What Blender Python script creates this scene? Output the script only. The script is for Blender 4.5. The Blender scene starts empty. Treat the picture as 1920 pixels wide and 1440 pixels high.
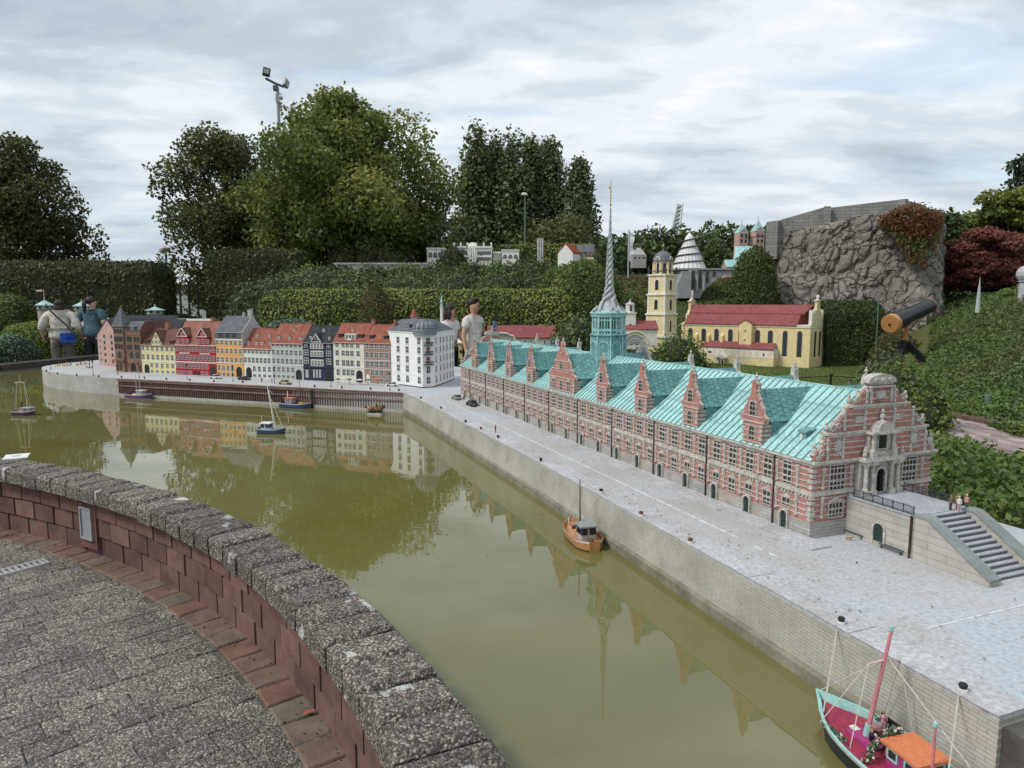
import bpy, bmesh, math, random
import numpy as np
from mathutils import Vector, Matrix, noise as mnoise
rnd = random.Random(7)
rng = np.random.default_rng(7)
S = bpy.context.scene
COL = S.collection
R = math.radians
# ------------------------------------------------------------------ camera, world, sun, exposure
F = 1300.0; PITCH = math.atan((720-567)/F); CZ = 1.6
cd = bpy.data.cameras.new('camera'); cam = bpy.data.objects.new('camera', cd); COL.objects.link(cam)
cam.location = (0, 0, CZ); cam.rotation_euler = (math.pi/2-PITCH, 0, 0)
cd.sensor_width = 36; cd.lens = 36*F/1920; cd.clip_start = .05; cd.clip_end = 2000
S.camera = cam
SUN_AZ, SUN_EL = R(-112), R(48)          # azimuth from +Y, clockwise positive; light comes from the left, a little behind the camera
w = bpy.data.worlds.new('World'); S.world = w; w.use_nodes = True
nt = w.node_tree; N = nt.nodes; LK = nt.links
N.clear()
def nn(t, **k):
    n = N.new(t)
    for a, b in k.items(): setattr(n, a, b)
    return n
def mth(op, a, b=None, c=None):
    n = nn('ShaderNodeMath', operation=op)
    for i, v in enumerate((a, b, c)):
        if v is None: continue
        if isinstance(v, (int, float)): n.inputs[i].default_value = v
        else: LK.new(v, n.inputs[i])
    return n.outputs[0]
sky = nn('ShaderNodeTexSky', sky_type='NISHITA'); sky.sun_disc = False
sky.sun_elevation = SUN_EL; sky.sun_rotation = SUN_AZ; sky.air_density = 1.2; sky.dust_density = 1.0
tc = nn('ShaderNodeTexCoord'); sp = nn('ShaderNodeSeparateXYZ'); LK.new(tc.outputs['Generated'], sp.inputs[0])
zz = mth('ADD', mth('MAXIMUM', sp.outputs[2], 0.0), .16)
cx = mth('DIVIDE', sp.outputs[0], zz); cy = mth('DIVIDE', sp.outputs[1], zz)
def cloud(scale, sx, sy, off, detail, rough, dist=0.0):
    cb = nn('ShaderNodeCombineXYZ'); LK.new(mth('MULTIPLY_ADD', cx, sx, off), cb.inputs[0]); LK.new(mth('MULTIPLY_ADD', cy, sy, off*.7), cb.inputs[1])
    n = nn('ShaderNodeTexNoise'); n.inputs['Scale'].default_value = scale; n.inputs['Detail'].default_value = detail
    n.inputs['Roughness'].default_value = rough; n.inputs['Distortion'].default_value = dist; LK.new(cb.outputs[0], n.inputs['Vector'])
    return n.outputs['Fac']
def ramp(fac, stops, interp='EASE'):
    r = nn('ShaderNodeValToRGB'); r.color_ramp.interpolation = interp; e = r.color_ramp.elements
    while len(e) > 1: e.remove(e[0])
    e[0].position = stops[0][0]; e[0].color = (*stops[0][1], 1)
    for p_, c_ in stops[1:]: q = e.new(p_); q.color = (*c_, 1)
    LK.new(fac, r.inputs[0]); return r.outputs[0]
n1 = cloud(.95, .8, 1.15, 3.1, 6, .55, .3); n2 = cloud(3.0, .8, 1.3, 8.3, 6, .56, .35)
mixn = mth('ADD', mth('MULTIPLY', n1, .62), mth('MULTIPLY', n2, .38))
ccol = ramp(mixn, [(.36, (.46, .53, .62)), (.44, (.58, .655, .735)), (.50, (.71, .785, .85)), (.565, (.87, .93, .98)), (.66, (1.06, 1.08, 1.09))])
n3 = cloud(1.5, .5, 1.5, 15.7, 4, .5)
cov = ramp(n3, [(.36, (.62,)*3), (.47, (1,)*3)])
hz = nn('ShaderNodeMapRange'); hz.inputs[1].default_value = 0.0; hz.inputs[2].default_value = .22; hz.inputs[3].default_value = .45; hz.inputs[4].default_value = 0.0
LK.new(sp.outputs[2], hz.inputs[0])
mh = nn('ShaderNodeMix', data_type='RGBA'); LK.new(hz.outputs[0], mh.inputs[0]); LK.new(ccol, mh.inputs[6]); mh.inputs[7].default_value = (.74, .82, .90, 1)
bg1 = nn('ShaderNodeBackground'); LK.new(sky.outputs[0], bg1.inputs[0]); bg1.inputs[1].default_value = .11
bg2 = nn('ShaderNodeBackground'); LK.new(mh.outputs[2], bg2.inputs[0]); bg2.inputs[1].default_value = .60
ms = nn('ShaderNodeMixShader'); LK.new(cov, ms.inputs[0]); LK.new(bg1.outputs[0], ms.inputs[1]); LK.new(bg2.outputs[0], ms.inputs[2])
wo = nn('ShaderNodeOutputWorld'); LK.new(ms.outputs[0], wo.inputs[0])
sl = bpy.data.lights.new('sun', 'SUN'); sl.energy = 1.5; sl.angle = R(14); sl.color = (1, .96, .9)
so = bpy.data.objects.new('sun', sl); COL.objects.link(so); so.location = (-20, -10, 30)
sdir = Vector((math.sin(SUN_AZ)*math.cos(SUN_EL), math.cos(SUN_AZ)*math.cos(SUN_EL), math.sin(SUN_EL)))
so.rotation_euler = (-sdir).to_track_quat('-Z', 'Y').to_euler()
S.view_settings.view_transform = 'Standard'; S.view_settings.look = 'None'; S.view_settings.exposure = 0.70; S.view_settings.gamma = 1
S.view_settings.use_curve_mapping = False

# ------------------------------------------------------------------ survey helpers: sight lines from the photo met with real planes
HZ, QZ, WZ = 0.0, .56, .32               # paving, quay deck, water
CAM = np.array([0, 0, CZ])
def ray(u, v):
    z = (720-v)/F
    return np.array([(u-960)/F, math.cos(PITCH)+z*math.sin(PITCH), -math.sin(PITCH)+z*math.cos(PITCH)])
def U(u, v, z): r = ray(u, v); return CAM+r*((z-CZ)/r[2])
def D(u, v, y): r = ray(u, v); return CAM+r*(y/r[1])
def ZV(v, y): return D(960, v, y)[2]
def hit(u, v, P, n): r = ray(u, v); return CAM+r*(((P-CAM)@n)/(r@n))

# ------------------------------------------------------------------ mesh builder
class MB:
    def __init__(s): s.v = []; s.f = []; s.m = []
    def add(s, vs, fs, m=0):
        o = len(s.v); s.v += [tuple(map(float, q)) for q in vs]; s.f += [tuple(i+o for i in f) for f in fs]; s.m += [m]*len(fs); return s
    def box(s, x0, x1, y0, y1, z0, z1, m=0):
        return s.add([(x0,y0,z0),(x1,y0,z0),(x1,y1,z0),(x0,y1,z0),(x0,y0,z1),(x1,y0,z1),(x1,y1,z1),(x0,y1,z1)],
                     [(3,2,1,0),(4,5,6,7),(0,1,5,4),(1,2,6,5),(2,3,7,6),(3,0,4,7)], m)
    def ext(s, pts, vec, m=0, m2=None):
        n = len(pts); p = [Vector(q) for q in pts]; v = Vector(vec)
        nv = Vector((0,0,0))
        for i in range(n): nv += (p[i]-p[0]).cross(p[(i+1) % n]-p[0])
        if nv.dot(v) > 0: p = p[::-1]
        vs = p+[q+v for q in p]
        s.add(vs, [tuple(range(n))], m); o = len(s.v)-2*n
        s.f.append(tuple(o+n+i for i in reversed(range(n)))); s.m.append(m)
        for i in range(n):
            j = (i+1) % n; s.f.append((o+j, o+i, o+n+i, o+n+j)); s.m.append(m if m2 is None else m2)
        return s
    def quad(s, a, b, c, d, m=0): return s.add([a,b,c,d], [(0,1,2,3)], m)
    def path(s, pts, rad, n=6, m=0, cap=True):
        pts = [Vector(q) for q in pts]; k = len(pts)
        if not hasattr(rad, '__len__'): rad = [rad]*k
        vs = []; up = Vector((.13,.31,1)).normalized()
        for i, q in enumerate(pts):
            t = (pts[min(i+1,k-1)]-pts[max(i-1,0)]).normalized()
            a = t.cross(up if abs(t.dot(up)) < .95 else Vector((1,0,0))).normalized(); b = t.cross(a)
            for j in range(n):
                an = 2*math.pi*j/n; vs.append(q+(a*math.cos(an)+b*math.sin(an))*rad[i])
        fs = [(i*n+j, i*n+(j+1) % n, (i+1)*n+(j+1) % n, (i+1)*n+j) for i in range(k-1) for j in range(n)]
        if cap: fs += [tuple(reversed(range(n))), tuple((k-1)*n+j for j in range(n))]
        return s.add(vs, fs, m)
    def lathe(s, prof, n=16, c=(0,0,0), m=0, a0=0.0):
        vs = [(c[0]+r*math.cos(a0+2*math.pi*j/n), c[1]+r*math.sin(a0+2*math.pi*j/n), c[2]+z) for r, z in prof for j in range(n)]
        k = len(prof)
        fs = [(i*n+j, i*n+(j+1) % n, (i+1)*n+(j+1) % n, (i+1)*n+j) for i in range(k-1) for j in range(n)]
        fs += [tuple(reversed(range(n))), tuple((k-1)*n+j for j in range(n))]
        return s.add(vs, fs, m)
    def ball(s, c, r, n=8, m=0):
        if not hasattr(r, '__len__'): r = (r,r,r)
        h = max(3, n//2); vs = []; fs = []
        for i in range(h+1):
            t = math.pi*i/h; rr = max(math.sin(t), 1e-3)
            for j in range(n):
                a = 2*math.pi*j/n; vs.append((c[0]+r[0]*rr*math.cos(a), c[1]+r[1]*rr*math.sin(a), c[2]-r[2]*math.cos(t)))
        fs = [(i*n+j, i*n+(j+1) % n, (i+1)*n+(j+1) % n, (i+1)*n+j) for i in range(h) for j in range(n)]
        return s.add(vs, fs, m)
    def mesh(s, name, mats, smooth=False):
        me = bpy.data.meshes.new(name); me.from_pydata(s.v, [], s.f)
        for q in (mats if isinstance(mats, (list, tuple)) else [mats]): me.materials.append(q)
        me.polygons.foreach_set('material_index', s.m)
        if smooth: me.polygons.foreach_set('use_smooth', [True]*len(s.f))
        me.update(); return me
    def obj(s, name, mats, parent=None, loc=(0,0,0), rz=0, smooth=False):
        return put(name, s.mesh(name, mats, smooth), parent, loc, rz)
def put(name, me, parent=None, loc=(0,0,0), rz=0, rot=None, scale=None):
    o = bpy.data.objects.new(name, me); COL.objects.link(o); o.parent = parent
    o.location = loc; o.rotation_euler = rot or (0,0,rz)
    if scale: o.scale = scale
    return o
def tag(o, label=None, cat=None, group=None, kind=None):
    if label: o['label'] = label
    if cat: o['category'] = cat
    if group: o['group'] = group
    if kind: o['kind'] = kind
    return o
def thing(name, label, cat, loc=(0,0,0), rz=0, group=None):
    o = bpy.data.objects.new(name, None); COL.objects.link(o); o.empty_display_size = .1
    o.location = loc; o.rotation_euler = (0,0,rz); return tag(o, label, cat, group)
def struct(o): o['kind'] = 'structure'; return o
def copy_tree(o, parent=None):
    c = o.copy(); COL.objects.link(c); c.parent = parent
    for ch in list(o.children): copy_tree(ch, c)
    return c

# ------------------------------------------------------------------ materials
def new_mat(name):
    m = bpy.data.materials.new(name); m.use_nodes = True
    return m, m.node_tree, m.node_tree.nodes['Principled BSDF']
def nd(t, typ, **k):
    n = t.nodes.new(typ)
    for a, b in k.items():
        if a in n.inputs.keys() if hasattr(n.inputs, 'keys') else False: n.inputs[a].default_value = b
        else: setattr(n, a, b)
    return n
def noise_n(t, vec, scale, detail=4, rough=.55):
    n = t.nodes.new('ShaderNodeTexNoise'); n.inputs['Scale'].default_value = scale; n.inputs['Detail'].default_value = detail
    n.inputs['Roughness'].default_value = rough; t.links.new(vec, n.inputs['Vector']); return n.outputs['Fac']
def ramp_n(t, fac, stops, interp='LINEAR'):
    r = t.nodes.new('ShaderNodeValToRGB'); r.color_ramp.interpolation = interp; e = r.color_ramp.elements
    while len(e) > 1: e.remove(e[0])
    e[0].position = stops[0][0]; e[0].color = (*stops[0][1], 1)
    for p_, c_ in stops[1:]: q = e.new(p_); q.color = (*c_, 1)
    t.links.new(fac, r.inputs[0]); return r.outputs[0]
def mix_n(t, fac, a, b, mode='MIX'):
    m = t.nodes.new('ShaderNodeMix'); m.data_type = 'RGBA'; m.blend_type = mode
    for s_, v in ((0, fac), (6, a), (7, b)):
        if isinstance(v, (int, float)): m.inputs[s_].default_value = v
        elif isinstance(v, tuple): m.inputs[s_].default_value = (*v, 1) if len(v) == 3 else v
        else: t.links.new(v, m.inputs[s_])
    return m.outputs[2]
def math_n(t, op, a, b=0.0, c=0.0):
    n = t.nodes.new('ShaderNodeMath'); n.operation = op
    for i, v in enumerate((a, b, c)):
        if isinstance(v, (int, float)): n.inputs[i].default_value = v
        else: t.links.new(v, n.inputs[i])
    return n.outputs[0]
def bump_n(t, b, h, strength=.4, dist=.01):
    n = t.nodes.new('ShaderNodeBump'); n.inputs['Strength'].default_value = strength; n.inputs['Distance'].default_value = dist
    t.links.new(h, n.inputs['Height']); t.links.new(n.outputs[0], b.inputs['Normal']); return n
def objco(t): return t.nodes.new('ShaderNodeTexCoord').outputs['Object']
def geopos(t): return t.nodes.new('ShaderNodeNewGeometry').outputs['Position']
MATS = {}
def mat(name, col, rough=.7, var=.18, vs=14, bump=.15, bs=90, metal=0, fine=.10, world=False, objrand=0.0, spec=.35, dirt=None, dirt_amt=.5, dirt_s=6):
    if name in MATS: return MATS[name]
    m, t, b = new_mat(name); co = geopos(t) if world else objco(t)
    c = tuple(col)
    f1 = noise_n(t, co, vs, 5, .6); f2 = noise_n(t, co, bs, 3, .6)
    lo = tuple(x*(1-var) for x in c); hi = tuple(min(1, x*(1+var)) for x in c)
    k = ramp_n(t, f1, [(.32, lo), (.68, hi)])
    k = mix_n(t, fine, k, ramp_n(t, f2, [(.35, (0,0,0)), (.65, (1,1,1))]), 'OVERLAY')
    if dirt:
        f3 = noise_n(t, co, dirt_s, 6, .65)
        k = mix_n(t, ramp_n(t, f3, [(.48, (0,0,0)), (.66, (dirt_amt,)*3)]), k, dirt)
    if objrand:
        oi = t.nodes.new('ShaderNodeObjectInfo')
        hs = t.nodes.new('ShaderNodeHueSaturation'); t.links.new(k, hs.inputs['Color'])
        mr = t.nodes.new('ShaderNodeMapRange'); mr.inputs[3].default_value = 1-objrand; mr.inputs[4].default_value = 1+objrand
        t.links.new(oi.outputs['Random'], mr.inputs[0]); t.links.new(mr.outputs[0], hs.inputs['Value']); k = hs.outputs[0]
    t.links.new(k, b.inputs['Base Color'])
    b.inputs['Roughness'].default_value = rough; b.inputs['Metallic'].default_value = metal; b.inputs['Specular IOR Level'].default_value = spec
    if bump: bump_n(t, b, f2, bump, 1.0/bs*.5)
    MATS[name] = m; return m
def brick_mat(name, c1, c2, mortar, bw, bh, ms=.02, axis=(1,1), rough=.85, bump=.3, var=.25, vs=9, dirt=None, offset=.5):
    """masonry: u = axis.xy, v = z, object space"""
    if name in MATS: return MATS[name]
    m, t, b = new_mat(name); co = objco(t)
    s = t.nodes.new('ShaderNodeSeparateXYZ'); t.links.new(co, s.inputs[0])
    uu = math_n(t, 'ADD', math_n(t, 'MULTIPLY', s.outputs[0], axis[0]), math_n(t, 'MULTIPLY', s.outputs[1], axis[1]))
    cb = t.nodes.new('ShaderNodeCombineXYZ'); t.links.new(uu, cb.inputs[0]); t.links.new(s.outputs[2], cb.inputs[1])
    bt = t.nodes.new('ShaderNodeTexBrick'); t.links.new(cb.outputs[0], bt.inputs['Vector'])
    bt.inputs['Color1'].default_value = (*c1, 1); bt.inputs['Color2'].default_value = (*c2, 1); bt.inputs['Mortar'].default_value = (*mortar, 1)
    bt.inputs['Scale'].default_value = 1; bt.inputs['Brick Width'].default_value = bw; bt.inputs['Row Height'].default_value = bh
    bt.inputs['Mortar Size'].default_value = ms*bh; bt.inputs['Mortar Smooth'].default_value = .3; bt.offset = offset
    f1 = noise_n(t, co, vs, 5, .6); f2 = noise_n(t, co, 2.5/bh, 3, .6)
    k = mix_n(t, 1.0, bt.outputs['Color'], ramp_n(t, f1, [(.3, (1-var,)*3), (.7, (1+var*.6,)*3)]), 'MULTIPLY')
    if dirt: k = mix_n(t, ramp_n(t, noise_n(t, co, 5, 6, .65), [(.5, (0,0,0)), (.7, (.55,)*3)]), k, dirt)
    t.links.new(k, b.inputs['Base Color']); b.inputs['Roughness'].default_value = rough; b.inputs['Specular IOR Level'].default_value = .25
    h = math_n(t, 'SUBTRACT', math_n(t, 'MULTIPLY', f2, .4), bt.outputs['Fac'])
    bump_n(t, b, h, bump, bh*.2); MATS[name] = m; return m
def leaf_mat(name, stops, rough=.55, transl=.25, big=None, obj_tint=0.0):
    """foliage: colour from the per-leaf 'rnd' value, plus broad patches of its own tint"""
    if name in MATS: return MATS[name]
    m, t, b = new_mat(name)
    at = t.nodes.new('ShaderNodeAttribute'); at.attribute_name = 'rnd'
    k = ramp_n(t, at.outputs['Fac'], stops)
    if big:
        f = noise_n(t, geopos(t), big[1], 3, .5)
        k = mix_n(t, ramp_n(t, f, [(.42, (0,0,0)), (.62, (1,1,1))]), k, mix_n(t, .75, k, big[0]))
    t.links.new(k, b.inputs['Base Color']); b.inputs['Roughness'].default_value = rough; b.inputs['Specular IOR Level'].default_value = .3
    tr = t.nodes.new('ShaderNodeBsdfTranslucent'); t.links.new(k, tr.inputs[0])
    mx = t.nodes.new('ShaderNodeMixShader'); mx.inputs[0].default_value = transl
    t.links.new(b.outputs[0], mx.inputs[1]); t.links.new(tr.outputs[0], mx.inputs[2])
    t.links.new(mx.outputs[0], t.nodes['Material Output'].inputs['Surface']); MATS[name] = m; return m

# ------------------------------------------------------------------ foliage meshes (leaf quads in numpy)
def leaf_mesh(name, P, mats, size, Nrm=None, flat=.35, aspect=.6, jitter=.35, seed=0, val=None, core=None, down=0.0):
    """P (n,3) leaf centres; Nrm preferred normals; core = MB of an inner body (material 1)"""
    r = np.random.default_rng(seed); n = len(P)
    q = r.normal(size=(n,3))
    if Nrm is not None: q = q*flat*1.6+Nrm
    q[:,2] += down
    q /= np.linalg.norm(q, axis=1)[:,None]+1e-9
    a = r.normal(size=(n,3)); a -= (a*q).sum(1)[:,None]*q; a /= np.linalg.norm(a, axis=1)[:,None]+1e-9
    b = np.cross(q, a); sz = size*(1+jitter*r.uniform(-1,1,n))[:,None]
    a = a*sz*.5; b = b*sz*.5*aspect
    V = np.stack([P-a, P-b*1.0+a*.1, P+a, P+b*1.0+a*.1], 1).reshape(-1,3)
    cv = np.array(core.v if core else [], float).reshape(-1,3); cf = core.f if core else []
    nl = n*4; me = bpy.data.meshes.new(name)
    me.vertices.add(nl+len(cv)); me.vertices.foreach_set('co', np.vstack([V, cv]).astype(np.float32).ravel())
    ln = [len(f) for f in cf]; lv = [i+nl for f in cf for i in f]
    me.loops.add(nl+len(lv)); me.loops.foreach_set('vertex_index', np.concatenate([np.arange(nl), np.array(lv, int)]).astype(np.int32))
    me.polygons.add(n+len(cf))
    st = np.concatenate([np.arange(n)*4, nl+np.concatenate([[0], np.cumsum(ln)[:-1]]).astype(int) if len(cf) else np.array([], int)])
    me.polygons.foreach_set('loop_start', st.astype(np.int32))
    me.polygons.foreach_set('material_index', np.concatenate([np.zeros(n), np.ones(len(cf))]).astype(np.int32))
    for q_ in (mats if isinstance(mats, (list,tuple)) else [mats]): me.materials.append(q_)
    me.update(calc_edges=True)
    at = me.attributes.new('rnd', 'FLOAT', 'FACE')
    rv = r.uniform(0,1,n) if val is None else np.clip(val+r.normal(0,.13,n),0,1)
    at.data.foreach_set('value', np.concatenate([rv, np.full(len(cf), .05)]).astype(np.float32))
    return me
def surf_pts(tri_v, n, r, jit=.0):
    """n random points on triangles (k,3,3) + normals"""
    e1 = tri_v[:,1]-tri_v[:,0]; e2 = tri_v[:,2]-tri_v[:,0]; c = np.cross(e1, e2); A = np.linalg.norm(c, axis=1)
    i = r.choice(len(A), n, p=A/A.sum()); u = r.uniform(size=(n,2)); fl = u.sum(1) > 1; u[fl] = 1-u[fl]
    nv = c[i]/(A[i][:,None]+1e-12)
    P = tri_v[i,0]+e1[i]*u[:,:1]+e2[i]*u[:,1:]
    return P+nv*r.normal(0, 1, n)[:,None]*jit, nv
def tris_of(mb):
    V = np.array(mb.v); T = []
    for f in mb.f:
        for k in range(1, len(f)-1): T.append((f[0], f[k], f[k+1]))
    return V[np.array(T)]
def lump(P, amp, fr, seed=0.0):
    """displace points by smooth noise"""
    return np.array([mnoise.noise(Vector((p[0]*fr+seed, p[1]*fr-seed, p[2]*fr))) for p in P])*amp
def hedge_core(x0, x1, y0, y1, z0, z1, step, amp, fr, seed, rnd_top=.0):
    """a clipped, slightly uneven block as a gridded box"""
    mb = MB(); nx = max(2, int((x1-x0)/step)); ny = max(2, int((y1-y0)/step)); nz = max(2, int((z1-z0)/step))
    def pt(i, j, k):
        fx, fy, fz = i/nx, j/ny, k/nz
        x, y, z = x0+(x1-x0)*fx, y0+(y1-y0)*fy, z0+(z1-z0)*fz
        if rnd_top:
            e = max(0, (z-(z1-rnd_top))/rnd_top); s = math.sqrt(max(0, 1-e*e*.75))
            x = (x0+x1)/2+(x-(x0+x1)/2)*(1-(1-s)*rnd_top/(x1-x0)*2); y = (y0+y1)/2+(y-(y0+y1)/2)*(1-(1-s)*min(1, rnd_top/(y1-y0)*2))
        d = Vector((x-(x0+x1)/2, y-(y0+y1)/2, z-(z0+z1)/2)).normalized()
        return Vector((x,y,z))+d*amp*mnoise.noise(Vector((x*fr+seed, y*fr, z*fr)))
    def sheet(f, na, nb, flip):
        vs = [f(a, b) for a in range(na+1) for b in range(nb+1)]
        fs = [(a*(nb+1)+b, (a+1)*(nb+1)+b, (a+1)*(nb+1)+b+1, a*(nb+1)+b+1) for a in range(na) for b in range(nb)]
        mb.add(vs, [q[::-1] for q in fs] if flip else fs, 0)
    sheet(lambda a, b: pt(a,0,b), nx, nz, False); sheet(lambda a, b: pt(a,ny,b), nx, nz, True)
    sheet(lambda a, b: pt(0,a,b), ny, nz, True); sheet(lambda a, b: pt(nx,a,b), ny, nz, False)
    sheet(lambda a, b: pt(a,b,nz), nx, ny, False)
    return mb
def foliage_on(name, core, dens, size, mats, parent=None, loc=(0,0,0), rz=0, jit=.03, seed=1, flat=.5, aspect=.6, patch=1.5, cap=60000, inward=.0):
    T = tris_of(core); A = np.linalg.norm(np.cross(T[:,1]-T[:,0], T[:,2]-T[:,0]), axis=1).sum()/2
    r = np.random.default_rng(seed); n = int(min(cap, A*dens))
    P, nv = surf_pts(T, n, r, jit)
    k = min(n, 4000); v = .5+lump(P, .35, patch, seed*3.1)
    me = leaf_mesh(name, P, mats, size, nv, flat, aspect, seed=seed, val=v, core=core)
    return put(name, me, parent, loc, rz)
# ================================================================== SETTING
def sm(a, b, x): t = np.clip((x-a)/(b-a), 0, 1); return t*t*(3-2*t)
# --- exchange frame (facade runs from far corner EB to near corner EA)
EA = U(1517,1010,QZ); EB = U(865,742.6,QZ); ex = EA-EB; EL = float(np.linalg.norm(ex)); ex /= EL; ey = np.array([-ex[1], ex[0], 0])
ERZ = math.atan2(ex[1], ex[0])
def EW(s, y, z=0): return EB+ex*s+ey*y+np.array([0,0,z])
# --- quay deck outline
isl = [U(*q, QZ) for q in [(222,709),(185,706.5),(145,703.5),(108,699.5),(88,695.5),(79,691.5),(78,688.5),(86,686),(100,683.6),(125,680.8),(160,677.5),(176,676)]]
CORN = U(757,736,QZ)
qd = [EW(6.28,-.575), EW(5.33,-.55), EW(4.55,-.533), EW(3.3,-.512), EW(2.15,-.508), EW(.1,-.503)]+[CORN]+isl
qd += [np.array([-7.6,14.3,QZ]), np.array([-3,13.2,QZ]), np.array([-.2,10.6,QZ]), EW(-1.5,1.05), EW(3.2,1.0), EW(6.28,1.02)]
# --- basin wall circle
WC = np.array([-6.16,-1.543]); WR = 6.812
def wvar(a):
    d_ = min(85,max(22,math.degrees(a)))-50; return (.9e-4 if d_ > 0 else -1.0e-4)*d_*d_
def wrot(a):
    d_ = math.degrees(a)-50
    if d_ < -28 or d_ > 35: return 0.0
    return -2*(.9e-4 if d_ > 0 else -1.0e-4)*d_*57.3/WR
def wall_pt(r, a, z):
    r += wvar(a); return (WC[0]+r*math.cos(a), WC[1]+r*math.sin(a), z)
# far left wall (water side edge, from left to the warehouse)
lw = [U(-420,700,.47), U(-160,692,.47), U(0,684,.47), U(90,675.5,.47), U(182,666.5,.47), U(260,660,.47)]
lw = [np.array([q[0], q[1]]) for q in lw]
# --- water outline
arc = [wall_pt(WR+.06, R(a), WZ)[:2] for a in range(-32, 121, 4)]
wo_ = arc+[(-12.5,4.5),(-14.5,8.0)]+[tuple(q) for q in lw]+[(-5.0,12.5),(-2,9.6),tuple(EW(0,0)[:2]),tuple(EW(6.1,0)[:2]),tuple(EW(6.9,.6)[:2]),tuple(EW(8.6,.6)[:2]),(1.5,-5.2)]
# --- water
m, t, b = new_mat('pond_water'); co = geopos(t)
f = noise_n(t, co, .55, 4, .6); k = ramp_n(t, f, [(.3, (.120,.113,.026)), (.7, (.172,.163,.064))])
t.links.new(k, b.inputs['Base Color']); b.inputs['Roughness'].default_value = .006; b.inputs['IOR'].default_value = 1.7; b.inputs['Specular IOR Level'].default_value = .5
mp = t.nodes.new('ShaderNodeMapping'); mp.inputs['Scale'].default_value = (1,2.2,1); t.links.new(co, mp.inputs[0])
h = math_n(t, 'ADD', noise_n(t, mp.outputs[0], 3.0, 3, .5), math_n(t, 'MULTIPLY', noise_n(t, mp.outputs[0], 11, 2, .5), .16))
bump_n(t, b, h, .042, .012)
water = MB().add([(q[0], q[1], WZ) for q in wo_], [tuple(range(len(wo_)))]).obj('water', m); struct(water)
if water.data.polygons[0].normal.z < 0: water.data.flip_normals()
# --- terrain
def terr(x, y):
    x = np.asarray(x, float); y = np.asarray(y, float)
    lat = sm(-9.0,-6.2, x)
    y0 = 15.2+1.9*sm(.5,2.5,x); y1 = 21+7.5*sm(.5,2.5,x)
    z = .06+2.5*lat*sm(0,1,(y-y0)/(y1-y0))*(1-sm(45,75,y))
    z += .12*sm(11,13,y)*sm(2,4,x)
    x0 = 5.3+ (y-8)*.26
    z = np.maximum(z, .25*sm(3.9,4.3,x)*(y < 20)+1.5*sm(0,3.6,x-x0)*sm(4,7.6,y))
    z = z+.05*np.sin(x*1.7+y*.8)*np.sin(y*1.3-x*.6)*sm(.3,1.2,z)
    return z
def in_poly(px, py, poly):
    ins = np.zeros(px.shape, bool); n = len(poly)
    for i in range(n):
        x1, y1 = poly[i][0], poly[i][1]; x2, y2 = poly[(i+1) % n][0], poly[(i+1) % n][1]
        c = ((y1 > py) != (y2 > py)); ins ^= c & (px < (x2-x1)*(py-y1)/((y2-y1) if y2 != y1 else 1e-9)+x1)
    return ins
xs = np.concatenate([np.linspace(-70,-15,40)[:-1], np.arange(-15,15,.3), np.linspace(15,70,40)])
ys = np.concatenate([np.arange(-6,27,.3), np.linspace(27,125,50)])
X, Y = np.meshgrid(xs, ys, indexing='ij'); Zt = terr(X, Y)
pit = in_poly(X, Y, wo_) | in_poly(X, Y, qd) | ((X-WC[0])**2+(Y-WC[1])**2 < (WR+.34)**2) | ((Y < 2.0) & (X < 3.0))
Zt[pit] = -.42
nX, nY = X.shape
mt_, t, b = new_mat('park_ground'); co = geopos(t)
g1 = noise_n(t, co, .7, 5, .6); g2 = noise_n(t, co, 14, 4, .7)
k = ramp_n(t, g1, [(.32, (.050,.064,.022)), (.5, (.075,.092,.030)), (.66, (.098,.100,.042))])
k = mix_n(t, .55, k, ramp_n(t, g2, [(.3, (.25,)*3), (.7, (.85,)*3)]), 'OVERLAY')
t.links.new(k, b.inputs['Base Color']); b.inputs['Roughness'].default_value = .95; b.inputs['Specular IOR Level'].default_value = .1; bump_n(t, b, g2, .8, .03)
tm = MB(); tm.add(np.stack([X, Y, Zt], -1).reshape(-1,3).tolist(), [(i*nY+j, (i+1)*nY+j, (i+1)*nY+j+1, i*nY+j+1) for i in range(nX-1) for j in range(nY-1)])
struct(tm.obj('terrain', mt_, smooth=False))
struct(MB().quad((-1500,-1500,-.5),(1500,-1500,-.5),(1500,1500,-.5),(-1500,1500,-.5)).obj('ground', mt_))

# --- quay: solid wall + deck + lighter edge strip
m, t, b = new_mat('quay_deck'); co = geopos(t)
d1 = noise_n(t, co, 1.6, 5, .62); d2 = noise_n(t, co, 34, 6, .78); d3 = noise_n(t, co, 70, 3, .7)
k = ramp_n(t, d1, [(.32, (.37,.355,.335)), (.48, (.43,.43,.43)), (.62, (.425,.46,.49))])
spk = math_n(t, 'MULTIPLY', ramp_n(t, d2, [(.545, (0,0,0)), (.66, (.95,)*3)]), ramp_n(t, noise_n(t, co, 2.3, 3), [(.40, (.06,)*3), (.60, (.85,)*3)]))
k = mix_n(t, spk, k, (.19,.155,.125)); k = mix_n(t, .16, k, ramp_n(t, d3, [(.35, (0,0,0)), (.65, (1,1,1))]), 'OVERLAY')
t.links.new(k, b.inputs['Base Color']); b.inputs['Roughness'].default_value = .9; bump_n(t, b, d2, .12, .003)
M_deck = m
M_strip = mat('quay_edge_stone', (.45,.45,.46), .85, .12, 5, .2, 60, world=True, fine=.2, dirt=(.30,.28,.25), dirt_amt=.5)
M_conc = mat('pale_concrete', (.40,.39,.37), .9, .12, 4, .2, 60, world=True, fine=.2, dirt=(.22,.21,.17), dirt_amt=.4, dirt_s=3)
ang = math.atan2(ex[1], ex[0])
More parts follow.
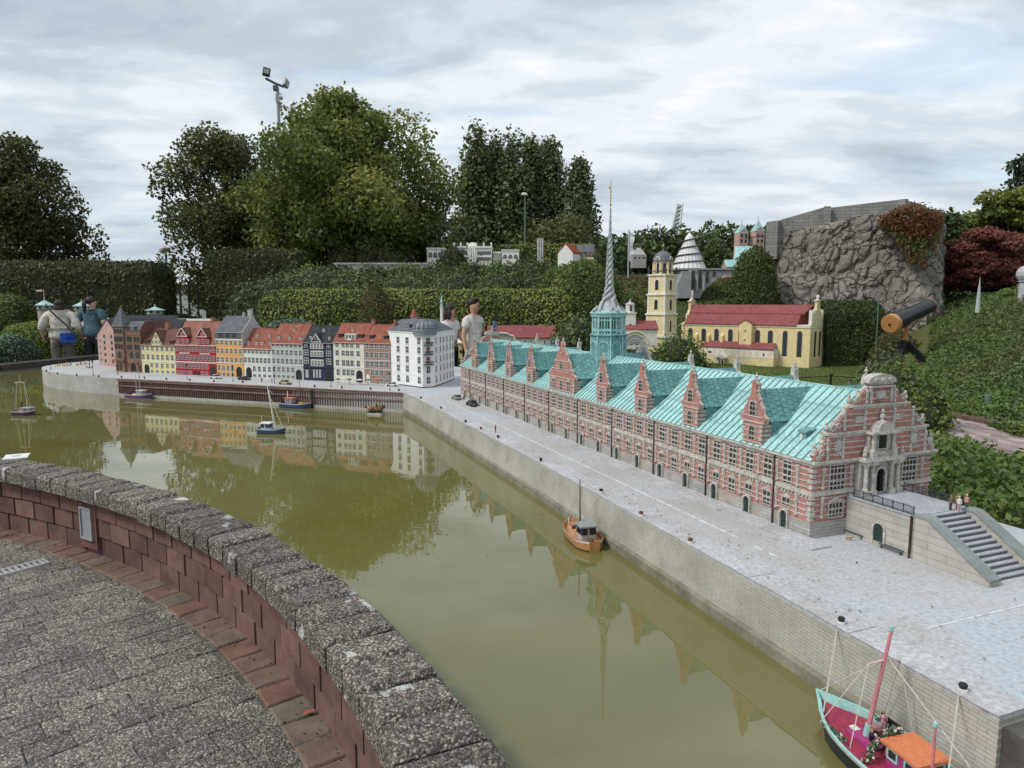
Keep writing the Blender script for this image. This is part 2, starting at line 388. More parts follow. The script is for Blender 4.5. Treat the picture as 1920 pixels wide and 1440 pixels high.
M_qwall = brick_mat('quay_block_wall', (.46,.45,.40), (.42,.41,.36), (.33,.32,.27), .052, .0128, .13, (math.cos(ang), math.sin(ang)), .9, .5, .2, 4, dirt=(.25,.24,.17))
dk = MB(); dk.ext([(q[0],q[1],QZ) for q in qd], (0,0,-.012), 0, 0)
struct(dk.obj('quay_deck', M_deck))
qb = MB(); z1 = QZ-.0125
for i in range(len(qd)):
    a, c = qd[i], qd[(i+1) % len(qd)]; qb.quad((c[0],c[1],.05),(a[0],a[1],.05),(a[0],a[1],z1),(c[0],c[1],z1), 1 if 6 <= i < 19 else 0)
struct(qb.obj('quay_wall', [M_qwall, M_conc]))
# toe ledge at the waterline of the long quay wall, wet tone and painted reflection in one dark colour
tl = MB(); ed = [EW(6.28,-.575), EW(5.33,-.55), EW(4.55,-.533), EW(3.3,-.512), EW(2.15,-.508), EW(.1,-.503), CORN]
for a, c in zip(ed[:-1], ed[1:]):
    tl.ext([a+(0,0,WZ+.050-QZ), a-ey*.014+(0,0,WZ+.040-QZ), a-ey*.014+(0,0,WZ-.1-QZ), a+(0,0,WZ-.1-QZ)], c-a, 0)
struct(tl.obj('quay_toe', mat('wet_concrete', (.20,.19,.14), .7, .3, 8, .3, 60, world=True)))
es = MB()
for i in range(len(ed)-1):
    a, c = ed[i], ed[i+1]; n = max(1, int(np.linalg.norm(c-a)/.42))
    for j in range(n):
        p, q = a+(c-a)*(j/n), a+(c-a)*((j+1)/n-.004)
        es.ext([p+(0,0,.004)-ey*.004, q+(0,0,.004)-ey*.004, q+(0,0,.004)+ey*.115, p+(0,0,.004)+ey*.115], (0,0,-.0035))
struct(es.obj('quay_edge_strip', M_strip))
# kerb slab along the exchange foot and round the near corner
ks = MB()
for j in range(18):
    s0 = -.2+j*.3; ks.ext([EW(s0,-.105,.009), EW(s0+.297,-.105,.009), EW(s0+.297,0,.009), EW(s0,0,.009)], (0,0,-.0085))
struct(ks.obj('pavement', M_strip))
M_white = mat('road_paint', (.62,.63,.63), .8, .15, 30, 0, 60, world=True, dirt=(.40,.40,.40), dirt_amt=.95, dirt_s=22)
ln = MB(); ln.ext([EW(.25,-.262,.0016), EW(4.95,-.292,.0016), EW(4.95,-.280,.0016), EW(.25,-.25,.0016)], (0,0,-.0012))
for s0 in (5.06,5.15): ln.ext([EW(s0,-.297,.0016), EW(s0+.05,-.297,.0016), EW(s0+.05,-.286,.0016), EW(s0,-.286,.0016)], (0,0,-.0012))
ln.ext([EW(5.87,-.30,.0016), EW(5.877,-.30,.0016), EW(5.877,.55,.0016), EW(5.87,.55,.0016)], (0,0,-.0012))
struct(ln.obj('road_line', M_white))
# --- gravel beside the quay end
m, t, b = new_mat('brown_gravel'); co = geopos(t); vo = t.nodes.new('ShaderNodeTexVoronoi'); vo.inputs['Scale'].default_value = 55; t.links.new(co, vo.inputs['Vector'])
sv = t.nodes.new('ShaderNodeSeparateColor'); t.links.new(vo.outputs['Color'], sv.inputs[0])
k = ramp_n(t, sv.outputs[0], [(0, (.05,.035,.025)), (.4, (.20,.14,.09)), (.8, (.34,.27,.2)), (1, (.5,.46,.4))]); t.links.new(k, b.inputs['Base Color']); b.inputs['Roughness'].default_value = .9
bump_n(t, b, vo.outputs['Distance'], 1.0, .02)
gv = MB(); gv.ext([EW(6.34,-.45,-.17), EW(8.6,-.45,-.17), EW(8.6,1.5,-.17), EW(6.34,1.5,-.17)], (0,0,-.3)); struct(gv.obj('gravel', m))
struct(MB().ext([EW(6.281,-.56,-.03), EW(6.36,-.56,-.03), EW(6.36,1.02,-.03), EW(6.281,1.02,-.03)], (0,0,-.45)).obj('quay_end_wall', mat('dark_wet_wall', (.10,.095,.085), .8, .3, 5, .3, 60, world=True)))

# --- paving of the viewpoint: block pavers, the nearest as parts
m, t, b = new_mat('exposed_aggregate'); co = objco(t); oi = t.nodes.new('ShaderNodeObjectInfo')
gp_ = geopos(t)
def aggregate(t, dark, mid, light, sc=120):
    vo = t.nodes.new('ShaderNodeTexVoronoi'); vo.inputs['Scale'].default_value = sc; t.links.new(geopos(t), vo.inputs['Vector'])
    sv = t.nodes.new('ShaderNodeSeparateColor'); t.links.new(vo.outputs['Color'], sv.inputs[0])
    k = ramp_n(t, sv.outputs[0], [(0, dark), (.34, dark), (.50, mid), (.78, mid), (.92, light)])
    k = mix_n(t, ramp_n(t, vo.outputs['Distance'], [(.45, (0,0,0)), (.75, (.55,)*3)]), k, tuple(x*.8 for x in dark))
    big = noise_n(t, geopos(t), 1.8, 5, .65); k = mix_n(t, .6, k, ramp_n(t, big, [(.3, (.33,)*3), (.7, (.68,)*3)]), 'OVERLAY')
    return k, vo
k, vo = aggregate(t, (.088,.080,.070), (.205,.186,.158), (.42,.375,.31), 130)
hs = t.nodes.new('ShaderNodeHueSaturation'); t.links.new(k, hs.inputs['Color']); mr = t.nodes.new('ShaderNodeMapRange'); mr.inputs[3].default_value = .78; mr.inputs[4].default_value = 1.25
t.links.new(oi.outputs['Random'], mr.inputs[0]); t.links.new(mr.outputs[0], hs.inputs['Value']); t.links.new(hs.outputs[0], b.inputs['Base Color'])
b.inputs['Roughness'].default_value = .85; bump_n(t, b, math_n(t, 'SUBTRACT', noise_n(t, gp_, 60, 4, .7), vo.outputs['Distance']), .9, .006); M_agg = m
m, t, b = new_mat('coping_aggregate'); oi = t.nodes.new('ShaderNodeObjectInfo')
k, vo = aggregate(t, (.066,.058,.050), (.190,.166,.136), (.42,.365,.30), 135)
li = noise_n(t, geopos(t), 7, 3, .5); k = mix_n(t, ramp_n(t, li, [(.64, (0,0,0)), (.67, (.9,)*3)]), k, (.50,.50,.46))
hs = t.nodes.new('ShaderNodeHueSaturation'); t.links.new(k, hs.inputs['Color']); mr = t.nodes.new('ShaderNodeMapRange'); mr.inputs[3].default_value = .8; mr.inputs[4].default_value = 1.3
t.links.new(oi.outputs['Random'], mr.inputs[0]); t.links.new(mr.outputs[0], hs.inputs['Value']); t.links.new(hs.outputs[0], b.inputs['Base Color'])
b.inputs['Roughness'].default_value = .85; bump_n(t, b, math_n(t, 'SUBTRACT', noise_n(t, geopos(t), 45, 5, .75), math_n(t, 'MULTIPLY', vo.outputs['Distance'], .8)), 1.0, .009); M_cop = m
def clay(name, c1, c2, speck):
    m, t, b = new_mat(name); oi = t.nodes.new('ShaderNodeObjectInfo'); co = geopos(t)
    k = ramp_n(t, oi.outputs['Random'], [(0, c1), (.5, tuple((a+d)/2 for a, d in zip(c1, c2))), (1, c2)])
    f1 = noise_n(t, co, 7, 6, .65); k = mix_n(t, 1, k, ramp_n(t, f1, [(.3, (.62,.6,.6)), (.68, (1.18,1.15,1.1))]), 'MULTIPLY')
    f2 = noise_n(t, co, 190, 2, .7); k = mix_n(t, ramp_n(t, f2, [(.66, (0,0,0)), (.74, (speck,)*3)]), k, (.32,.28,.25))
    st = noise_n(t, co, 3.1, 6, .7); k = mix_n(t, ramp_n(t, st, [(.55, (0,0,0)), (.75, (.6,)*3)]), k, (.055,.045,.04))
    t.links.new(k, b.inputs['Base Color']); b.inputs['Roughness'].default_value = .88; b.inputs['Specular IOR Level'].default_value = .25
    bump_n(t, b, math_n(t, 'ADD', noise_n(t, co, 90, 4, .7), f1), .7, .005); return m
M_wbrick = clay('wall_brick_red', (.128,.074,.066), (.205,.118,.104), .5)
M_sold = clay('edge_brick', (.20,.110,.090), (.165,.148,.122), .5)
M_joint = mat('joint_soil', (.10,.092,.078), .95, .4, 20, .4, 120, world=True)
def worn_block(mb, lx, ly, h, cham, seed, skew=.0):
    """chamfered block lying on z=0, top corners worn unevenly"""
    r = random.Random(seed); c = [cham*r.uniform(.7,1.5) for _ in range(4)]
    X = [(-lx/2,-ly/2),(lx/2,-ly/2),(lx/2,ly/2),(-lx/2,ly/2)]
    lo = [(x,y,0) for x, y in X]; mid = [(x,y,h-cham*r.uniform(.8,1.3)) for x, y in X]
    top = [(x-math.copysign(c[i],x), y-math.copysign(c[i],y), h+r.uniform(-.0015,.0015)) for i, (x, y) in enumerate(X)]
    vs = lo+mid+top; fs = [(8,9,10,11)]
    for a in (0,4):
        for i in range(4): j = (i+1) % 4; fs.append((a+i, a+j, a+4+j, a+4+i))
    mb.add(vs, fs); return mb
pv = thing('paving', None, None); struct(pv)
pm = [worn_block(MB(), .1512, .1250, .06, .0045, s).mesh('paver', M_agg) for s in range(6)]
th = R(42); ux, uy = (math.cos(th), math.sin(th)), (-math.sin(th), math.cos(th)); cands = []
for i in range(-70, 70):
    for j in range(-70, 70):
        a = (i+.5*(j % 2))*.152; c_ = j*.126
        x = a*ux[0]+c_*uy[0]-1.6; y = a*ux[1]+c_*uy[1]+2.6
        rr = math.hypot(x-WC[0], y-WC[1])
        if rr > WR-.115+wvar(math.atan2(y-WC[1], x-WC[0])) or y < .3: continue
        q = Vector((x,y,-CZ)); yc = y*math.cos(PITCH)+CZ*math.sin(PITCH); zc = y*math.sin(PITCH)-CZ*math.cos(PITCH)
        u, v = 960+F*x/yc, 720-F*zc/yc
        if -420 < u < 1200 and v < 1900: cands.append((0 if (-60 < u < 1000 and v < 1520) else 1, x*x+y*y, x, y))
cands.sort(); far = MB(); fmb = []
for k_, (_, dd, x, y) in enumerate(cands):
    if k_ < 290:
        o = put('paver', pm[rnd.randrange(6)], pv, (x, y, -.064+rnd.uniform(-.003,.0025)), rot=(rnd.gauss(0,.014), rnd.gauss(0,.014), th+rnd.gauss(0,.03)+(math.pi if rnd.random() < .5 else 0)))
    else:
        bmb = worn_block(MB(), .1512, .1250, .06, .0045, k_ % 9); cs, sn = math.cos(th), math.sin(th); dz = rnd.uniform(-.003,.002)-.064
        far.add([(x+vx*cs-vy*sn, y+vx*sn+vy*cs, vz+dz) for vx, vy, vz in bmb.v], bmb.f)
tag(far.obj('pavers', M_agg, pv), kind='stuff')
bed = [wall_pt(WR+.05, R(a), -.012) for a in range(-40, 131, 4)]+[(-16,6,-.012),(-16,-8,-.012),(2,-8,-.012)]
tag(MB().ext(bed, (0,0,-.05)).obj('joint_bed', M_joint, pv), kind='stuff')
smesh = [worn_block(MB(), .150, .147, .06, .006, s+40).mesh('edge_brick', M_sold) for s in range(5)]
na = 0; a = -10.0
while a < 112:
    r_ = WR-.090; da = math.degrees(.156/r_); a += da
    x, y, _ = wall_pt(r_, R(a), 0)
    put('edge_brick', smesh[rnd.randrange(5)], pv, (x, y, -.057+rnd.uniform(-.0015,.002)), rot=(rnd.gauss(0,.012), rnd.gauss(0,.012), R(a)+wrot(R(a))+rnd.gauss(0,.010)))
# drain channel grate
g0, g1 = U(0,1076,0), U(88,1053,0); gd = (g1-g0)/np.linalg.norm(g1-g0); gn = np.array([-gd[1], gd[0], 0])
gr = thing('drain_grate', 'pale metal slotted drain channel grate set flush in the grey paving', 'drain grate', tuple(g0-gd*.5+(0,0,.004)), math.atan2(gd[1], gd[0]))
Lg = float(np.linalg.norm(g1-g0))+.5; M_galv = mat('galvanised', (.52,.52,.51), .45, .1, 20, .1, 80, metal=.4)
fb = MB(); fb.box(0,Lg,-.055,-.040,-.03,.006).box(0,Lg,.040,.055,-.03,.006).box(Lg-.012,Lg,-.040,.040,-.03,.0055).obj('frame', M_galv, gr)
sb = MB().box(-.006,.006,-.0395,.0395,-.02,.004).mesh('bar', M_galv)
for k_ in range(int(Lg/.032)): put('bar', sb, gr, (.012+k_*.032, 0, 0))
MB().box(0,Lg,-.0395,.0395,-.06,-.03).obj('channel', mat('dark_channel', (.02,.02,.02), .9), gr)

# --- basin wall in front: brick courses and coping blocks, every one a part
bw = thing('basin_wall', 'curved low red brick wall with speckled grey coping blocks round the pond', 'wall')
cb_ = [worn_block(MB(), .252, .166, .096, .015, s+10).mesh('coping_block', M_cop) for s in range(6)]
a = -24.0; ro = WR-.110
while a < 112:
    da = math.degrees(.172/(ro+.02)); a += da
    x, y, _ = wall_pt(ro+.1275, R(a), 0)
    put('coping_block', cb_[rnd.randrange(6)], bw, (x, y, .376+rnd.uniform(-.005,.006)), rot=(rnd.gauss(0,.02), rnd.gauss(0,.02), R(a)+wrot(R(a))+rnd.gauss(0,.016)), scale=(rnd.uniform(.985,1.02), rnd.uniform(.95,.985), 1))
bmesh_ = [worn_block(MB(), .110, .217, .118, .004, s+70).mesh('brick', M_wbrick) for s in range(4)]
# bricks stand as blocks of 0.11 x 0.216 x 0.105
for c_ in range(3):
    a = -22.0+c_*.9; r_ = WR-.024-.010*c_+.055
    while a < 111:
        a += math.degrees(.2235/(r_-.05)); x, y, _ = wall_pt(r_+rnd.uniform(-.003,.003), R(a), 0)
        put('brick', bmesh_[rnd.randrange(4)], bw, (x, y, .003+c_*.1250), rot=(rnd.gauss(0,.006), 0, R(a)+wrot(R(a))+rnd.gauss(0,.010)), scale=(1, rnd.uniform(.945,.972), rnd.uniform(.95,.98)))
mo = MB(); seg = [R(a_) for a_ in np.arange(-23.5,112,1.5)]
for a0, a1 in zip(seg[:-1], seg[1:]):
    for (r0, r1, z0, z1_) in ((WR+.002, WR+.09, -.1, .374),):
        p = [wall_pt(r0,a0,z0), wall_pt(r1,a0,z0), wall_pt(r1,a0,z1_), wall_pt(r0-.022,a0,z1_)]; q = [wall_pt(r0,a1,z0), wall_pt(r1,a1,z0), wall_pt(r1,a1,z1_), wall_pt(r0-.022,a1,z1_)]
        mo.add(p+q, [(0,3,7,4),(1,5,6,2),(3,2,6,7)])
tag(mo.obj('mortar', mat('old_mortar', (.135,.12,.10), .95, .35, 10, .4, 90, world=True), bw))
# recessed wall lamp
a_l = math.atan2(*(U(131,985,.22)[[1,0]]-WC[[1,0]])); lx, ly, _ = wall_pt(WR-.040, a_l, 0)
wl = thing('wall_lamp', 'grey recessed rectangular lamp box set in the red brick wall', 'wall light', (lx, ly, .205), a_l-math.pi/2)
MB().box(-.095,.095,-.008,.06,-.165,.125).obj('render_patch', mat('red_mortar', (.15,.07,.062), .9, .3, 12, .4, 80), wl)
M_grey = mat('lamp_grey', (.30,.31,.32), .45, .06, 10, 0, 40)
fr = MB(); fr.box(-.066,-.054,-.024,-.0085,-.105,.105).box(.054,.066,-.024,-.0085,-.105,.105).box(-.054,.054,-.024,-.0085,.093,.105).box(-.054,.054,-.024,-.0085,-.105,-.093).obj('frame', M_grey, wl)
MB().box(-.0535,.0535,-.015,-.0085,-.0925,.0925).obj('lens', mat('frosted_glass', (.27,.28,.285), .25, .08, 6, 0, 40), wl)
# info plate lying on the coping
pl = U(31,857,.475); pt_ = thing('plate', 'white square plate lying on the coping at the left edge of the view', 'plate', tuple(pl), R(28))
MB().box(-.075,.075,-.085,.085,0,.008).obj('board', mat('white_plate', (.72,.72,.71), .5, .05, 10, 0, 40), pt_)
gm = MB()
for i in range(3): gm.box(-.02+i*.016,-.01+i*.016,-.02,.02,.008,.0088)
gm.obj('print', mat('plate_print', (.25,.25,.25), .6, .1), pt_)
# --- far wall on the left behind the water
fw = thing('far_wall', 'low grey pond wall with a dark coping on the far left shore', 'wall')
f1_, f2_ = MB(), MB(); M_fw = mat('grey_render', (.20,.195,.185), .9, .25, 3, .3, 40, world=True, dirt=(.08,.08,.07), dirt_amt=.6, dirt_s=2)
for a_, c_ in zip(lw[:-1], lw[1:]):
    dv = (c_-a_)/np.linalg.norm(c_-a_); nv = np.array([-dv[1], dv[0]])
    f1_.ext([(*a_,-.2),(*(c_),-.2),(*(c_+nv*.25),-.2),(*(a_+nv*.25),-.2)], (0,0,.56))
f1_.obj('wall_body', M_fw, fw)
cm = [worn_block(MB(), .36, .27, .11, .012, s+20).mesh('coping_block', mat('dark_coping', (.055,.045,.042), .9, .3, 8, .3, 60, world=True)) for s in range(2)]
for a_, c_ in zip(lw[:-1], lw[1:]):
    Ls = np.linalg.norm(c_-a_); dv = (c_-a_)/Ls; nv = np.array([-dv[1], dv[0]]); n = max(1, int(Ls/.37))
    for k_ in range(n):
        p_ = a_+dv*(k_+.5)*Ls/n+nv*.115
        put('coping_block', cm[k_ % 2], fw, (p_[0], p_[1], .362), math.atan2(dv[1], dv[0]), scale=(Ls/n/.365,1,1))
# orange leaf on the edge bricks
lf = U(578,1337,.012); lfo = MB(); lfo.add([(-.022,0,0),(-.008,.012,.004),(.012,.010,.008),(.026,0,.004),(.010,-.010,.009),(-.010,-.011,.005)], [(0,1,2,3),(0,3,4,5)])
lfo.path([(.024,0,.004),(.045,.004,.008)], .0012, 4)
tag(lfo.obj('fallen_leaf', mat('orange_leaf', (.42,.12,.04), .6, .3, 30), None, tuple(lf), R(25)), 'small curled orange leaf fallen on the edge bricks', 'leaf')
# ================================================================== LONG BRICK EXCHANGE WITH COPPER ROOF
M_exb = brick_mat('salmon_brick', (.47,.180,.150), (.39,.135,.115), (.46,.34,.30), .020, .0068, .12, (1,1), .85, .35, .25, 22)
M_exs = mat('sandstone_trim', (.48,.455,.41), .85, .22, 40, .3, 220, fine=.3, dirt=(.24,.22,.19), dirt_amt=.5, dirt_s=30)
M_exbase = brick_mat('ashlar_base', (.42,.40,.37), (.34,.33,.31), (.26,.25,.23), .055, .016, .1, (1,1), .9, .4, .25, 12, dirt=(.40,.30,.20))
M_glass = mat('dark_pane', (.030,.032,.030), .18, .4, 60, 0, 40, spec=.5)
M_frame = mat('pale_window_bar', (.40,.38,.33), .7, .1, 60, 0, 60)
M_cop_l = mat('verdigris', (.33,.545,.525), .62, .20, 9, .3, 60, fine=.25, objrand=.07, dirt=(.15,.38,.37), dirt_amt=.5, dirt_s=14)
M_cop_d = mat('verdigris_shaded', (.155,.33,.325), .65, .22, 12, .3, 60, fine=.25, dirt=(.08,.20,.19), dirt_amt=.6, dirt_s=22)  # darker copy of the copper: shade of the side slopes put into the colour
M_seam = mat('copper_seam', (.10,.25,.235), .6, .2, 30, 0, 40)
M_pipe = mat('brown_pipe', (.045,.026,.022), .6, .2, 30, 0, 60)
M_gdoor = mat('dark_green_door', (.022,.040,.034), .5, .2, 40, 0, 60)
M_lead = mat('grey_lead', (.41,.425,.44), .55, .16, 30, .2, 90, fine=.2)
M_gold = mat('gilt', (.55,.40,.12), .35, .1, 20, 0, 40, metal=.7)
EX = thing('exchange_building', 'long red brick exchange with turquoise copper roof, stepped dormers and twisted spire', 'building', tuple(EB), ERZ)
W2 = .73; YM = W2/2; ZS, ZST, ZE, ZR = .072, .198, .342, .628
# --- masonry
MB().box(0,EL,0,W2,ZS,ZE-.004).obj('brick_wall', M_exb, EX)
MB().box(-.006,EL+.007,-.007,W2+.006,0,ZS).obj('stone_base', M_exbase, EX)
sc_ = MB(); sc_.box(-.008,EL+.009,-.010,W2+.008,ZST-.007,ZST+.006).box(-.005,EL+.006,-.006,W2+.005,ZST+.0062,ZST+.014)
sc_.obj('string_course', M_exs, EX)
co_ = MB(); co_.box(-.006,EL+.007,-.008,W2+.006,ZE-.016,ZE-.0042).box(-.014,EL+.014,-.016,W2+.014,ZE-.004,ZE+.006).obj('cornice', M_exs, EX)
bn = MB()
for z in (.098,.123,.150,.176,.228,.254,.281,.307): bn.box(-.003,EL+.0035,-.0035,W2+.003,z-.0028,z+.0028)
bn.obj('stone_bands', M_exs, EX)
for c_ in range(2):
    qn = MB()
    for i in range(11):
        z = ZS+.004+i*.0245; l = .022 if i % 2 else .014
        if abs(z-ZST) < .02: continue
        if c_ == 0: qn.ext([(EL-l,-.0052,z),(EL+.0052,-.0052,z),(EL+.0052,l,z),(EL,l,z),(EL,0,z),(EL-l,0,z)], (0,0,.017))
        else: qn.box(-.005,l,-.0052,0,z,z+.017)
    tag(qn.obj('quoins', M_exs, EX), kind='stuff')
# --- windows
def win_mesh(wd, h, nx, ny, fm, gm, bar=.0022, arch=False, dep=.004, surround=.0, name='window', fm2=None):
    """window with bottom centre at the origin, facing -y: dark pane, frame and glazing bars, stone surround"""
    mb = MB(); hw = wd/2; mats = [gm, fm, fm2 or fm]
    if arch:
        n = 8; pts = [(-hw,0),(hw,0)]+[(hw*math.cos(math.pi*i/n), h-hw+hw*math.sin(math.pi*i/n)) for i in range(n+1)]
        mb.ext([(x,-.0012,z) for x, z in pts], (0,.004,0), 0)
        if surround:
            s_ = surround; n = 8
            for sx in (-1,1): mb.box(min(sx*hw,sx*(hw+s_)), max(sx*hw,sx*(hw+s_)), -dep, .002, 0, h-hw, 2)
            for i in range(n):
                a0, a1 = math.pi*i/n, math.pi*(i+1)/n; P = lambda r, a: (r*math.cos(a), -dep, h-hw+r*math.sin(a))
                mb.ext([P(hw,a0), P(hw+s_,a0), P(hw+s_,a1), P(hw,a1)], (0,dep+.002,0), 2)
    else:
        mb.box(-hw,hw,-.0012,.003,0,h,0)
        s_ = surround or bar*1.3
        mb.box(-hw-s_,-hw,-dep,.002,-s_,h+s_,2).box(hw,hw+s_,-dep,.002,-s_,h+s_,2).box(-hw,hw,-dep,.002,-s_,0,2).box(-hw,hw,-dep,.002,h,h+s_,2)
    for i in range(1, nx): x = -hw+wd*i/nx; mb.box(x-bar/2,x+bar/2,-dep*.75,.001,0,h*(.97 if not arch else .93),1)
    for i in range(1, ny): z = h*i/ny; mb.box(-hw,hw,-dep*.8,.001,z-bar/2,z+bar/2,1)
    return mb.mesh(name, mats)
m_tall = win_mesh(.050,.102,2,3,M_exs,M_glass,.0036,False,.0055,.0042)
def pedi(mb, wd, z, dep=.007):
    mb.box(-wd/2-.006,wd/2+.006,-dep,.002,z,z+.0035,2); mb.ext([(-wd/2-.006,-dep,z+.0036),(wd/2+.006,-dep,z+.0036),(0,-dep,z+.017)], (0,dep,0), 2)
def low_mesh(h, ny):
    mb = MB(); me = win_mesh(.047,h,2,ny,M_exs,M_glass,.0034,False,.0055,.0038)
    mb.v = [tuple(q.co) for q in me.vertices]; mb.f = [tuple(p.vertices) for p in me.polygons]; mb.m = [p.material_index for p in me.polygons]
    pedi(mb, .044, h+.0047); return mb.mesh('window', [M_glass, M_exs, M_exs])
m_low, m_small = low_mesh(.066,2), low_mesh(.038,1)
m_door = win_mesh(.042,.088,1,1,M_exs,M_gdoor,.002,True,.012,.007,'door')
BAY = .1253; S0 = 4.931; k_ = 0
pil = MB()
for zz_, tw in ((.0,.006),(.022,.0105),(.034,.0075),(.06,.006),(.075,.010)): pass
def herm():
    mb = MB()
    mb.lathe([(.0045,0),(.0085,.004),(.0085,.012),(.0058,.016),(.0050,.05),(.0066,.066),(.0098,.074),(.0080,.086),(.0102,.094),(.0102,.101),(.006,.103)], 6, (0,-.0035,0), 0); return mb
hm = herm().mesh('pilaster', M_exs); cr = []
while True:
    s_ = S0-k_*BAY
    if s_ < .1: break
    put('window', m_tall, EX, (s_,0,.217))
    if k_ % 2 == 0:
        put('window', m_small, EX, (s_,0,.112)); put('door', m_door, EX, (s_,-.0072,.004))
    else: put('window', m_low, EX, (s_,0,.084))
    put('pilaster', hm, EX, (s_+BAY/2,0,.216))
    put('pilaster', hm, EX, (s_+BAY/2,0,.084))
    if k_ % 4 == 0: MB().path([(s_-BAY/2-.010,-.014,0),(s_-BAY/2-.010,-.014,ZE-.006)], .0042, 6).obj('downpipe', M_pipe, EX)
    k_ += 1
# stone fruit swags on the string course
fz = MB()
for i in range(int(EL/.021)): fz.ball((.012+i*.021,-.0078,ZST-.0125), (.0075,.004,.0035), 6)
tag(fz.obj('carved_frieze', M_exs, EX), kind='stuff')
# --- roof: standing-seam panels, each a part
PW = .0455; run = YM+.012; rise = ZR-ZE-.006
npan = int(EL/PW); PW = EL/npan
pm_ = MB(); sv_ = Vector((0, run, rise)); nv_ = sv_.cross(Vector((-1,0,0))).normalized(); 
if nv_.z < 0: nv_ = -nv_
A0 = Vector((.0015,-.012,ZE+.0065))
pm_.ext([A0, A0+Vector((PW-.003,0,0)), A0+Vector((PW-.003,0,0))+sv_, A0+sv_], nv_*.004, 0)
B0 = Vector((-.0016,-.013,ZE+.0065)); pm_.ext([B0, B0+Vector((.0032,0,0)), B0+Vector((.0032,0,0))+sv_, B0+sv_], nv_*.0075, 1)
pm_ = pm_.mesh('roof_panel', [M_cop_l, M_seam])
for i in range(npan): put('roof_panel', pm_, EX, (i*PW,0,0))
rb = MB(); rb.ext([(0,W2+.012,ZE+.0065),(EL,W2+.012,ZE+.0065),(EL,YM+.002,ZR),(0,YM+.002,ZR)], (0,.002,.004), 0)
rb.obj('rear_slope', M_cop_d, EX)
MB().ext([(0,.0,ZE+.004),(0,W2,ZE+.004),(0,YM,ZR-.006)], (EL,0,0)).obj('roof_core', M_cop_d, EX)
MB().box(0,EL,YM-.006,YM+.006,ZR-.002,ZR+.010).obj('ridge_cap', M_cop_l, EX)
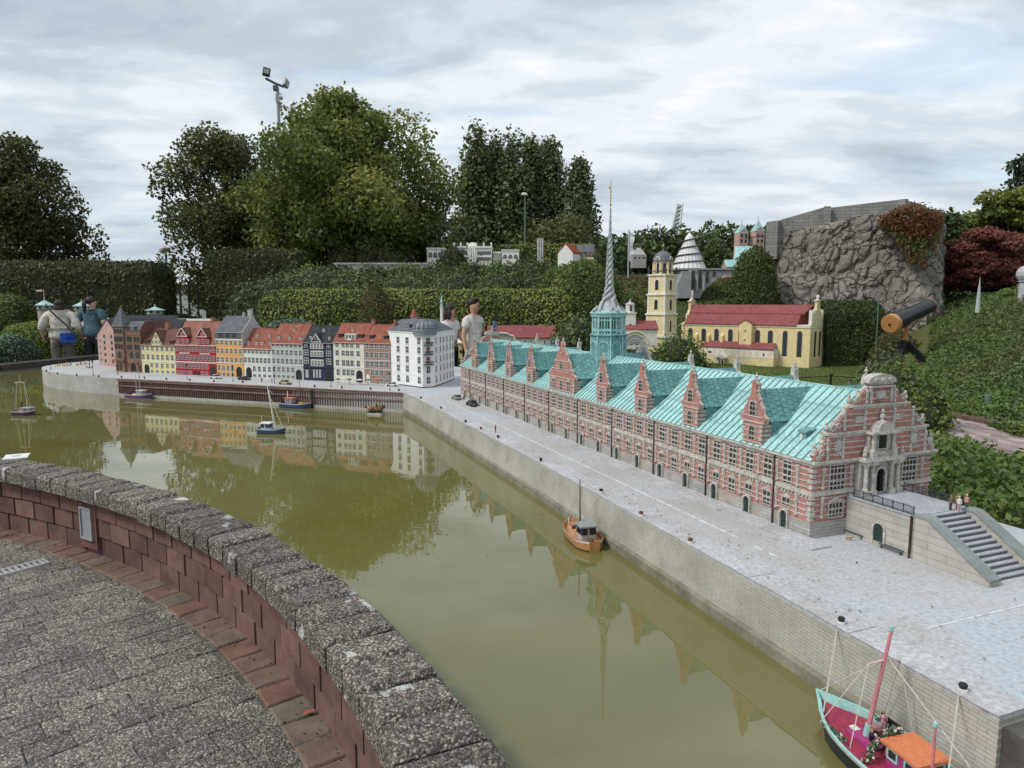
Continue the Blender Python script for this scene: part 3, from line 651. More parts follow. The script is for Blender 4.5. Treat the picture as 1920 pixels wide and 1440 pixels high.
# --- dormers
def arch_pts(w_, h, n=8): return [(-w_/2,0),(w_/2,0)]+[(w_/2*math.cos(math.pi*i/n), h-w_/2+w_/2*math.sin(math.pi*i/n)) for i in range(n+1)]
m_dwin = win_mesh(.038,.066,2,3,M_frame,M_glass,.0012,True,.005,.005)
def outline_stones(mb, pts, y0, y1, r, m=0):
    for i, (x, z) in enumerate(pts): mb.ball((x,(y0+y1)/2,z), (r,(y1-y0)/2+.002,r), 7, m)
def dormer(s_, big=False, front=True):
    d = thing('tmp','','')
    bpy.data.objects.remove(d)
    lh = .066 if not big else .215; top = .320 if not big else .392; sh = .128 if not big else .130; y0, y1 = -.006, .022
    oz = ZE+.006
    lo = [(-lh,0),(lh,0),(lh,sh-.012)]
    if not big:
        up = [(lh+.018,sh-.004),(lh+.020,sh+.014),(lh+.004,sh+.022),(lh-.004,sh+.046),(lh-.006,sh+.06),(lh-.022,sh+.075),(lh-.030,sh+.10),(lh-.044,sh+.118),(.017,sh+.140),(.016,top-.016),(.010,top-.010),(.008,top)]
    else:
        up = [(lh+.014,sh-.006),(lh+.012,sh+.012),(lh-.03,sh+.022),(lh-.04,sh+.05),(lh-.075,sh+.062),(lh-.085,sh+.105),(lh-.105,sh+.118),(.10,sh+.125),(.085,sh+.165),(.06,sh+.185),(.045,sh+.205),(.022,sh+.215),(.020,top-.02),(.012,top)]
    prof = lo+up; full = prof+[(-x,z) for x, z in reversed(up)]+[(-lh,sh-.012)]
    g = MB(); g.ext([(x,y0,z) for x, z in full], (0,y1-y0,0), 0)
    go = g.obj('gable_wall', M_exb, EX, (s_,0,oz))
    st = MB()
    outline_stones(st, up[1:]+[(-x,z) for x, z in up[1:]], y0, y1, .0078)
    for i in range(len(up)-1):
        for sx in (-1,1): st.path([(sx*up[i][0],(y0+y1)/2,up[i][1]),(sx*up[i+1][0],(y0+y1)/2,up[i+1][1])], .0058, 5)
    st.box(-lh-.012,lh+.012,y0-.005,y1,sh-.014,sh-.007)
    if not big:
        st.box(-lh-.004,lh+.004,y0-.003,y1-.002,sh+.014,sh+.019); st.box(-lh-.002,lh+.002,y0-.003,y1,-.002,.006)
    else:
        st.box(-.17,.17,y0-.004,y1-.002,sh+.050,sh+.056); st.box(-.12,.12,y0-.004,y1-.002,sh+.112,sh+.120); st.box(-lh-.002,lh+.002,y0-.003,y1,-.002,.006)
        st.lathe([(.001,-.006),(.026,-.006),(.026,.001),(.018,.002),(.018,.0)], 14, (0,0,0)) if False else None
    for z in ((.020,.046,.072,.098) if not big else (.020,.046,.072,.098)): st.box(-lh+.001,lh-.001,y0-.0022,y0+.0005,z-.0024,z+.0024)
    for z in ((sh+.042,sh+.066,sh+.088) if not big else (sh+.035,sh+.075,sh+.095)):
        wz = lh-.014-(z-sh)*.28 if not big else lh-.05-(z-sh)*.9
        st.box(-wz,wz,y0-.0022,y0+.0005,z-.0024,z+.0024)
    for sx in (-1,1):
        for i in range(5):
            z = .010+i*.0215; w_ = .016 if i % 2 else .010
            st.box(sx*lh-(w_ if sx > 0 else -0.0),sx*lh+(0.004 if sx > 0 else w_),y0-.0035,.0,z,z+.012) if sx > 0 else st.box(-lh-.004,-lh+w_,y0-.0035,.0,z,z+.012)
    for sx in (-1,1):                                          # stone blocks on the cheeks
        for i in range(5): st.box(min(sx*lh,sx*(lh+.003)),max(sx*lh,sx*(lh+.003)),y1*.2,y1+.026,.010+i*.0215,.022+i*.0215)
    zt = top
    st.lathe([(.006,-.004),(.006,.006),(.003,.009),(.008,.014),(.009,.020),(.004,.027),(.0015,.040)], 7, (0,(y0+y1)/2,zt))
    st.obj('carved_edging', M_exs, go)
    sidew = MB().box(-lh,lh,y1,y1+.025,0,sh-.016).obj('cheek_wall', M_exb, go)
    put('window', m_dwin, go, (0,y0,.030)); put('window', m_dwin, go, (0,y0,sh+.022 if not big else sh+.055))
    if big:
        for sx in (-1,1): put('window', m_low, go, (sx*.13,y0,.030))
        cl = MB(); cl.path([(.0+.024*math.cos(a*math.pi/6),y0-.002,sh+.195+.024*math.sin(a*math.pi/6)) for a in range(13)], .003, 5).obj('clock_ring', M_exs, go)
    # copper roof running back through the main roof
    rw = lh+.012; z0 = sh-.004; rt = (ZR-.012)-oz if not big else (ZR+.012)-oz; yb = YM+.02
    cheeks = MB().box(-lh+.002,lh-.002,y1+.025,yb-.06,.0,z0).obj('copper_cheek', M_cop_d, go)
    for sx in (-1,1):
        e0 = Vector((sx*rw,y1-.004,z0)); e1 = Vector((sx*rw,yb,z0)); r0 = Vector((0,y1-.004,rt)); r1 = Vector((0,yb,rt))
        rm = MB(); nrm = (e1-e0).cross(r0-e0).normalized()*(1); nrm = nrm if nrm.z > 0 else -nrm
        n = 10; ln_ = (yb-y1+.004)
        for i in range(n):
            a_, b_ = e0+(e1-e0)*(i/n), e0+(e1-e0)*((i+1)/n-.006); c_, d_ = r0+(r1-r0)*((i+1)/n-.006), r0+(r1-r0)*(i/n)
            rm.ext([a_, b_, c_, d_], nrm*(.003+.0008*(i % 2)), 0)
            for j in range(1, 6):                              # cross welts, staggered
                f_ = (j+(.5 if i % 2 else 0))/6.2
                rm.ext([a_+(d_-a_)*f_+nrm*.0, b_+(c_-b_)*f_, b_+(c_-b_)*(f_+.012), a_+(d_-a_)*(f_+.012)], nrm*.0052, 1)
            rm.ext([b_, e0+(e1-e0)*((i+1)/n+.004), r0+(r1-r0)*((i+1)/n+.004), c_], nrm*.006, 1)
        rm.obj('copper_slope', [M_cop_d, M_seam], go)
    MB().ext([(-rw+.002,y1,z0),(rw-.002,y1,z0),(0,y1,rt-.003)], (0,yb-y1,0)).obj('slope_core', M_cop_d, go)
    MB().path([(0,y1-.006,rt+.004),(0,yb,rt+.004)], .005, 6).obj('ridge_roll', M_cop_l, go)
    # the twin dormer on the back of the roof
    bk = MB(); pr_ = [(-rw,z0),(rw,z0),(0,rt)]
    bk.ext([(x,W2-yb*0+.0,z) for x, z in pr_], (0,-(W2-YM),0), 0); bo = bk.obj('rear_cross_roof', M_cop_d, go)
    bg = MB(); fl = [(x,z) for x, z in full]; bg.ext([(x,W2+.006,z) for x, z in fl], (0,-.028,0), 0)
    bg.lathe([(.006,-.004),(.006,.006),(.003,.009),(.008,.014),(.009,.020),(.004,.027),(.0015,.040)], 7, (0,W2-.008,zt))
    bg.obj('rear_gable', M_exs, bo)
    return go
for s_ in (4.692,4.195,3.690,3.193,1.945,1.445,.960,.452): dormer(s_)
dormer(2.565, True)
# small roof lights between the dormers
for s_, z in ((4.93,.415),(4.50,.43),(4.00,.43),(3.50,.43),(3.02,.43),(2.20,.43),(1.70,.43),(1.20,.43)):
    yb = (z-ZE-.006)/rise*run-.012
    rl = MB(); rl.box(-.020,.020,0,.075,0,.030,0).box(-.017,-.001,-.0015,0,.004,.026,1)
    rl.ext([(-.026,-.006,.0305),(.026,-.006,.0305),(.024,.1,.046),(-.024,.1,.046)], (0,0,.010), 0)
    rl.box(-.026,.026,-.0065,-.0045,.032,.042,0)
    rl.obj('roof_light', [M_cop_d, M_white], EX, (s_,yb,z))
# --- end gables
def gable_outline():
    h = [(0,ZE+.006),(-.002,.372),(.012,.395),(.038,.402),(.052,.425),(.058,.455),(.075,.466),(.078,.470),(.100,.478),(.112,.515),(.135,.530),(.158,.548),(.170,.572),(.190,.582),(.206,.586),(.212,.596),(.240,.602),(.252,.640),(.275,.655),(.290,.662),(.290,.672)]
    return h
GO = gable_outline()
def end_gable(sx, x0):
    full = [(y,z) for y, z in GO]+[(W2-y,z) for y, z in reversed(GO)]
    g = MB(); g.ext([(x0,y,z) for y, z in full], (sx*.03,0,0), 0); go = g.obj('gable_wall', M_exb, EX)
    xf = x0+sx*.03; t = MB()
    def bandy(y0, y1, z0, z1, d): t.box(min(xf,xf+sx*d),max(xf,xf+sx*d),y0,y1,z0,z1)
    def cap(y0, y1, z0, z1, d): t.box(min(x0-sx*.004,xf+sx*d),max(x0-sx*.004,xf+sx*d),y0,y1,z0,z1)
    cap(-.016,W2+.016,ZE-.0045,ZE+.0065,.014); cap(.052,W2-.052,.462,.472,.010); cap(.185,W2-.185,.579,.588,.010)
    bandy(.06,W2-.06,.449,.4615,.003); bandy(.2,W2-.2,.568,.5785,.003)
    for z in (.375,.400,.425): bandy(.055-(.46-z)*.25,W2-.055+(.46-z)*.25,z-.003,z+.003,.003)
    for z in (.497,.522,.547): bandy(.125,W2-.125,z-.003,z+.003,.003)
    for z in (.612,.640): bandy(.262,W2-.262,z-.003,z+.003,.003)
    for sy in (-1,1):
        for y_, za, zb in ((.21,.35,.448),(.30,.35,.448),(.21,.476,.566),(.09,.476,.566),(.085,.590,.655)):
            yy = YM+sy*y_; bandy(yy-.006,yy+.006,za,zb,.006)
            for zq in (za+.008,(za+zb)/2,zb-.008): t.ball((xf+sx*.006,yy,zq),(.004,.009,.006),6)
    for i in range(1,len(GO)-1):
        for q in (GO[i], GO[i+1]): pass
        for sy in (0,1):
            y_ = GO[i][0] if sy == 0 else W2-GO[i][0]; y2 = GO[i+1][0] if sy == 0 else W2-GO[i+1][0]
            t.path([(x0+sx*.016,y_,GO[i][1]),(x0+sx*.016,y2,GO[i+1][1])], .0105, 6)
    for y_, z, r_ in ((.030,.385,.014),(.092,.492,.018),(.120,.500,.014),(.228,.612,.016),(.015,.362,.013)):  # scroll volutes
        for yy in (y_, W2-y_):
            t.path([(xf+sx*.003,yy+r_*(1-a*.05)*math.cos(a*.7),z+r_*(1-a*.05)*math.sin(a*.7)) for a in range(13)], .004, 5)
            t.ball((xf+sx*.002,yy,z),(.005,.005,.005),6)
    for y_, z in ((.045,.412),(.068,.472),(.192,.588),(.004,.375)):  # vases and balls
        for yy in (y_, W2-y_):
            t.lathe([(.009,0),(.005,.006),(.012,.016),(.011,.026),(.004,.031),(.007,.037),(.007,.045),(.002,.050)], 8, (x0+sx*.016,yy,z))
    # crowning aedicule
    cap(.290,.440,.662,.670,.014); cap(.296,.434,.674,.682,.006)
    for yy in (.302,.428): bandy(yy-.007,yy+.007,.59,.661,.008)
    n = 10; seg = [(YM+.085*math.cos(math.pi*i/n), .688+.034*math.sin(math.pi*i/n)) for i in range(n+1)]
    t.ext([(x0-sx*.006,y,z) for y, z in [(YM-.085,.682),(YM+.085,.682)]+seg], (sx*.046,0,0), 0)
    for yy in (-.04,0,.04): t.ball((xf+sx*.012,YM+yy,.697),(.006,.016,.010),7)
    t.box(min(xf,xf+sx*.005),max(xf,xf+sx*.005),YM-.028,YM+.028,.615,.645)
    for i in range(3): t.path([(xf+sx*.004,YM-.035+.035*j,.606-(.008 if j == 1 else 0)) for j in range(3)], .003, 4)
    for yy in (YM-.115, YM+.115): t.box(min(xf,xf+sx*.004),max(xf,xf+sx*.004),yy-.030,yy+.030,.507,.536)
    for yy in (YM-.235, YM+.235):                              # oval shields
        t.lathe([(.004,0),(.024,.0),(.026,.004),(.022,.007),(.004,.006)], 12, (0,0,0)) if False else None
        t.ball((xf,yy,.412),(.006,.021,.028),10)
        for a in range(10): t.ball((xf+sx*.003,yy+.025*math.cos(a*math.pi/5),.412+.033*math.sin(a*math.pi/5)),(.004,.006,.006),5)
        t.box(min(xf,xf+sx*.004),max(xf,xf+sx*.004),yy-.035,yy+.035,.366,.371)
    t.obj('gable_stonework', M_exs, go)
    return go
G1 = end_gable(1, EL-.018); G2 = end_gable(-1, .018)
# near end: windows, herms and the portal
m_gw = win_mesh(.086,.108,4,3,M_exs,M_glass,.0032,False,.0065,.005)
me = win_mesh(.080,.068,4,2,M_exs,M_glass,.0032,False,.0065,.005); mb = MB(); mb.v = [tuple(q.co) for q in me.vertices]; mb.f = [tuple(p.vertices) for p in me.polygons]; mb.m = [p.material_index for p in me.polygons]
pedi(mb, .076, .0725, .009); m_gl = mb.mesh('window', [M_glass, M_exs, M_exs])
RX = math.pi/2
for yy in (.142, W2-.142):
    put('window', m_gw, EX, (EL,yy,.212), RX); put('window', m_gl, EX, (EL,yy,.086), RX)
for yy in (.060,.225,W2-.225,W2-.060):
    put('pilaster', hm, EX, (EL,yy,.216), RX); put('pilaster', hm, EX, (EL,yy,.084), RX)
PO = thing('portal', None, None, (EL,YM,.186), RX); PO.parent = EX
pb = MB(); pb.box(-.118,.118,-.030,.0,-.02,.160).box(-.075,.075,-.034,.0,.160,.270)
for x in (-.098,-.058,.058,.098):
    pb.box(x-.015,x+.015,-.062,-.028,-.018,.016); pb.lathe([(.012,.016),(.013,.022),(.009,.026),(.0098,.06),(.0085,.120),(.012,.126),(.013,.134)], 10, (x,-.046,0)); pb.box(x-.016,x+.016,-.062,-.028,.134,.148)
pb.box(-.124,.124,-.066,.0,.148,.156).box(-.122,.122,-.060,-.0,.1562,.164)
pb.box(-.066,.066,-.045,-.033,.164,.190)
for x in (-.062,.062):
    pb.box(x-.014,x+.014,-.056,-.030,.164,.196); pb.lathe([(.010,.196),(.008,.202),(.0085,.23),(.0075,.256),(.011,.262),(.012,.268)], 9, (x,-.044,0))
pb.box(-.088,.088,-.062,.0,.270,.280)
n = 10; pb.ext([(-.052,-.058,.280)]+[(.052*math.cos(math.pi*(1-i/n)),-.058,.2805+.046*math.sin(math.pi*(1-i/n))) for i in range(n+1)], (0,.056,0))
for x in (-.115,.115): pb.lathe([(.008,0),(.005,.005),(.010,.014),(.008,.022),(.003,.027),(.006,.032),(.005,.039),(.001,.043)], 8, (x,-.048,.164))
pb.lathe([(.010,0),(.006,.006),(.012,.016),(.010,.028),(.004,.034),(.008,.041),(.006,.05),(.001,.056)], 8, (0,-.03,.325))
for x in (-.09,.09): pb.ball((x,-.030,.19),(.012,.010,.026),8)
for x in (-.02,0,.02): pb.ball((x,-.047,.177),(.010,.004,.007),6)
pb.obj('portal_stone', M_exs, PO)
dm = win_mesh(.052,.108,2,4,mat('black_door', (.012,.011,.010), .4, .2, 30, 0, 40),mat('black_door2', (.008,.008,.009), .3, .2, 30, 0, 40),.002,True,.010,.012,'door',M_exs)
put('door', dm, PO, (0,-.031,0)); put('window', win_mesh(.052,.062,1,1,M_exs,M_glass,.002,False,.006,.004), PO, (-.0,-.0345,.200))
# --- spire tower
TX, TY = 2.628, YM; TW = thing('spire_tower', None, None, (TX,TY,0)); TW.parent = EX
o8 = math.pi/8
tb = MB(); tb.lathe([(.134,ZR-.20),(.134,.78),(.147,.788),(.147,.796),(.136,.802)], 8, (0,0,0), 0, o8)
tb.obj('copper_base', M_cop_d, TW)
ar = MB()
for i in range(8):
    a = o8*2*i; ca, sa = math.cos(a), math.sin(a); r_ = .134*math.cos(o8); hw = .036
    pts = [(-hw,.60),(-hw,.715)]+[(-hw*math.cos(math.pi*j/8),.715+hw*.75*math.sin(math.pi*j/8)) for j in range(9)]+[(hw,.60)]
    ar.path([((r_+.002)*ca-x*sa,(r_+.002)*sa+x*ca,z) for x, z in pts], .004, 5)
    ar.path([(.135*math.cos(a+o8),.135*math.sin(a+o8),.5),(.135*math.cos(a+o8),.135*math.sin(a+o8),.786)], .006, 6)
ar.obj('blind_arches', M_cop_l, TW)
lt = MB()
for i in range(8):
    a = o8+o8*2*i
    lt.path([(.122*math.cos(a),.122*math.sin(a),.80),(.122*math.cos(a),.122*math.sin(a),.93)], .009, 6)
    for f_ in (.25,.5,.75):
        a2 = a+o8*2*f_; r_ = .122*math.cos(o8)/math.cos(o8*2*f_-o8); lt.path([(r_*math.cos(a2),r_*math.sin(a2),.80),(r_*math.cos(a2),r_*math.sin(a2),.93)], (.006 if f_ == .5 else .003), 5)
    for z, rr in ((.825,.006),(.835,.004),(.905,.005)):
        lt.path([(.122*math.cos(a),.122*math.sin(a),z),(.122*math.cos(a+2*o8),.122*math.sin(a+2*o8),z)], rr, 5)
lt.obj('open_lantern', M_cop_l, TW)
MB().lathe([(.08,.80),(.08,.93)], 8, (0,0,0), 0, o8).obj('lantern_core', M_cop_d, TW) if False else None
MB().lathe([(.130,.925),(.138,.935),(.138,.948),(.146,.952),(.148,.962),(.140,.968),(.10,.985)], 8, (0,0,0), 0, o8).obj('lantern_cornice', M_cop_l, TW)
def rad(z):
    ks = [(.965,.118),(1.00,.088),(1.05,.058),(1.10,.036),(1.16,.025),(1.285,.0215),(1.43,.017),(1.55,.0105),(1.68,.006),(1.78,.004)]
    return float(np.interp(z, [q[0] for q in ks], [q[1] for q in ks]))
MB().lathe([(rad(z)*.72,z) for z in np.linspace(.965,1.78,26)], 12).obj('spire_cone', M_lead, TW)
for i in range(4):
    zz_ = np.linspace(.972,1.75,90); pts = []; rr = []
    for z in zz_:
        tw_ = math.pi/2*i+max(0,z-1.06)*34; r_ = rad(z)*(.86 if z > 1.1 else .92)
        pts.append((r_*math.cos(tw_),r_*math.sin(tw_),z)); rr.append(max(.0020,min(.0145,rad(z)*.50))*(1 if z > 1.0 else .85))
    tl_ = MB().path(pts, rr, 7)
    a = math.pi/2*i; tl_.ball((.122*math.cos(a),.122*math.sin(a),.985),(.018,.018,.012),8); tl_.ball((.138*math.cos(a),.138*math.sin(a),.975),(.012,.012,.008),6)
    for sg in (-1,1): tl_.path([(.09*math.cos(a+sg*.25),.09*math.sin(a+sg*.25),1.01),(.115*math.cos(a+sg*.42),.115*math.sin(a+sg*.42),.980),(.13*math.cos(a+sg*.46),.13*math.sin(a+sg*.46),.974)], [.011,.008,.005], 6)
    tl_.obj('dragon_tail', M_lead, TW, smooth=True)
fi = MB(); fi.path([(0,0,1.75),(0,0,1.93)], .0035, 5)
for z, r_ in ((1.775,.010),(1.80,.007),(1.825,.009),(1.85,.006),(1.87,.008),(1.885,.005)): fi.ball((0,0,z), r_, 7)
fi.box(-.028,-.002,-.0015,.0015,1.895,1.912); fi.path([(0,0,1.92),(0,0,1.965)], [.003,.001], 5)
fi.obj('finial', M_gold, TW)
# --- terrace and stairs at the near end
M_tst = brick_mat('terrace_ashlar', (.45,.43,.39), (.40,.385,.345), (.27,.26,.23), .16, .030, .05, (1,1), .9, .35, .18, 10)
M_tcap = mat('terrace_cap', (.23,.25,.24), .85, .15, 12, .2, 80)
M_tdk = mat('terrace_deck', (.36,.375,.40), .9, .12, 8, .2, 80, fine=.2)
TE = thing('terrace_stairs', 'grey stone terrace with a flight of steps before the brick gable', 'terrace', tuple(EW(EL+.006,.205)), ERZ)
TLN, TWD, TH = .335, .325, .178                       # landing length, width, height; local x away from the gable
MB().box(0,TLN,0,TWD,0,TH-.006).obj('stone_wall', M_tst, TE)
MB().box(-.002,TLN-.001,-.004,TWD+.004,TH-.0058,TH).obj('landing', M_tdk, TE)
MB().box(-.001,TLN+.002,-.0045,TWD+.0045,.0,.020).obj('plinth', M_exbase, TE)
NST = 13; SRUN = .285; sp_ = MB().box(0,SRUN/NST-.0006,.0525,TWD-.0525,-.012,-.0002).mesh('step', M_tdk)
rs_ = MB().box(-.003,.0,.0525,TWD-.0525,-.012,.0).mesh('step_face', mat('step_riser_shade', (.12,.13,.14), .9, .15, 30, .1, 80))  # dark risers: shade below each nosing put into the colour
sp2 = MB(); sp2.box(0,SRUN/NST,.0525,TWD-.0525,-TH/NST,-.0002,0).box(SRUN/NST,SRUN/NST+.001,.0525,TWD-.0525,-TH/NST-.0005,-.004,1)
sp2 = sp2.mesh('step', [M_tdk, MATS['step_riser_shade']])
for i in range(NST): put('step', sp2, TE, (TLN+.001+i*SRUN/NST,0,TH-.001-i*TH/NST))
for y0 in (0, TWD-.052):
    pr_ = [(TLN+.0015,y0,.0),(TLN+.03+SRUN,y0,.0),(TLN+.03+SRUN,y0,.016),(TLN+.055,y0,TH-.001),(TLN+.0015,y0,TH-.001)]
    MB().ext(pr_, (0,.052,0)).obj('stringer', M_tst, TE)
    c1 = MB(); c1.ext([(TLN+.053,y0-.004,TH-.0005),(TLN+.034+SRUN,y0-.004,.016),(TLN+.034+SRUN,y0-.004,.028),(TLN+.055,y0-.004,TH+.008),(TLN+.0025,y0-.004,TH+.008),(TLN+.0025,y0-.004,TH-.0005)], (0,.060,0)).obj('stringer_cap', M_tcap, TE)
m_td = win_mesh(.050,.098,1,1,M_exs,M_gdoor,.002,True,.007,.010,'door'); put('door', m_td, TE, (.175,0,.002))
MB().path([(.327,-.006,0),(.327,-.006,TH)], .005, 6).obj('downpipe', M_pipe, TE)
M_iron = mat('wrought_iron', (.035,.042,.055), .5, .1, 30, 0, 40)
def railing(p0, p1, name='railing'):
    p0, p1 = Vector(p0), Vector(p1); n = 6; mb = MB()
    for z in (.004,.034): mb.path([p0+Vector((0,0,z)), p1+Vector((0,0,z))], .0016, 4)
    for i in range(n+1): q = p0+(p1-p0)*(i/n); mb.path([q, q+Vector((0,0,.038))], .0022, 4)
    k = 30
    for i in range(k):
        a, c = p0+(p1-p0)*(i/k), p0+(p1-p0)*((i+2)/k) if i+2 <= k else p1
        mb.path([a+Vector((0,0,.004)), c+Vector((0,0,.034))], .0008, 3, cap=False); mb.path([a+Vector((0,0,.034)), c+Vector((0,0,.004))], .0008, 3, cap=False)
    return mb.obj(name, M_iron, TE)
railing((.03,.008,TH), (TLN-.01,.008,TH)); railing((.03,TWD-.008,TH), (TLN-.03,TWD-.008,TH))
# dark benches by the terrace wall, and a dog
def bench(P, rz, label):
    bnc = thing('bench', label, 'bench', P, rz, 'benches along the terrace wall'); Mb = mat('bench_grey', (.095,.115,.12), .6, .15, 30, .1, 80)
    MB().box(-.055,.055,-.014,.014,.016,.020).obj('seat', Mb, bnc); MB().ext([(-.055,.014,.020),(.055,.014,.020),(.055,.020,.044),(-.055,.020,.044)], (0,.003,0)).obj('backrest', Mb, bnc)
    lg = MB().box(-.003,.003,-.012,.012,0,.016).mesh('leg', Mb)
    for x in (-.045,.045): put('leg', lg, bnc, (x,0,0))
bench(tuple(U(1602,1006,QZ)), ERZ, 'dark grey bench beside the green arched door, near the brick gable corner')
bench(tuple(U(1672,1034,QZ)), ERZ, 'dark grey bench against the terrace wall, nearer the steps')
# ================================================================== HARBOUR HOUSES
RP1 = U(267,699,QZ); RP2 = U(734,720,QZ); rx_ = RP2-RP1; rx_ /= np.linalg.norm(rx_); ry_ = np.array([-rx_[1], rx_[0], 0]); RRZ = math.atan2(rx_[1], rx_[0])
def rp(u, v, off=0.0):
    q = hit(u, v, RP1+ry_*off, ry_)-RP1; return float(q@rx_), float(q[2])
def RW(s, y, z=0): return RP1+rx_*s+ry_*y+np.array([0,0,z])
def tile_mat(name, c):
    """clay or slate roof: courses of small tiles in relief"""
    if name in MATS: return MATS[name]
    m = brick_mat(name, c, tuple(x*.82 for x in c), tuple(x*.55 for x in c), .016, .011, .12, (1,0), .9, .55, .28, 14, dirt=tuple(x*.55 for x in c)); return m
T_red = tile_mat('terracotta_tile', (.37,.135,.095)); T_pink = tile_mat('faded_tile', (.38,.175,.13)); T_brown = tile_mat('brown_tile', (.21,.105,.08))
T_slate = tile_mat('grey_slate', (.17,.185,.20)); T_dslate = tile_mat('dark_slate', (.055,.06,.07))
M_wbar = mat('white_bar', (.66,.66,.63), .6, .06, 30, 0, 40); M_wtrim = mat('white_trim', (.70,.69,.65), .7, .08, 30, 0, 40)
M_wglass = mat('window_glass', (.06,.068,.07), .15, .5, 30, 0, 40, spec=.5)
M_dark = mat('dark_doorway', (.018,.018,.019), .7, .2, 30, 0, 40); M_chim = mat('chimney_brick', (.27,.125,.095), .9, .25, 60, .3, 150)
M_blk = mat('matt_black', (.02,.02,.022), .6, .2, 40, 0, 40)
def plaster(name, c, dirt=None): return mat(name, c, .85, .10, 10, .2, 90, dirt=dirt or tuple(x*.62 for x in c), dirt_amt=.35, dirt_s=9)
WIN = {}
def rwin(wd, h, nx=2, ny=2, arch=False, fm=None, glass=None, name='window'):
    k = (round(wd,4), round(h,4), nx, ny, arch, fm.name if fm else '', name)
    if k not in WIN: WIN[k] = win_mesh(wd, h, nx, ny, fm or M_wbar, glass or M_wglass, .0035, arch, .0035, .0045, name)
    return WIN[k]
MPP = 9.45/1300                                           # metres per photo pixel at the row
def house(label, u0, u1, bv, eave, ridge, wall, roof, rows, name='harbour_house', depth=.44, doors=(), trim=(), roofover=.010, group='harbour houses along the quay', cols=None, cgroup=True):
    """u0,u1 base corners in the photo, bv base line, eave/ridge lines; rows: (v, h_px, [u...], w_px, kw)"""
    um = (u0+u1)/2; s0, zb = rp(u0,bv); s1, _ = rp(u1,bv); W = s1-s0; sc = MPP
    H = rp(um,eave)[1]; ZRg = rp(um,ridge,depth/2)[1]
    t = thing(name, label, 'house', tuple(RW(s0,0)), RRZ, group)
    MB().box(.001,W-.001,0,depth,0,H).obj('wall', wall, t)
    g = MB()
    for x0 in (.001, W-.008): g.ext([(x0,0.001,H),(x0,depth-.001,H),(x0,depth/2,ZRg-.006)], (.007,0,0))
    g.obj('gable_end', wall, t)
    ro = thing('roof', None, None); bpy.data.objects.remove(ro)
    r_ = MB(); e = roofover
    sl = (ZRg-H)/(depth/2)
    r_.ext([(-.002,-e,H-e*sl+.004),(W+.002,-e,H-e*sl+.004),(W+.002,depth/2,ZRg+.004),(-.002,depth/2,ZRg+.004)], (0,0,-.008))
    r_.ext([(-.002,depth+e,H-e*sl+.004),(W+.002,depth+e,H-e*sl+.004),(W+.002,depth/2+.001,ZRg+.004),(-.002,depth/2+.001,ZRg+.004)], (0,0,-.008))
    r_.path([(-.002,depth/2,ZRg+.003),(W+.002,depth/2,ZRg+.003)], .006, 6)
    rf = r_.obj('roof', roof, t)
    MB().box(-.0005,W+.0005,-.008,.0,H-.012,H-.001).obj('cornice', M_wtrim if wall not in (None,) else wall, t)
    def X(u): return (u-u0)/(u1-u0)*W
    def Z(u, v): return rp(u, v)[1]
    for row in rows:
        v, hp, us, wp = row[:4]; kw = row[4] if len(row) > 4 else {}
        for u in us:
            vv = v+(u-um)*(.045)
            put('window', rwin(round(wp*sc,3), round(hp*sc,3), **kw), t, (X(u), 0, max(.004, Z(u, vv+hp/2))))
    for u, wp, hp, m in doors:
        put('door', rwin(round(wp*sc,3), round(hp*sc,3), 1, 1, True, m, m, 'door'), t, (X(u), 0, .003))
    for ua, ub, va, th_ in trim:
        z = Z((ua+ub)/2, va); MB().box(X(ua),X(ub),-.005,0,z-th_*sc/2,z+th_*sc/2).obj('trim_band', M_wtrim, t)
    return dict(t=t, rf=rf, W=W, H=H, ZR=ZRg, X=X, Z=Z, depth=depth, sl=sl, sc=sc, um=um)
def on_roof(h, u, v):
    """point on the front slope seen at (u,v)"""
    P = RW(0,0)+np.array([0,0,h['H']]); n = -ry_*h['sl']*1.0+np.array([0,0,1.0]); q = hit(u, v, P, n)
    inv = q-np.array(h['t'].location); return float(inv@rx_), float(inv@ry_), float(inv[2])
def rdormer(h, u, v, wp, hp, body, roof, nx=2, ny=1, flat=False, fm=None):
    x, y, z = on_roof(h, u, v); w_ = wp*MPP; hh = hp*MPP; d = MB()
    d.box(x-w_/2,x+w_/2,y,y+hh/h['sl']+.02,z-.002,z+hh,0)
    if flat: d.ext([(x-w_/2-.004,y-.006,z+hh+.0005),(x+w_/2+.004,y-.006,z+hh+.0005),(x+w_/2+.004,y+hh/h['sl']+.03,z+hh+.006),(x-w_/2-.004,y+hh/h['sl']+.03,z+hh+.006)], (0,0,.005), 1)
    else: d.ext([(x-w_/2-.004,y-.005,z+hh),(x+w_/2+.004,y-.005,z+hh),(x,y-.005,z+hh+w_*.35)], (0,hh/h['sl']+.03,0), 1)
    o = d.obj('dormer', [body, roof], h['t']); put('window', rwin(round(w_*.62,3), round(hh*.66,3), nx, ny, fm=fm), o, (x,y,z+hh*.12))
def chimney(h, u, v, wp=9, hp=12, m=None):
    x = h['X'](u); z = h['ZR']; w_ = wp*MPP; hh = hp*MPP
    c = MB().box(x-w_/2,x+w_/2,h['depth']/2-w_*.4,h['depth']/2+w_*.4,z-.04,z+hh).box(x-w_/2-.003,x+w_/2+.003,h['depth']/2-w_*.4-.003,h['depth']/2+w_*.4+.003,z+hh,z+hh+.005)
    for k in (-.25,.25): c.lathe([(.006,0),(.005,.014)], 6, (x+k*w_,h['depth']/2,z+hh+.005))
    c.obj('chimney', m or M_chim, h['t'])
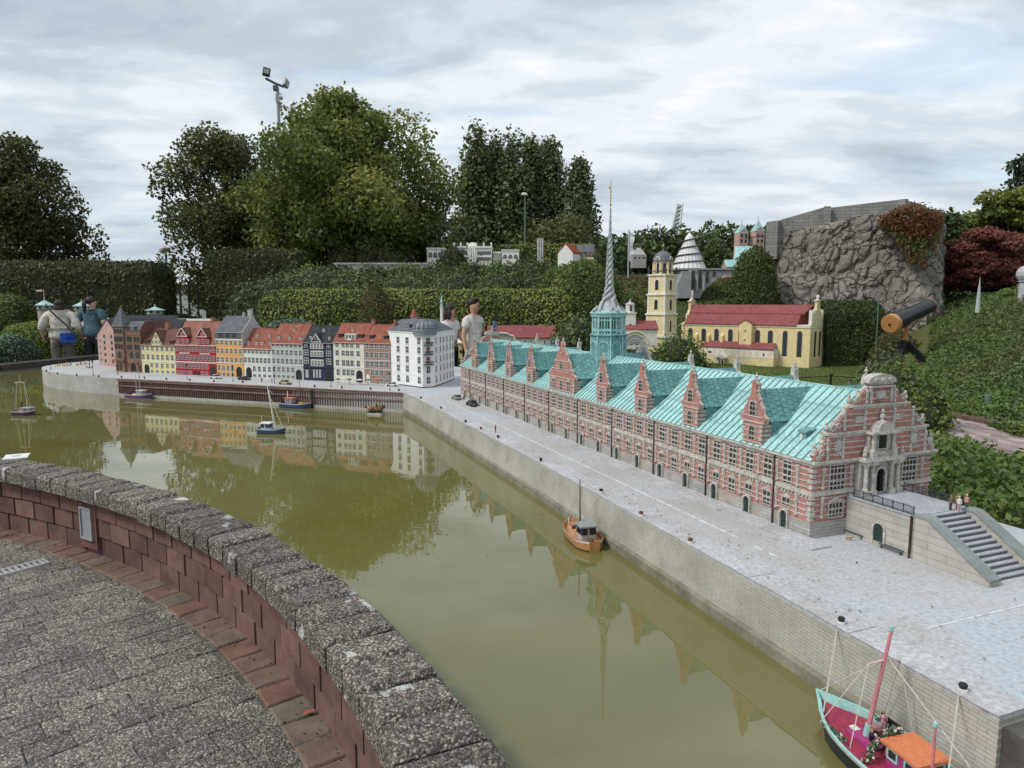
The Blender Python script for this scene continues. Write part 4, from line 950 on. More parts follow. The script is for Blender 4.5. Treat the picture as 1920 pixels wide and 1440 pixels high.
def wall_gable(h, uc, wp, va, vb, wall, roof, rows, trimmed=False):
    """a wall dormer standing on the facade: base at vb, apex at va"""
    x = h['X'](uc); z0 = h['H']-.02; ze = h['Z'](uc, vb); zt = h['Z'](uc, va); hw = wp*MPP/2; d = h['depth']/2
    g = MB().ext([(x-hw,-.003,z0),(x+hw,-.003,z0),(x+hw,-.003,ze),(x,-.003,zt),(x-hw,-.003,ze)], (0,d*.55,0), 0)
    o = g.obj('gable_front', wall, h['t'])
    for sx in (-1,1):
        MB().ext([(x+sx*(hw+.008),-.012,ze-.006),(x,-.012,zt+.004),(x,-.012,zt+.011),(x+sx*(hw+.013),-.012,ze-.004)], (0,d*.9,0), 0).obj('gable_roof', roof, o)
        if trimmed: MB().path([(x+sx*(hw+.005),-.014,ze-.002),(x,-.014,zt+.004)], .0055, 4).obj('barge_board', M_wtrim, o)
    if trimmed: MB().box(x-hw-.004,x+hw+.004,-.010,-.0032,ze-.005,ze+.003).obj('gable_band', M_wtrim, o)
    for v, hp, us, w2, kw in rows:
        for u in us: put('window', rwin(round(w2*MPP,3), round(hp*MPP,3), **kw), o, (h['X'](u),-.003,h['Z'](u,v+hp/2)))
def lin(a, b, n): return [a+(b-a)*i/(n-1) for i in range(n)]
P_yel = plaster('cream_yellow_plaster', (.66,.60,.31)); P_red = plaster('crimson_plaster', (.33,.018,.030), (.2,.015,.02)); P_org = plaster('orange_plaster', (.72,.37,.11))
P_wht = plaster('white_plaster', (.66,.66,.62)); P_gry = plaster('grey_green_plaster', (.45,.47,.44)); P_nvy = plaster('navy_plaster', (.030,.038,.062), (.02,.025,.04)); P_crm = plaster('ivory_plaster', (.67,.66,.56))
P_brn = brick_mat('brown_row_brick', (.36,.225,.17), (.31,.19,.145), (.40,.30,.25), .018, .007, .12, (1,1), .9, .3, .2, 18)
P_lgr = plaster('pale_grey_render', (.38,.385,.38)); P_pnk = brick_mat('pink_stone', (.52,.34,.30), (.44,.285,.25), (.50,.36,.32), .03, .013, .1, (1,1), .9, .3, .25, 14)
RBAR = mat('pink_bar', (.62,.42,.42), .6, .08, 30, 0, 40)
# yellow
h = house('cream yellow gabled house between the brown corner house and the crimson twin gabled house', 267.5,330.5,701,647.5,616,P_yel,T_brown,
    [(653.5,8,lin(271,325,7),6.2),(669.5,10,lin(271,325,7),6.2),(685,8.5,lin(286,325,5),6.2),(696.5,5,lin(286,325,5),6.2,dict(ny=1))], doors=[(276.5,11,17,M_dark)], trim=[(267.5,330.5,678,1.6)])
wall_gable(h, 297,25,620.5,640,P_yel,T_brown,[(641,6.5,[290.5,297,303.5],5,{}),(631.5,7,[297],6,{})])
rdormer(h, 275,644,11,6,T_brown,T_brown,2,1,True,M_blk); rdormer(h, 322,645,11,6,T_brown,T_brown,2,1,True,M_blk); chimney(h, 298,614)
# red
h = house('crimson house with two gables trimmed in white', 331,407.5,703,647,602.5,P_red,T_pink,
    [(655,8,lin(334,402,10),6.2,dict(fm=RBAR)),(670.5,9.5,lin(334.5,402,10),6.2,dict(fm=RBAR)),(686.5,9,lin(334.5,389,8),6.2,dict(fm=RBAR)),(699,5,[336,343,351,358,380,388],6,dict(ny=1,fm=RBAR))],
    doors=[(400,11.5,18,M_gdoor),(366,5,7,M_dark),(374,5,7,M_dark)], trim=[(331,407,679.5,2),(339,358,662,1.6),(377,396,663.5,1.6)])
wall_gable(h, 346,25,615.5,630.5,P_red,T_brown,[(639.5,7.5,[339,347,355],5.5,dict(fm=RBAR)),(626,5,[346],5,dict(fm=RBAR))],True)
wall_gable(h, 383,25,616.5,631.5,P_red,T_brown,[(640.5,7.5,[377,385,393],5.5,dict(fm=RBAR)),(627,5,[383.5],5,dict(fm=RBAR))],True)
chimney(h, 383,600,6,7)
# orange
h = house('orange plastered house with a tall grey slate roof', 407.5,457.5,705.5,623,593,P_org,T_slate,
    [(642.5,8,lin(411,453,6),6),(658,9,lin(411,453,6),6),(674.5,9.5,lin(411,453,6),6),(690,9.5,lin(412,437,4),6),(702,6.5,lin(412,437,4),6,dict(ny=1))], doors=[(449,12,19,M_dark)], trim=[(407.5,457,636.5,2),(407.5,457,680.5,1.2)])
z0 = h['Z'](h['um'],636); a_ = MB().box(-.001,h['W']-.006,-.004,.0,z0,h['H']+.004); ao = a_.obj('slate_attic', T_slate, h['t'])
for u in (418,431,443): put('window', rwin(.066,.055,2,1,fm=M_blk), ao, (h['X'](u),-.004,z0+.035))
MB().ext([(h['W']-.006,-.004,0.3),(h['W']-.006,h['depth'],0.3),(h['W']-.006,h['depth'],h['H']),(h['W']-.006,h['depth']/2,h['ZR']+.008),(h['W']-.006,-.004,h['H'])], (.012,0,0)).obj('party_wall', P_lgr, h['t'])
chimney(h, 442,590,5,6,P_lgr); chimney(h, 454,590,8,12,P_lgr)
# white with terracotta roof
h = house('white house under a terracotta roof dotted with small white dormers, right of the orange house', 458.5,511,707.5,654,616.5,P_wht,T_red,
    [(658.5,8.5,lin(462,506,7),6),(675.5,9.5,lin(462,506,7),6),(691.5,9.5,lin(478,506,4),6),(704,5,lin(478,506,4),6,dict(ny=1))], doors=[(467.5,11.5,19,M_dark)], trim=[(458.5,511,683,1.2)])
for u, v in ((482,633),(505,633),(465,646),(480.5,646.5),(491,646.5),(506,647)): rdormer(h, u, v, 5.5, 6, P_wht, T_red)
# grey
h = house('grey green house of seven bays under a terracotta roof, left of the navy house', 511,570,711,644,607,P_gry,T_red,
    [(648,5.5,lin(515,565,7),6,dict(ny=1)),(661,9,lin(515,565,7),6),(677.5,9.5,lin(515,565,7),6),(693,9,lin(515,550,5),6),(706,5,lin(515,550,5),6,dict(ny=1))], doors=[(561,11.5,18,M_dark)], trim=[(511,570,685,1.4)])
for u, v in ((551,622),(522,636.5),(542.5,637),(563,637.5)): rdormer(h, u, v, 5.5, 6, P_wht, T_red)
chimney(h, 567,604,5,5)
# navy
h = house('navy blue house with white window bays and a dark slate roof', 570,626.5,714,643,611,P_nvy,T_dslate,
    [(677,9.5,[576,618],8.5),(662,9,[576,618],8.5),(650,6.5,[576,618],6,dict(arch=True,ny=1))], doors=[(618,11,18,M_dark)])
for v, hp in ((680.5,11),(663.5,10),(649,9.5)):
    z = h['Z'](597,v+hp/2); bo = MB().box(h['X'](585),h['X'](608.5),-.008,0,z-.004,z+hp*MPP+.004).obj('white_bay', M_wtrim, h['t'])
    for u in lin(588.5,605.5,4): put('window', rwin(.033,round(hp*MPP*.86,3)), bo, (h['X'](u),-.008,z+.004))
wall_gable(h, 596,20,626.5,641,P_nvy,T_dslate,[(635,7.5,[596],6,dict(arch=True,ny=1))],True)
for u, wp in ((576.5,6.5),(590,4),(595.5,4),(601,4)): z = h['Z'](u,708); MB().box(h['X'](u)-wp*MPP/2,h['X'](u)+wp*MPP/2,-.004,0,z,z+15*MPP).obj('shop_panel', P_lgr, h['t'])
MB().box(0,h['W'],-.010,0,h['Z'](598,690),h['Z'](598,687)).obj('shop_fascia', P_nvy, h['t'])
rdormer(h, 607,622,6,6,P_lgr,T_dslate); rdormer(h, 583,636,5,6,P_lgr,T_dslate); rdormer(h, 617.5,637,5,6,P_lgr,T_dslate)
# cream
h = house('ivory house with a wide white roof balcony between the navy and the brown houses', 626.5,684,717,642,606.5,P_crm,T_red,
    [(648,6.5,[634,645.5,653.5,661.5,673],6.5),(662.5,9,[634,645.5,653.5,661.5,673],6.5),(681,10,[634,645.5,653.5,661.5,673],6.5),(698.5,10.5,[635,646,654,662],6.5)], doors=[(674.5,11.5,21,M_dark)], trim=[(626.5,684,689.5,1.4),(626.5,684,711,1.2)])
x, y, z = on_roof(h, 656.5,637.5)
bal = MB().box(x-.080,x+.080,y,y+.09,z-.004,z+.072,0).obj('roof_balcony', P_wht, h['t'])
for k in (-.05,0,.05): put('window', rwin(.034,.050,2,1), bal, (x+k,y,z+.014))
MB().box(x-.085,x+.085,y-.006,y+.1,z+.0725,z+.080).box(x-.03,x+.03,y-.02,y-.0005,z-.004,z+.022).obj('balcony_trim', M_wtrim, bal)
rdormer(h, 638.5,633,10,6.5,M_blk,T_red,2,1,True,M_blk); rdormer(h, 676.5,634,10,6.5,M_blk,T_red,2,1,True,M_blk); rdormer(h, 661.5,622,4,4.5,P_wht,T_red); chimney(h, 686,604,6,7)
# brown brick
h = house('brown brick house beside the big white corner house', 684,734,720.5,643.5,609,P_brn,T_red,
    [(650,7,[690,699,707.5,716.5,726.5],6),(666,9,[690,699,707.5,716.5,726.5],6.5),(683.5,9.5,[690,699,707.5,716.5,726.5],6.5),(699.5,9,[699,707.5,716.5,726.5],6.5),(713,5,[707.5,716.5,726.5],6.5,dict(ny=1))], doors=[(690.5,6.5,15,M_wtrim)], trim=[(684,734,676,1),(684,734,692,1)])
rdormer(h, 696.5,635,9,6,M_blk,T_red,2,1,True,M_blk); rdormer(h, 723.5,636,9,6,M_blk,T_red,2,1,True,M_blk)
MB().box(h['W']-.01,h['W']+.02,.1,.16,h['ZR']-.05,h['ZR']+.07).obj('chimney', M_chim, h['t'])

# --- big white corner house with the lead dome
c0 = U(734.5,720,QZ); c1 = U(793,727.5,QZ); c2 = U(814,726,QZ); c3 = U(852,711.5,QZ)
P_cor = mat('bright_white_stone', (.78,.785,.78), .85, .04, 10, .1, 90, dirt=(.60,.61,.61), dirt_amt=.3, dirt_s=9)
WH = thing('corner_house', 'tall white corner house with a ribbed grey lead dome and small balconies', 'house', tuple(c0), 0, 'harbour houses along the quay')
o_ = c0; l2 = lambda q: (float(q[0]-o_[0]), float(q[1]-o_[1]))
q0, q1, q2, q3 = l2(c0), l2(c1), l2(c2), l2(c3)
qb_ = (q3[0]-.9*float(rx_[0])-.1, q3[1]-.9*float(rx_[1])+.25); q4 = (q0[0]-.22, q0[1]+.58)
HT = ZV(622.5, float(c0[1]))-QZ
foot = [q0,q1,q2,q3,(q3[0]-.30,q3[1]+.25),q4]
MB().ext([(*q,0.012) for q in foot], (0,0,HT-.012)).obj('wall', P_cor, WH)
MB().ext([(q[0]*1.0,q[1],0) for q in foot], (0,0,.0115)).obj('plinth', M_blk, WH)
ctr = np.mean(np.array(foot), axis=0)
def ring(k, z, th_):
    return MB().ext([((q[0]-ctr[0])*k+ctr[0],(q[1]-ctr[1])*k+ctr[1],z) for q in foot], (0,0,th_))
ring(1.018,HT-.0005,.012).obj('cornice', M_wtrim, WH); ring(1.006,HT*.215,.008).obj('band_course', M_wtrim, WH); ring(1.005,HT*.40,.005).obj('band_course', M_wtrim, WH)
rv = [((q[0]-ctr[0])*1.01+ctr[0],(q[1]-ctr[1])*1.01+ctr[1],HT+.012) for q in foot]; rt_ = [((q[0]-ctr[0])*.45+ctr[0],(q[1]-ctr[1])*.45+ctr[1],HT+.155) for q in foot]
rm = MB(); n = len(foot)
rm.add(rv+rt_, [(i,(i+1) % n,n+(i+1) % n,n+i) for i in range(n)]+[tuple(range(n,2*n))]); rm.obj('roof', T_slate, WH)
def face_windows(a, b_, us, vs, wd, hh, arch_first=True):
    a, b_ = np.array(a), np.array(b_); d = (b_-a); Lf = np.linalg.norm(d); rz = math.atan2(d[1], d[0]); n_ = np.array([d[1],-d[0]])/Lf
    for f_ in us:
        p_ = a+d*f_+n_*.0008
        for i, z in enumerate(vs):
            last = i == len(vs)-1
            put('window', rwin(wd, hh if not (last and arch_first) else hh*1.1, 2, 2, last and arch_first), WH, (p_[0],p_[1],z), rz)
            if not last:
                MB().box(-wd/2-.008,wd/2+.008,-.008,0,-.010,-.005).obj('window_sill', M_wtrim, WH, (p_[0],p_[1],z), rz)
zs = [HT*.845-.03, HT*.675-.03, HT*.50-.035, HT*.325-.035, HT*.075]
face_windows(q0,q1,[.24,.53,.90],zs,.055,.078); face_windows(q1,q2,[.5],zs,.046,.078); face_windows(q2,q3,[.10,.30,.46,.62,.78,.92],zs,.046,.074)
dq = np.array(q2)-np.array(q1); rzc = math.atan2(dq[1], dq[0]); pm2 = (np.array(q1)+np.array(q2))/2; nq = np.array([dq[1],-dq[0]])/np.linalg.norm(dq)
for z in zs[:3]:
    b_ = MB().box(-.055,.055,-.045,0,-.008,0)
    for k in range(9): b_.box(-.055+k*.0135,-.052+k*.0135,-.045,-.043,0,.028)
    b_.box(-.055,.055,-.046,-.042,.028,.032).box(-.055,-.052,-.043,0,.028,.032).box(.052,.055,-.043,0,.028,.032)
    bo = b_.obj('balcony', M_iron, WH, (pm2[0],pm2[1],z-.008), rzc)
    fl = MB()
    for k in range(7): fl.ball((-.045+k*.015,-.040,.03), .009, 5)
    fl.obj('flower_box', mat('geraniums', (.20,.06,.05), .8, .5, 60, 0, 40), bo)
dm_ = MB(); cxd = pm2-nq*.085
dm_.lathe([(.145,HT-.02),(.150,HT+.02),(.155,HT+.035),(.150,HT+.045),(.152,HT+.07),(.140,HT+.105),(.110,HT+.135),(.088,HT+.148),(.088,HT+.156),(.062,HT+.158),(.062,HT+.166),(.01,HT+.168)], 20, (cxd[0],cxd[1],0))
do = dm_.obj('dome', mat('dome_lead', (.20,.225,.25), .5, .2, 30, .2, 90), WH)
rb_ = MB()
for k in range(16):
    a = k*math.pi/8; rb_.path([(cxd[0]+r_*math.cos(a),cxd[1]+r_*math.sin(a),HT+z) for r_, z in ((.153,.045),(.156,.07),(.143,.106),(.112,.137),(.09,.149))], .0055, 5)
rb_.obj('dome_ribs', mat('dark_lead', (.13,.145,.165), .5, .2, 30, .1, 60), do)
rdm = MB()
for f_, (a, b_) in ((.35,(q0,q1)),(.3,(q2,q3)),(.7,(q2,q3))):
    pass
for f_, A_, B_ in ((.42,q0,q1),(.30,q2,q3)):
    a, b_ = np.array(A_), np.array(B_); d = b_-a; rz = math.atan2(d[1], d[0]); n_ = np.array([d[1],-d[0]])/np.linalg.norm(d); p_ = a+d*f_-n_*.06
    o = MB().box(-.05,.05,-.01,.09,0,.055).box(-.056,.056,-.018,.1,.0555,.062).obj('dormer', T_slate, WH, (p_[0],p_[1],HT+.040), rz)
    for x in (-.022,.022): put('window', rwin(.030,.036,1,1), o, (x,-.010,.009))
# --- brown corner house with the pyramid turret
bs0, _ = rp(221.5,697.5); bs1, _ = rp(267,699)
P_brs = brick_mat('brown_sandstone', (.27,.165,.115), (.22,.13,.092), (.20,.13,.10), .03, .012, .1, (1,1), .9, .4, .3, 16)
BT = thing('corner_tower_house', 'brown stone house with a grey pyramid turret at the end of the row', 'house', tuple(RW(bs0,0)), RRZ, 'harbour houses along the quay')
BWd = bs1-bs0; XB = lambda u: (u-221.5)/(267-221.5)*BWd; ZB = lambda v: rp(244,v)[1]
he = ZB(619); MB().box(0,BWd,0,.62,0,he).obj('wall', P_brs, BT)
tx = XB(237.5); ht = ZB(612)
MB().box(-.012,tx,-.022,.12,0,ht).obj('turret', P_brs, BT)
MB().ext([(-.030,-.040,ht+.001),(tx+.018,-.040,ht+.001),(tx+.018,.14,ht+.001),(-.030,.14,ht+.001)], (0,0,.006)).obj('turret_eave', M_lead, BT)
mxx = (tx-.012)/2; zt = rp(234,573.5,.05)[1]; MB().add([(-.030,-.040,ht+.007),(tx+.018,-.040,ht+.007),(tx+.018,.14,ht+.007),(-.030,.14,ht+.007),(mxx,.05,zt)], [(0,1,4),(1,2,4),(2,3,4),(3,0,4),(3,2,1,0)]).obj('turret_spire', T_slate, BT)
zr = ZB(603)
MB().ext([(tx+.02,-.012,he),(tx+.02,.632,he),(tx+.02,.55,zr),(tx+.02,.10,zr)], (BWd-tx-.018,0,0)).obj('roof', T_slate, BT)
MB().ext([(BWd-.0018,-.005,he-.2),(BWd-.0018,.62,he-.2),(BWd-.0018,.62,he),(BWd-.0018,.55,zr+.008),(BWd-.0018,.10,zr+.008),(BWd-.0018,-.005,he)], (.012,0,0)).obj('party_wall', T_brown, BT)
fa = dict(fm=M_blk)
for v, hp in ((621,9),(635.5,9),(649.5,8.5)):
    for u in (223,228.5,234): put('window', rwin(.034,hp*MPP,1,2,v < 625,M_blk), BT, (XB(u),-.022,ZB(v+hp/2)))
for v, hp in ((635.5,9),(650.5,9)):
    for u in (244,249,257,262.5): put('window', rwin(.034,hp*MPP,1,2,False,M_blk), BT, (XB(u),0,ZB(v+hp/2)))
for u, y in ((229,-.022),(249,0),(260,0)): put('window', rwin(.066,.090,2,3,True,M_blk), BT, (XB(u),y,ZB(671.5)))
put('door', rwin(.090,.115,2,2,True,M_blk,M_dark,'door'), BT, (XB(251),0,.02))
for u in (224,230,263): put('window', rwin(.034,.075,1,2,False,M_blk), BT, (XB(u),-.022 if u < 240 else 0,ZB(694)))
MB().box(-.02,tx+.01,-.06,-.0225,ZB(676.5),ZB(674)).obj('balcony', P_brs, BT)
for z in (ZB(628),ZB(643),ZB(658),ZB(680)): MB().box(tx+.001,BWd,-.005,0,z-.003,z+.003).obj('stone_band', P_brs, BT)
for k in (0,1): rd = MB().box(XB(246+k*13)-.025,XB(246+k*13)+.025,-.006,.08,he+.004,he+.052).obj('dormer', T_slate, BT); put('window', rwin(.036,.034,2,1,fm=M_blk), rd, (XB(246+k*13),-.006,he+.010))
# --- pink warehouse with its gable to the water
w0 = U(186,684.5,QZ); w1 = U(226,689,QZ); wv = w1-w0; wl_ = float(np.linalg.norm(wv)); wrz = math.atan2(wv[1], wv[0]); wd_ = float(w0[1])
PK = thing('warehouse', 'pink stone warehouse with a steep gable and rows of dark shutters', 'house', tuple(w0), wrz, 'harbour houses along the quay')
zp = lambda v: ZV(v, wd_)-QZ
XW = lambda u: (u-186)/(226-186)*wl_
za, ze = zp(599.5), zp(627.5)
MB().ext([(0,0,0),(wl_,0,0),(wl_,0,ze),(XW(206),0,za),(0,0,ze)], (0,.9,0)).obj('wall', P_pnk, PK)
for sx in (0,1):
    xe = -.012 if sx == 0 else wl_+.012
    MB().ext([(xe,-.006,ze-.012),(XW(206),-.006,za+.004),(XW(206),-.006,za+.014),(xe+(-.004 if sx == 0 else .004),-.006,ze-.002)], (0,.92,0)).obj('roof', T_dslate, PK)
for u in (199.5,213):
    for v in (629,640.5,651.5,663,674.5): put('window', rwin(.042,.052,2,2,True,M_blk), PK, (XW(u),0,zp(v+3.5)))
for v in (638.5,650,661.5,673): put('window', rwin(.050,.026,3,1,False,P_lgr), PK, (XW(191),0,zp(v+2)))
# --- steel sheet piling under the houses
sp0 = U(222,709.5,QZ); sp1 = U(756,735.5,QZ); sv2 = sp1-sp0; sL = float(np.linalg.norm(sv2)); srz = math.atan2(sv2[1], sv2[0])
M_pile = mat('rust_brown_steel', (.135,.085,.075), .75, .3, 12, .3, 80, dirt=(.19,.15,.13), dirt_amt=.6, dirt_s=20); M_wale = mat('wale_steel', (.205,.135,.12), .75, .25, 12, .3, 80)
SP = thing('sheet_pile_wall', 'brown sheet pile wall of upright ribs below the harbour houses', 'wall', (sp0[0],sp0[1],WZ), srz)
sh_ = QZ-WZ; pl_ = MB(); npile = int(sL/.036)
for i in range(npile): x = i*sL/npile; pl_.ext([(x+.004,-.004,.035),(x+.011,-.019,.035),(x+.021,-.019,.035),(x+.028,-.004,.035)], (0,0,sh_-.05))
tag(pl_.obj('piles', M_pile, SP), kind='stuff')
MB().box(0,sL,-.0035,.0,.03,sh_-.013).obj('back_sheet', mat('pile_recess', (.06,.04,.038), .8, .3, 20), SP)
for z in (sh_-.034, sh_*.56): MB().box(0,sL,-.030,-.0192,z,z+.016).obj('wale', M_wale, SP)
MB().box(-.01,sL,-.034,.0,sh_-.0128,sh_-.001).obj('capping', M_wale, SP)
MB().box(0,sL+.02,-.030,.0,-.1,.034).obj('concrete_toe', M_conc, SP)
for f_ in (.72,): MB().box(sL*f_-.012,sL*f_+.012,-.040,-.0305,0,sh_-.02).obj('mooring_post', M_blk, SP)
# ================================================================== MODELS AND WALLS BEHIND
GZ = lambda x, y: float(terr(x, y))
P_ye = plaster('church_yellow', (.72,.60,.33), (.5,.41,.24)); P_cw = plaster('church_white', (.72,.70,.62)); T_cherry = tile_mat('cherry_roof', (.34,.105,.105))
M_bal = mat('dark_balustrade', (.05,.05,.055), .7, .2, 30, 0, 40)
# --- yellow church
CH0 = np.array([4.04,16.30,.15]); CRZ = R(-45); CL, CWd = 2.93, .72
CH = thing('church', 'yellow church with a long cherry red roof and arched windows', 'church', tuple(CH0), CRZ)
cxd_, cyd_ = np.array([math.cos(CRZ), math.sin(CRZ), 0]), np.array([-math.sin(CRZ), math.cos(CRZ), 0])
def chx(u, v, off=0.0):
    q = hit(u, v, CH0+cyd_*off, cyd_)-CH0; return float(q@cxd_), float(q[2])
zE = .955; zR = 1.38
MB().box(0,CL,0,CWd,0,zE).obj('wall', P_ye, CH)
MB().box(-.004,CL+.004,-.015,CWd+.015,zE-.03,zE).obj('cornice', P_cw, CH)
rr = MB()
for sy, y0 in ((1,-.03),(-1,CWd+.03)):
    ym = y0+sy*(CWd/2+.03)*.52; zm = zE+(zR-zE)*.52
    rr.ext([(.02,y0,zE+.001),(CL-.28,y0,zE+.001),(CL-.28,ym,zm),(.02,ym,zm)], (0,0,.02)); rr.ext([(.02,ym,zm+.022),(CL-.22,ym,zm+.022),(CL-.10,CWd/2-sy*.001,zR),(.02,CWd/2-sy*.001,zR)], (0,0,.02))
rr.obj('roof', T_cherry, CH)
MB().ext([(CL-.30,-.02,zE+.0005),(CL-.006,-.02,zE+.0005),(CL-.006,CWd+.02,zE+.0005),(CL-.30,CWd+.02,zE+.0005)], (0,0,.03)).obj('parapet', P_cw, CH)
MB().ext([(0.05,.02,zE),(0.05,CWd-.02,zE),(0.05,CWd/2,zR-.01)], (CL-.36,0,0)).obj('roof_core', T_cherry, CH)
ag = MB(); ag.ext([(CL-.05,-.02,zE),(CL-.05,CWd+.02,zE),(CL-.05,CWd*.85,zE+.12),(CL-.05,CWd*.72,zE+.30),(CL-.05,CWd*.62,zE+.36),(CL-.05,CWd*.60,zR+.10),(CL-.05,CWd*.40,zR+.10),(CL-.05,CWd*.38,zE+.36),(CL-.05,CWd*.28,zE+.30),(CL-.05,CWd*.15,zE+.12)], (.05,0,0))
ago = ag.obj('apse_gable', P_ye, CH)
at_ = MB()
for y in (.06,.16,.38,.52): at_.box(CL-.058,CL+.008,CWd*y-.012 if y < .4 else CWd*(1-y+.36)-.012,CWd*y+.012 if y < .4 else CWd*(1-y+.36)+.012,zE,zE+.34)
at_.box(CL-.06,CL+.010,CWd*.36,CWd*.64,zR+.10,zR+.125); at_.lathe([(.03,0),(.02,.02),(.035,.05),(.03,.08),(.008,.10)], 8, (CL-.025,CWd/2,zR+.125))
for y in (.15,.28,.72,.85): at_.lathe([(.022,0),(.012,.015),(.024,.04),(.004,.07)], 7, (CL-.025,CWd*y,zE+(.12 if y in (.15,.85) else .30)))
tag(at_.obj('gable_columns', P_cw, ago), kind='stuff')
wg = MB(); wg.ext([(0,-.03,0),(0,CWd+.03,0),(0,CWd+.03,zE),(0,CWd*.82,zE+.06),(0,CWd*.72,zE+.26),(0,CWd*.66,zE+.32),(0,CWd*.64,zR+.10),(0,CWd*.5,zR+.18),(0,CWd*.36,zR+.10),(0,CWd*.34,zE+.32),(0,CWd*.28,zE+.26),(0,CWd*.18,zE+.06),(0,-.03,zE)], (-.06,0,0))
wgo = wg.obj('west_front', P_ye, CH)
wt = MB()
for y, z in ((.5,zR+.18),(.2,zE+.07),(.8,zE+.07)): wt.lathe([(.03,0),(.016,.02),(.03,.06),(.022,.10),(.028,.13),(.006,.17)], 8, (-.03,CWd*y,z))
wt.box(-.07,.01,-.045,CWd+.045,zE-.02,zE+.012); wt.box(-.068,.008,CWd*.32,CWd*.68,zR+.085,zR+.11); wt.obj('statues', P_cw, wgo)
M_lwin = mat('leaded_glass', (.055,.062,.075), .2, .4, 60, 0, 40)
m1 = win_mesh(.115,.305,2,4,M_blk,M_lwin,.005,True,.006,.008,'window',P_ye); m2 = win_mesh(.105,.54,2,6,M_blk,M_lwin,.005,True,.006,.008,'window',P_ye)
for u in (1294.5,1319.5,1343.5,1369.5,1389,1420.5,1444.5): x, _ = chx(u,631); put('window', m1, CH, (x,0,.555))
for u in (1471.5,1499): x, _ = chx(u,645); put('window', m2, CH, (x,0,.32))
for y in (.26,.50): put('window', m2, CH, (CL,y,.32), math.pi/2)
for u in (1307,1330,1355.5): x, _ = chx(u,630); MB().ext([(x-.03,0,0),(x-.03,-.07,0),(x-.03,-.07,.70),(x-.03,0,.76)], (.06,0,0)).obj('buttress', P_ye, CH)
x0, _ = chx(1390,640); x1, _ = chx(1413,640)
tu = MB().box(x0,x1,-.12,-.0005,0,.98); tu.ext([(x0-.01,-.12,.9805),(x1+.01,-.12,.9805),((x0+x1)/2,-.12,1.06)], (0,.20,0)); tuo = tu.obj('stair_turret', P_ye, CH)
MB().ext([(x0-.02,-.135,.978),((x0+x1)/2,-.135,1.066),(x1+.02,-.135,.978),(x1+.02,-.135,.990),((x0+x1)/2,-.135,1.080),(x0-.02,-.135,.990)], (0,.23,0)).obj('turret_roof', T_cherry, tuo)
for z in (.18,.42,.62,.82): put('window', rwin(.014,.03,1,1,fm=M_blk,glass=M_blk), tuo, ((x0+x1)/2,-.12,z))
xa, _ = chx(1311,690,-.24); xb, _ = chx(1449,698,-.24)
MB().box(xa,xb,-.24,-.0005,0,.43).obj('aisle_wall', P_ye, CH)
MB().box(xa-.004,xb+.006,-.246,-.0002,.27,.46).obj('aisle_frieze', P_cw, CH)
MB().ext([(xa-.03,-.27,.461),(xb+.03,-.27,.461),(xb-.06,-.0004,.575),(xa+.06,-.0004,.575)], (0,0,.014)).obj('aisle_roof', T_cherry, CH)
am = win_mesh(.05,.10,1,1,P_ye,P_ye,.003,True,.005,.006,'blind_arch',P_cw)
for i in range(12): put('blind_arch', am, CH, (xa+.08+i*(xb-xa-.16)/11,-.246,.305))
for f_ in (.08,.50,.64,.78,.92): put('blind_arch', am, CH, (xa+(xb-xa)*f_,-.24,.10))
for f_ in (.06,.16,.88): put('window', rwin(.026,.05,1,1,True,M_blk,M_blk), CH, (xa+(xb-xa)*f_,-.2462,.32))
px_ = xa+(xb-xa)*.32; pt2 = MB()
for k in (-.10,-.035,.035,.10): pt2.lathe([(.012,0),(.010,.22)], 8, (px_+k,-.34,.0))
pt2.box(px_-.13,px_+.13,-.36,-.2405,.22,.245); pt2.ext([(px_-.14,-.365,.2455),(px_+.14,-.365,.2455),(px_,-.365,.34)], (0,.12,0)); po = pt2.obj('portico', P_cw, CH)
put('door', rwin(.06,.15,1,1,False,M_blk,M_blk,'door'), po, (px_,-.24,.0))
# --- bell tower
TWc = D(1243,640,14.15); BTZ = .15
BL = thing('bell_tower', 'tall yellow and white bell tower with arched openings and a grey dome', 'tower', (TWc[0],TWc[1]+.2,BTZ), CRZ)
zt = lambda v: ZV(v,14.2)-BTZ
lev = [0, zt(630), zt(588), zt(551), zt(514)]; hw = .23
for i in range(4):
    h_ = hw-.012*i
    b_ = MB().box(-h_,h_,-h_,h_,lev[i],lev[i+1]-.0005).obj('tier', P_ye, BL)
    tr = MB()
    for sx in (-1,1):
        for sy in (-1,1): tr.box(sx*h_-.035 if sx > 0 else -h_-.006, sx*h_+.006 if sx > 0 else -h_+.035, sy*h_-.035 if sy > 0 else -h_-.006, sy*h_+.006 if sy > 0 else -h_+.035, lev[i]+.001, lev[i+1]-.03)
    tr.box(-h_-.025,h_+.025,-h_-.025,h_+.025,lev[i+1]-.03,lev[i+1]-.001); tr.box(-h_-.012,h_+.012,-h_-.012,h_+.012,lev[i]+.0005,lev[i]+.02)
    tr.obj('white_trim', P_cw, b_)
    hh = lev[i+1]-lev[i]
    wm = win_mesh(.085 if i else .09, hh*.52, 1, 1, M_blk, M_blk if i > 1 else P_ye, .003, True, .008, .018, 'belfry_opening', P_cw)
    for k, (x, y, rz) in enumerate(((0,-h_,0),(h_,0,math.pi/2),(-h_,0,-math.pi/2))):
        put('belfry_opening', wm if not (k == 1 and i == 1) else win_mesh(.06,hh*.5,1,1,M_blk,M_blk,.003,True,.006,.012,'belfry_opening',P_cw), b_, (x,y,lev[i]+hh*.20), rz)
z5, z6 = zt(514), zt(490.5)
oc = MB().lathe([(.185,z5),(.185,z6-.02),(.205,z6-.018),(.21,z6)], 8, (0,0,0), 0, math.pi/8).obj('octagon_tier', P_ye, BL)
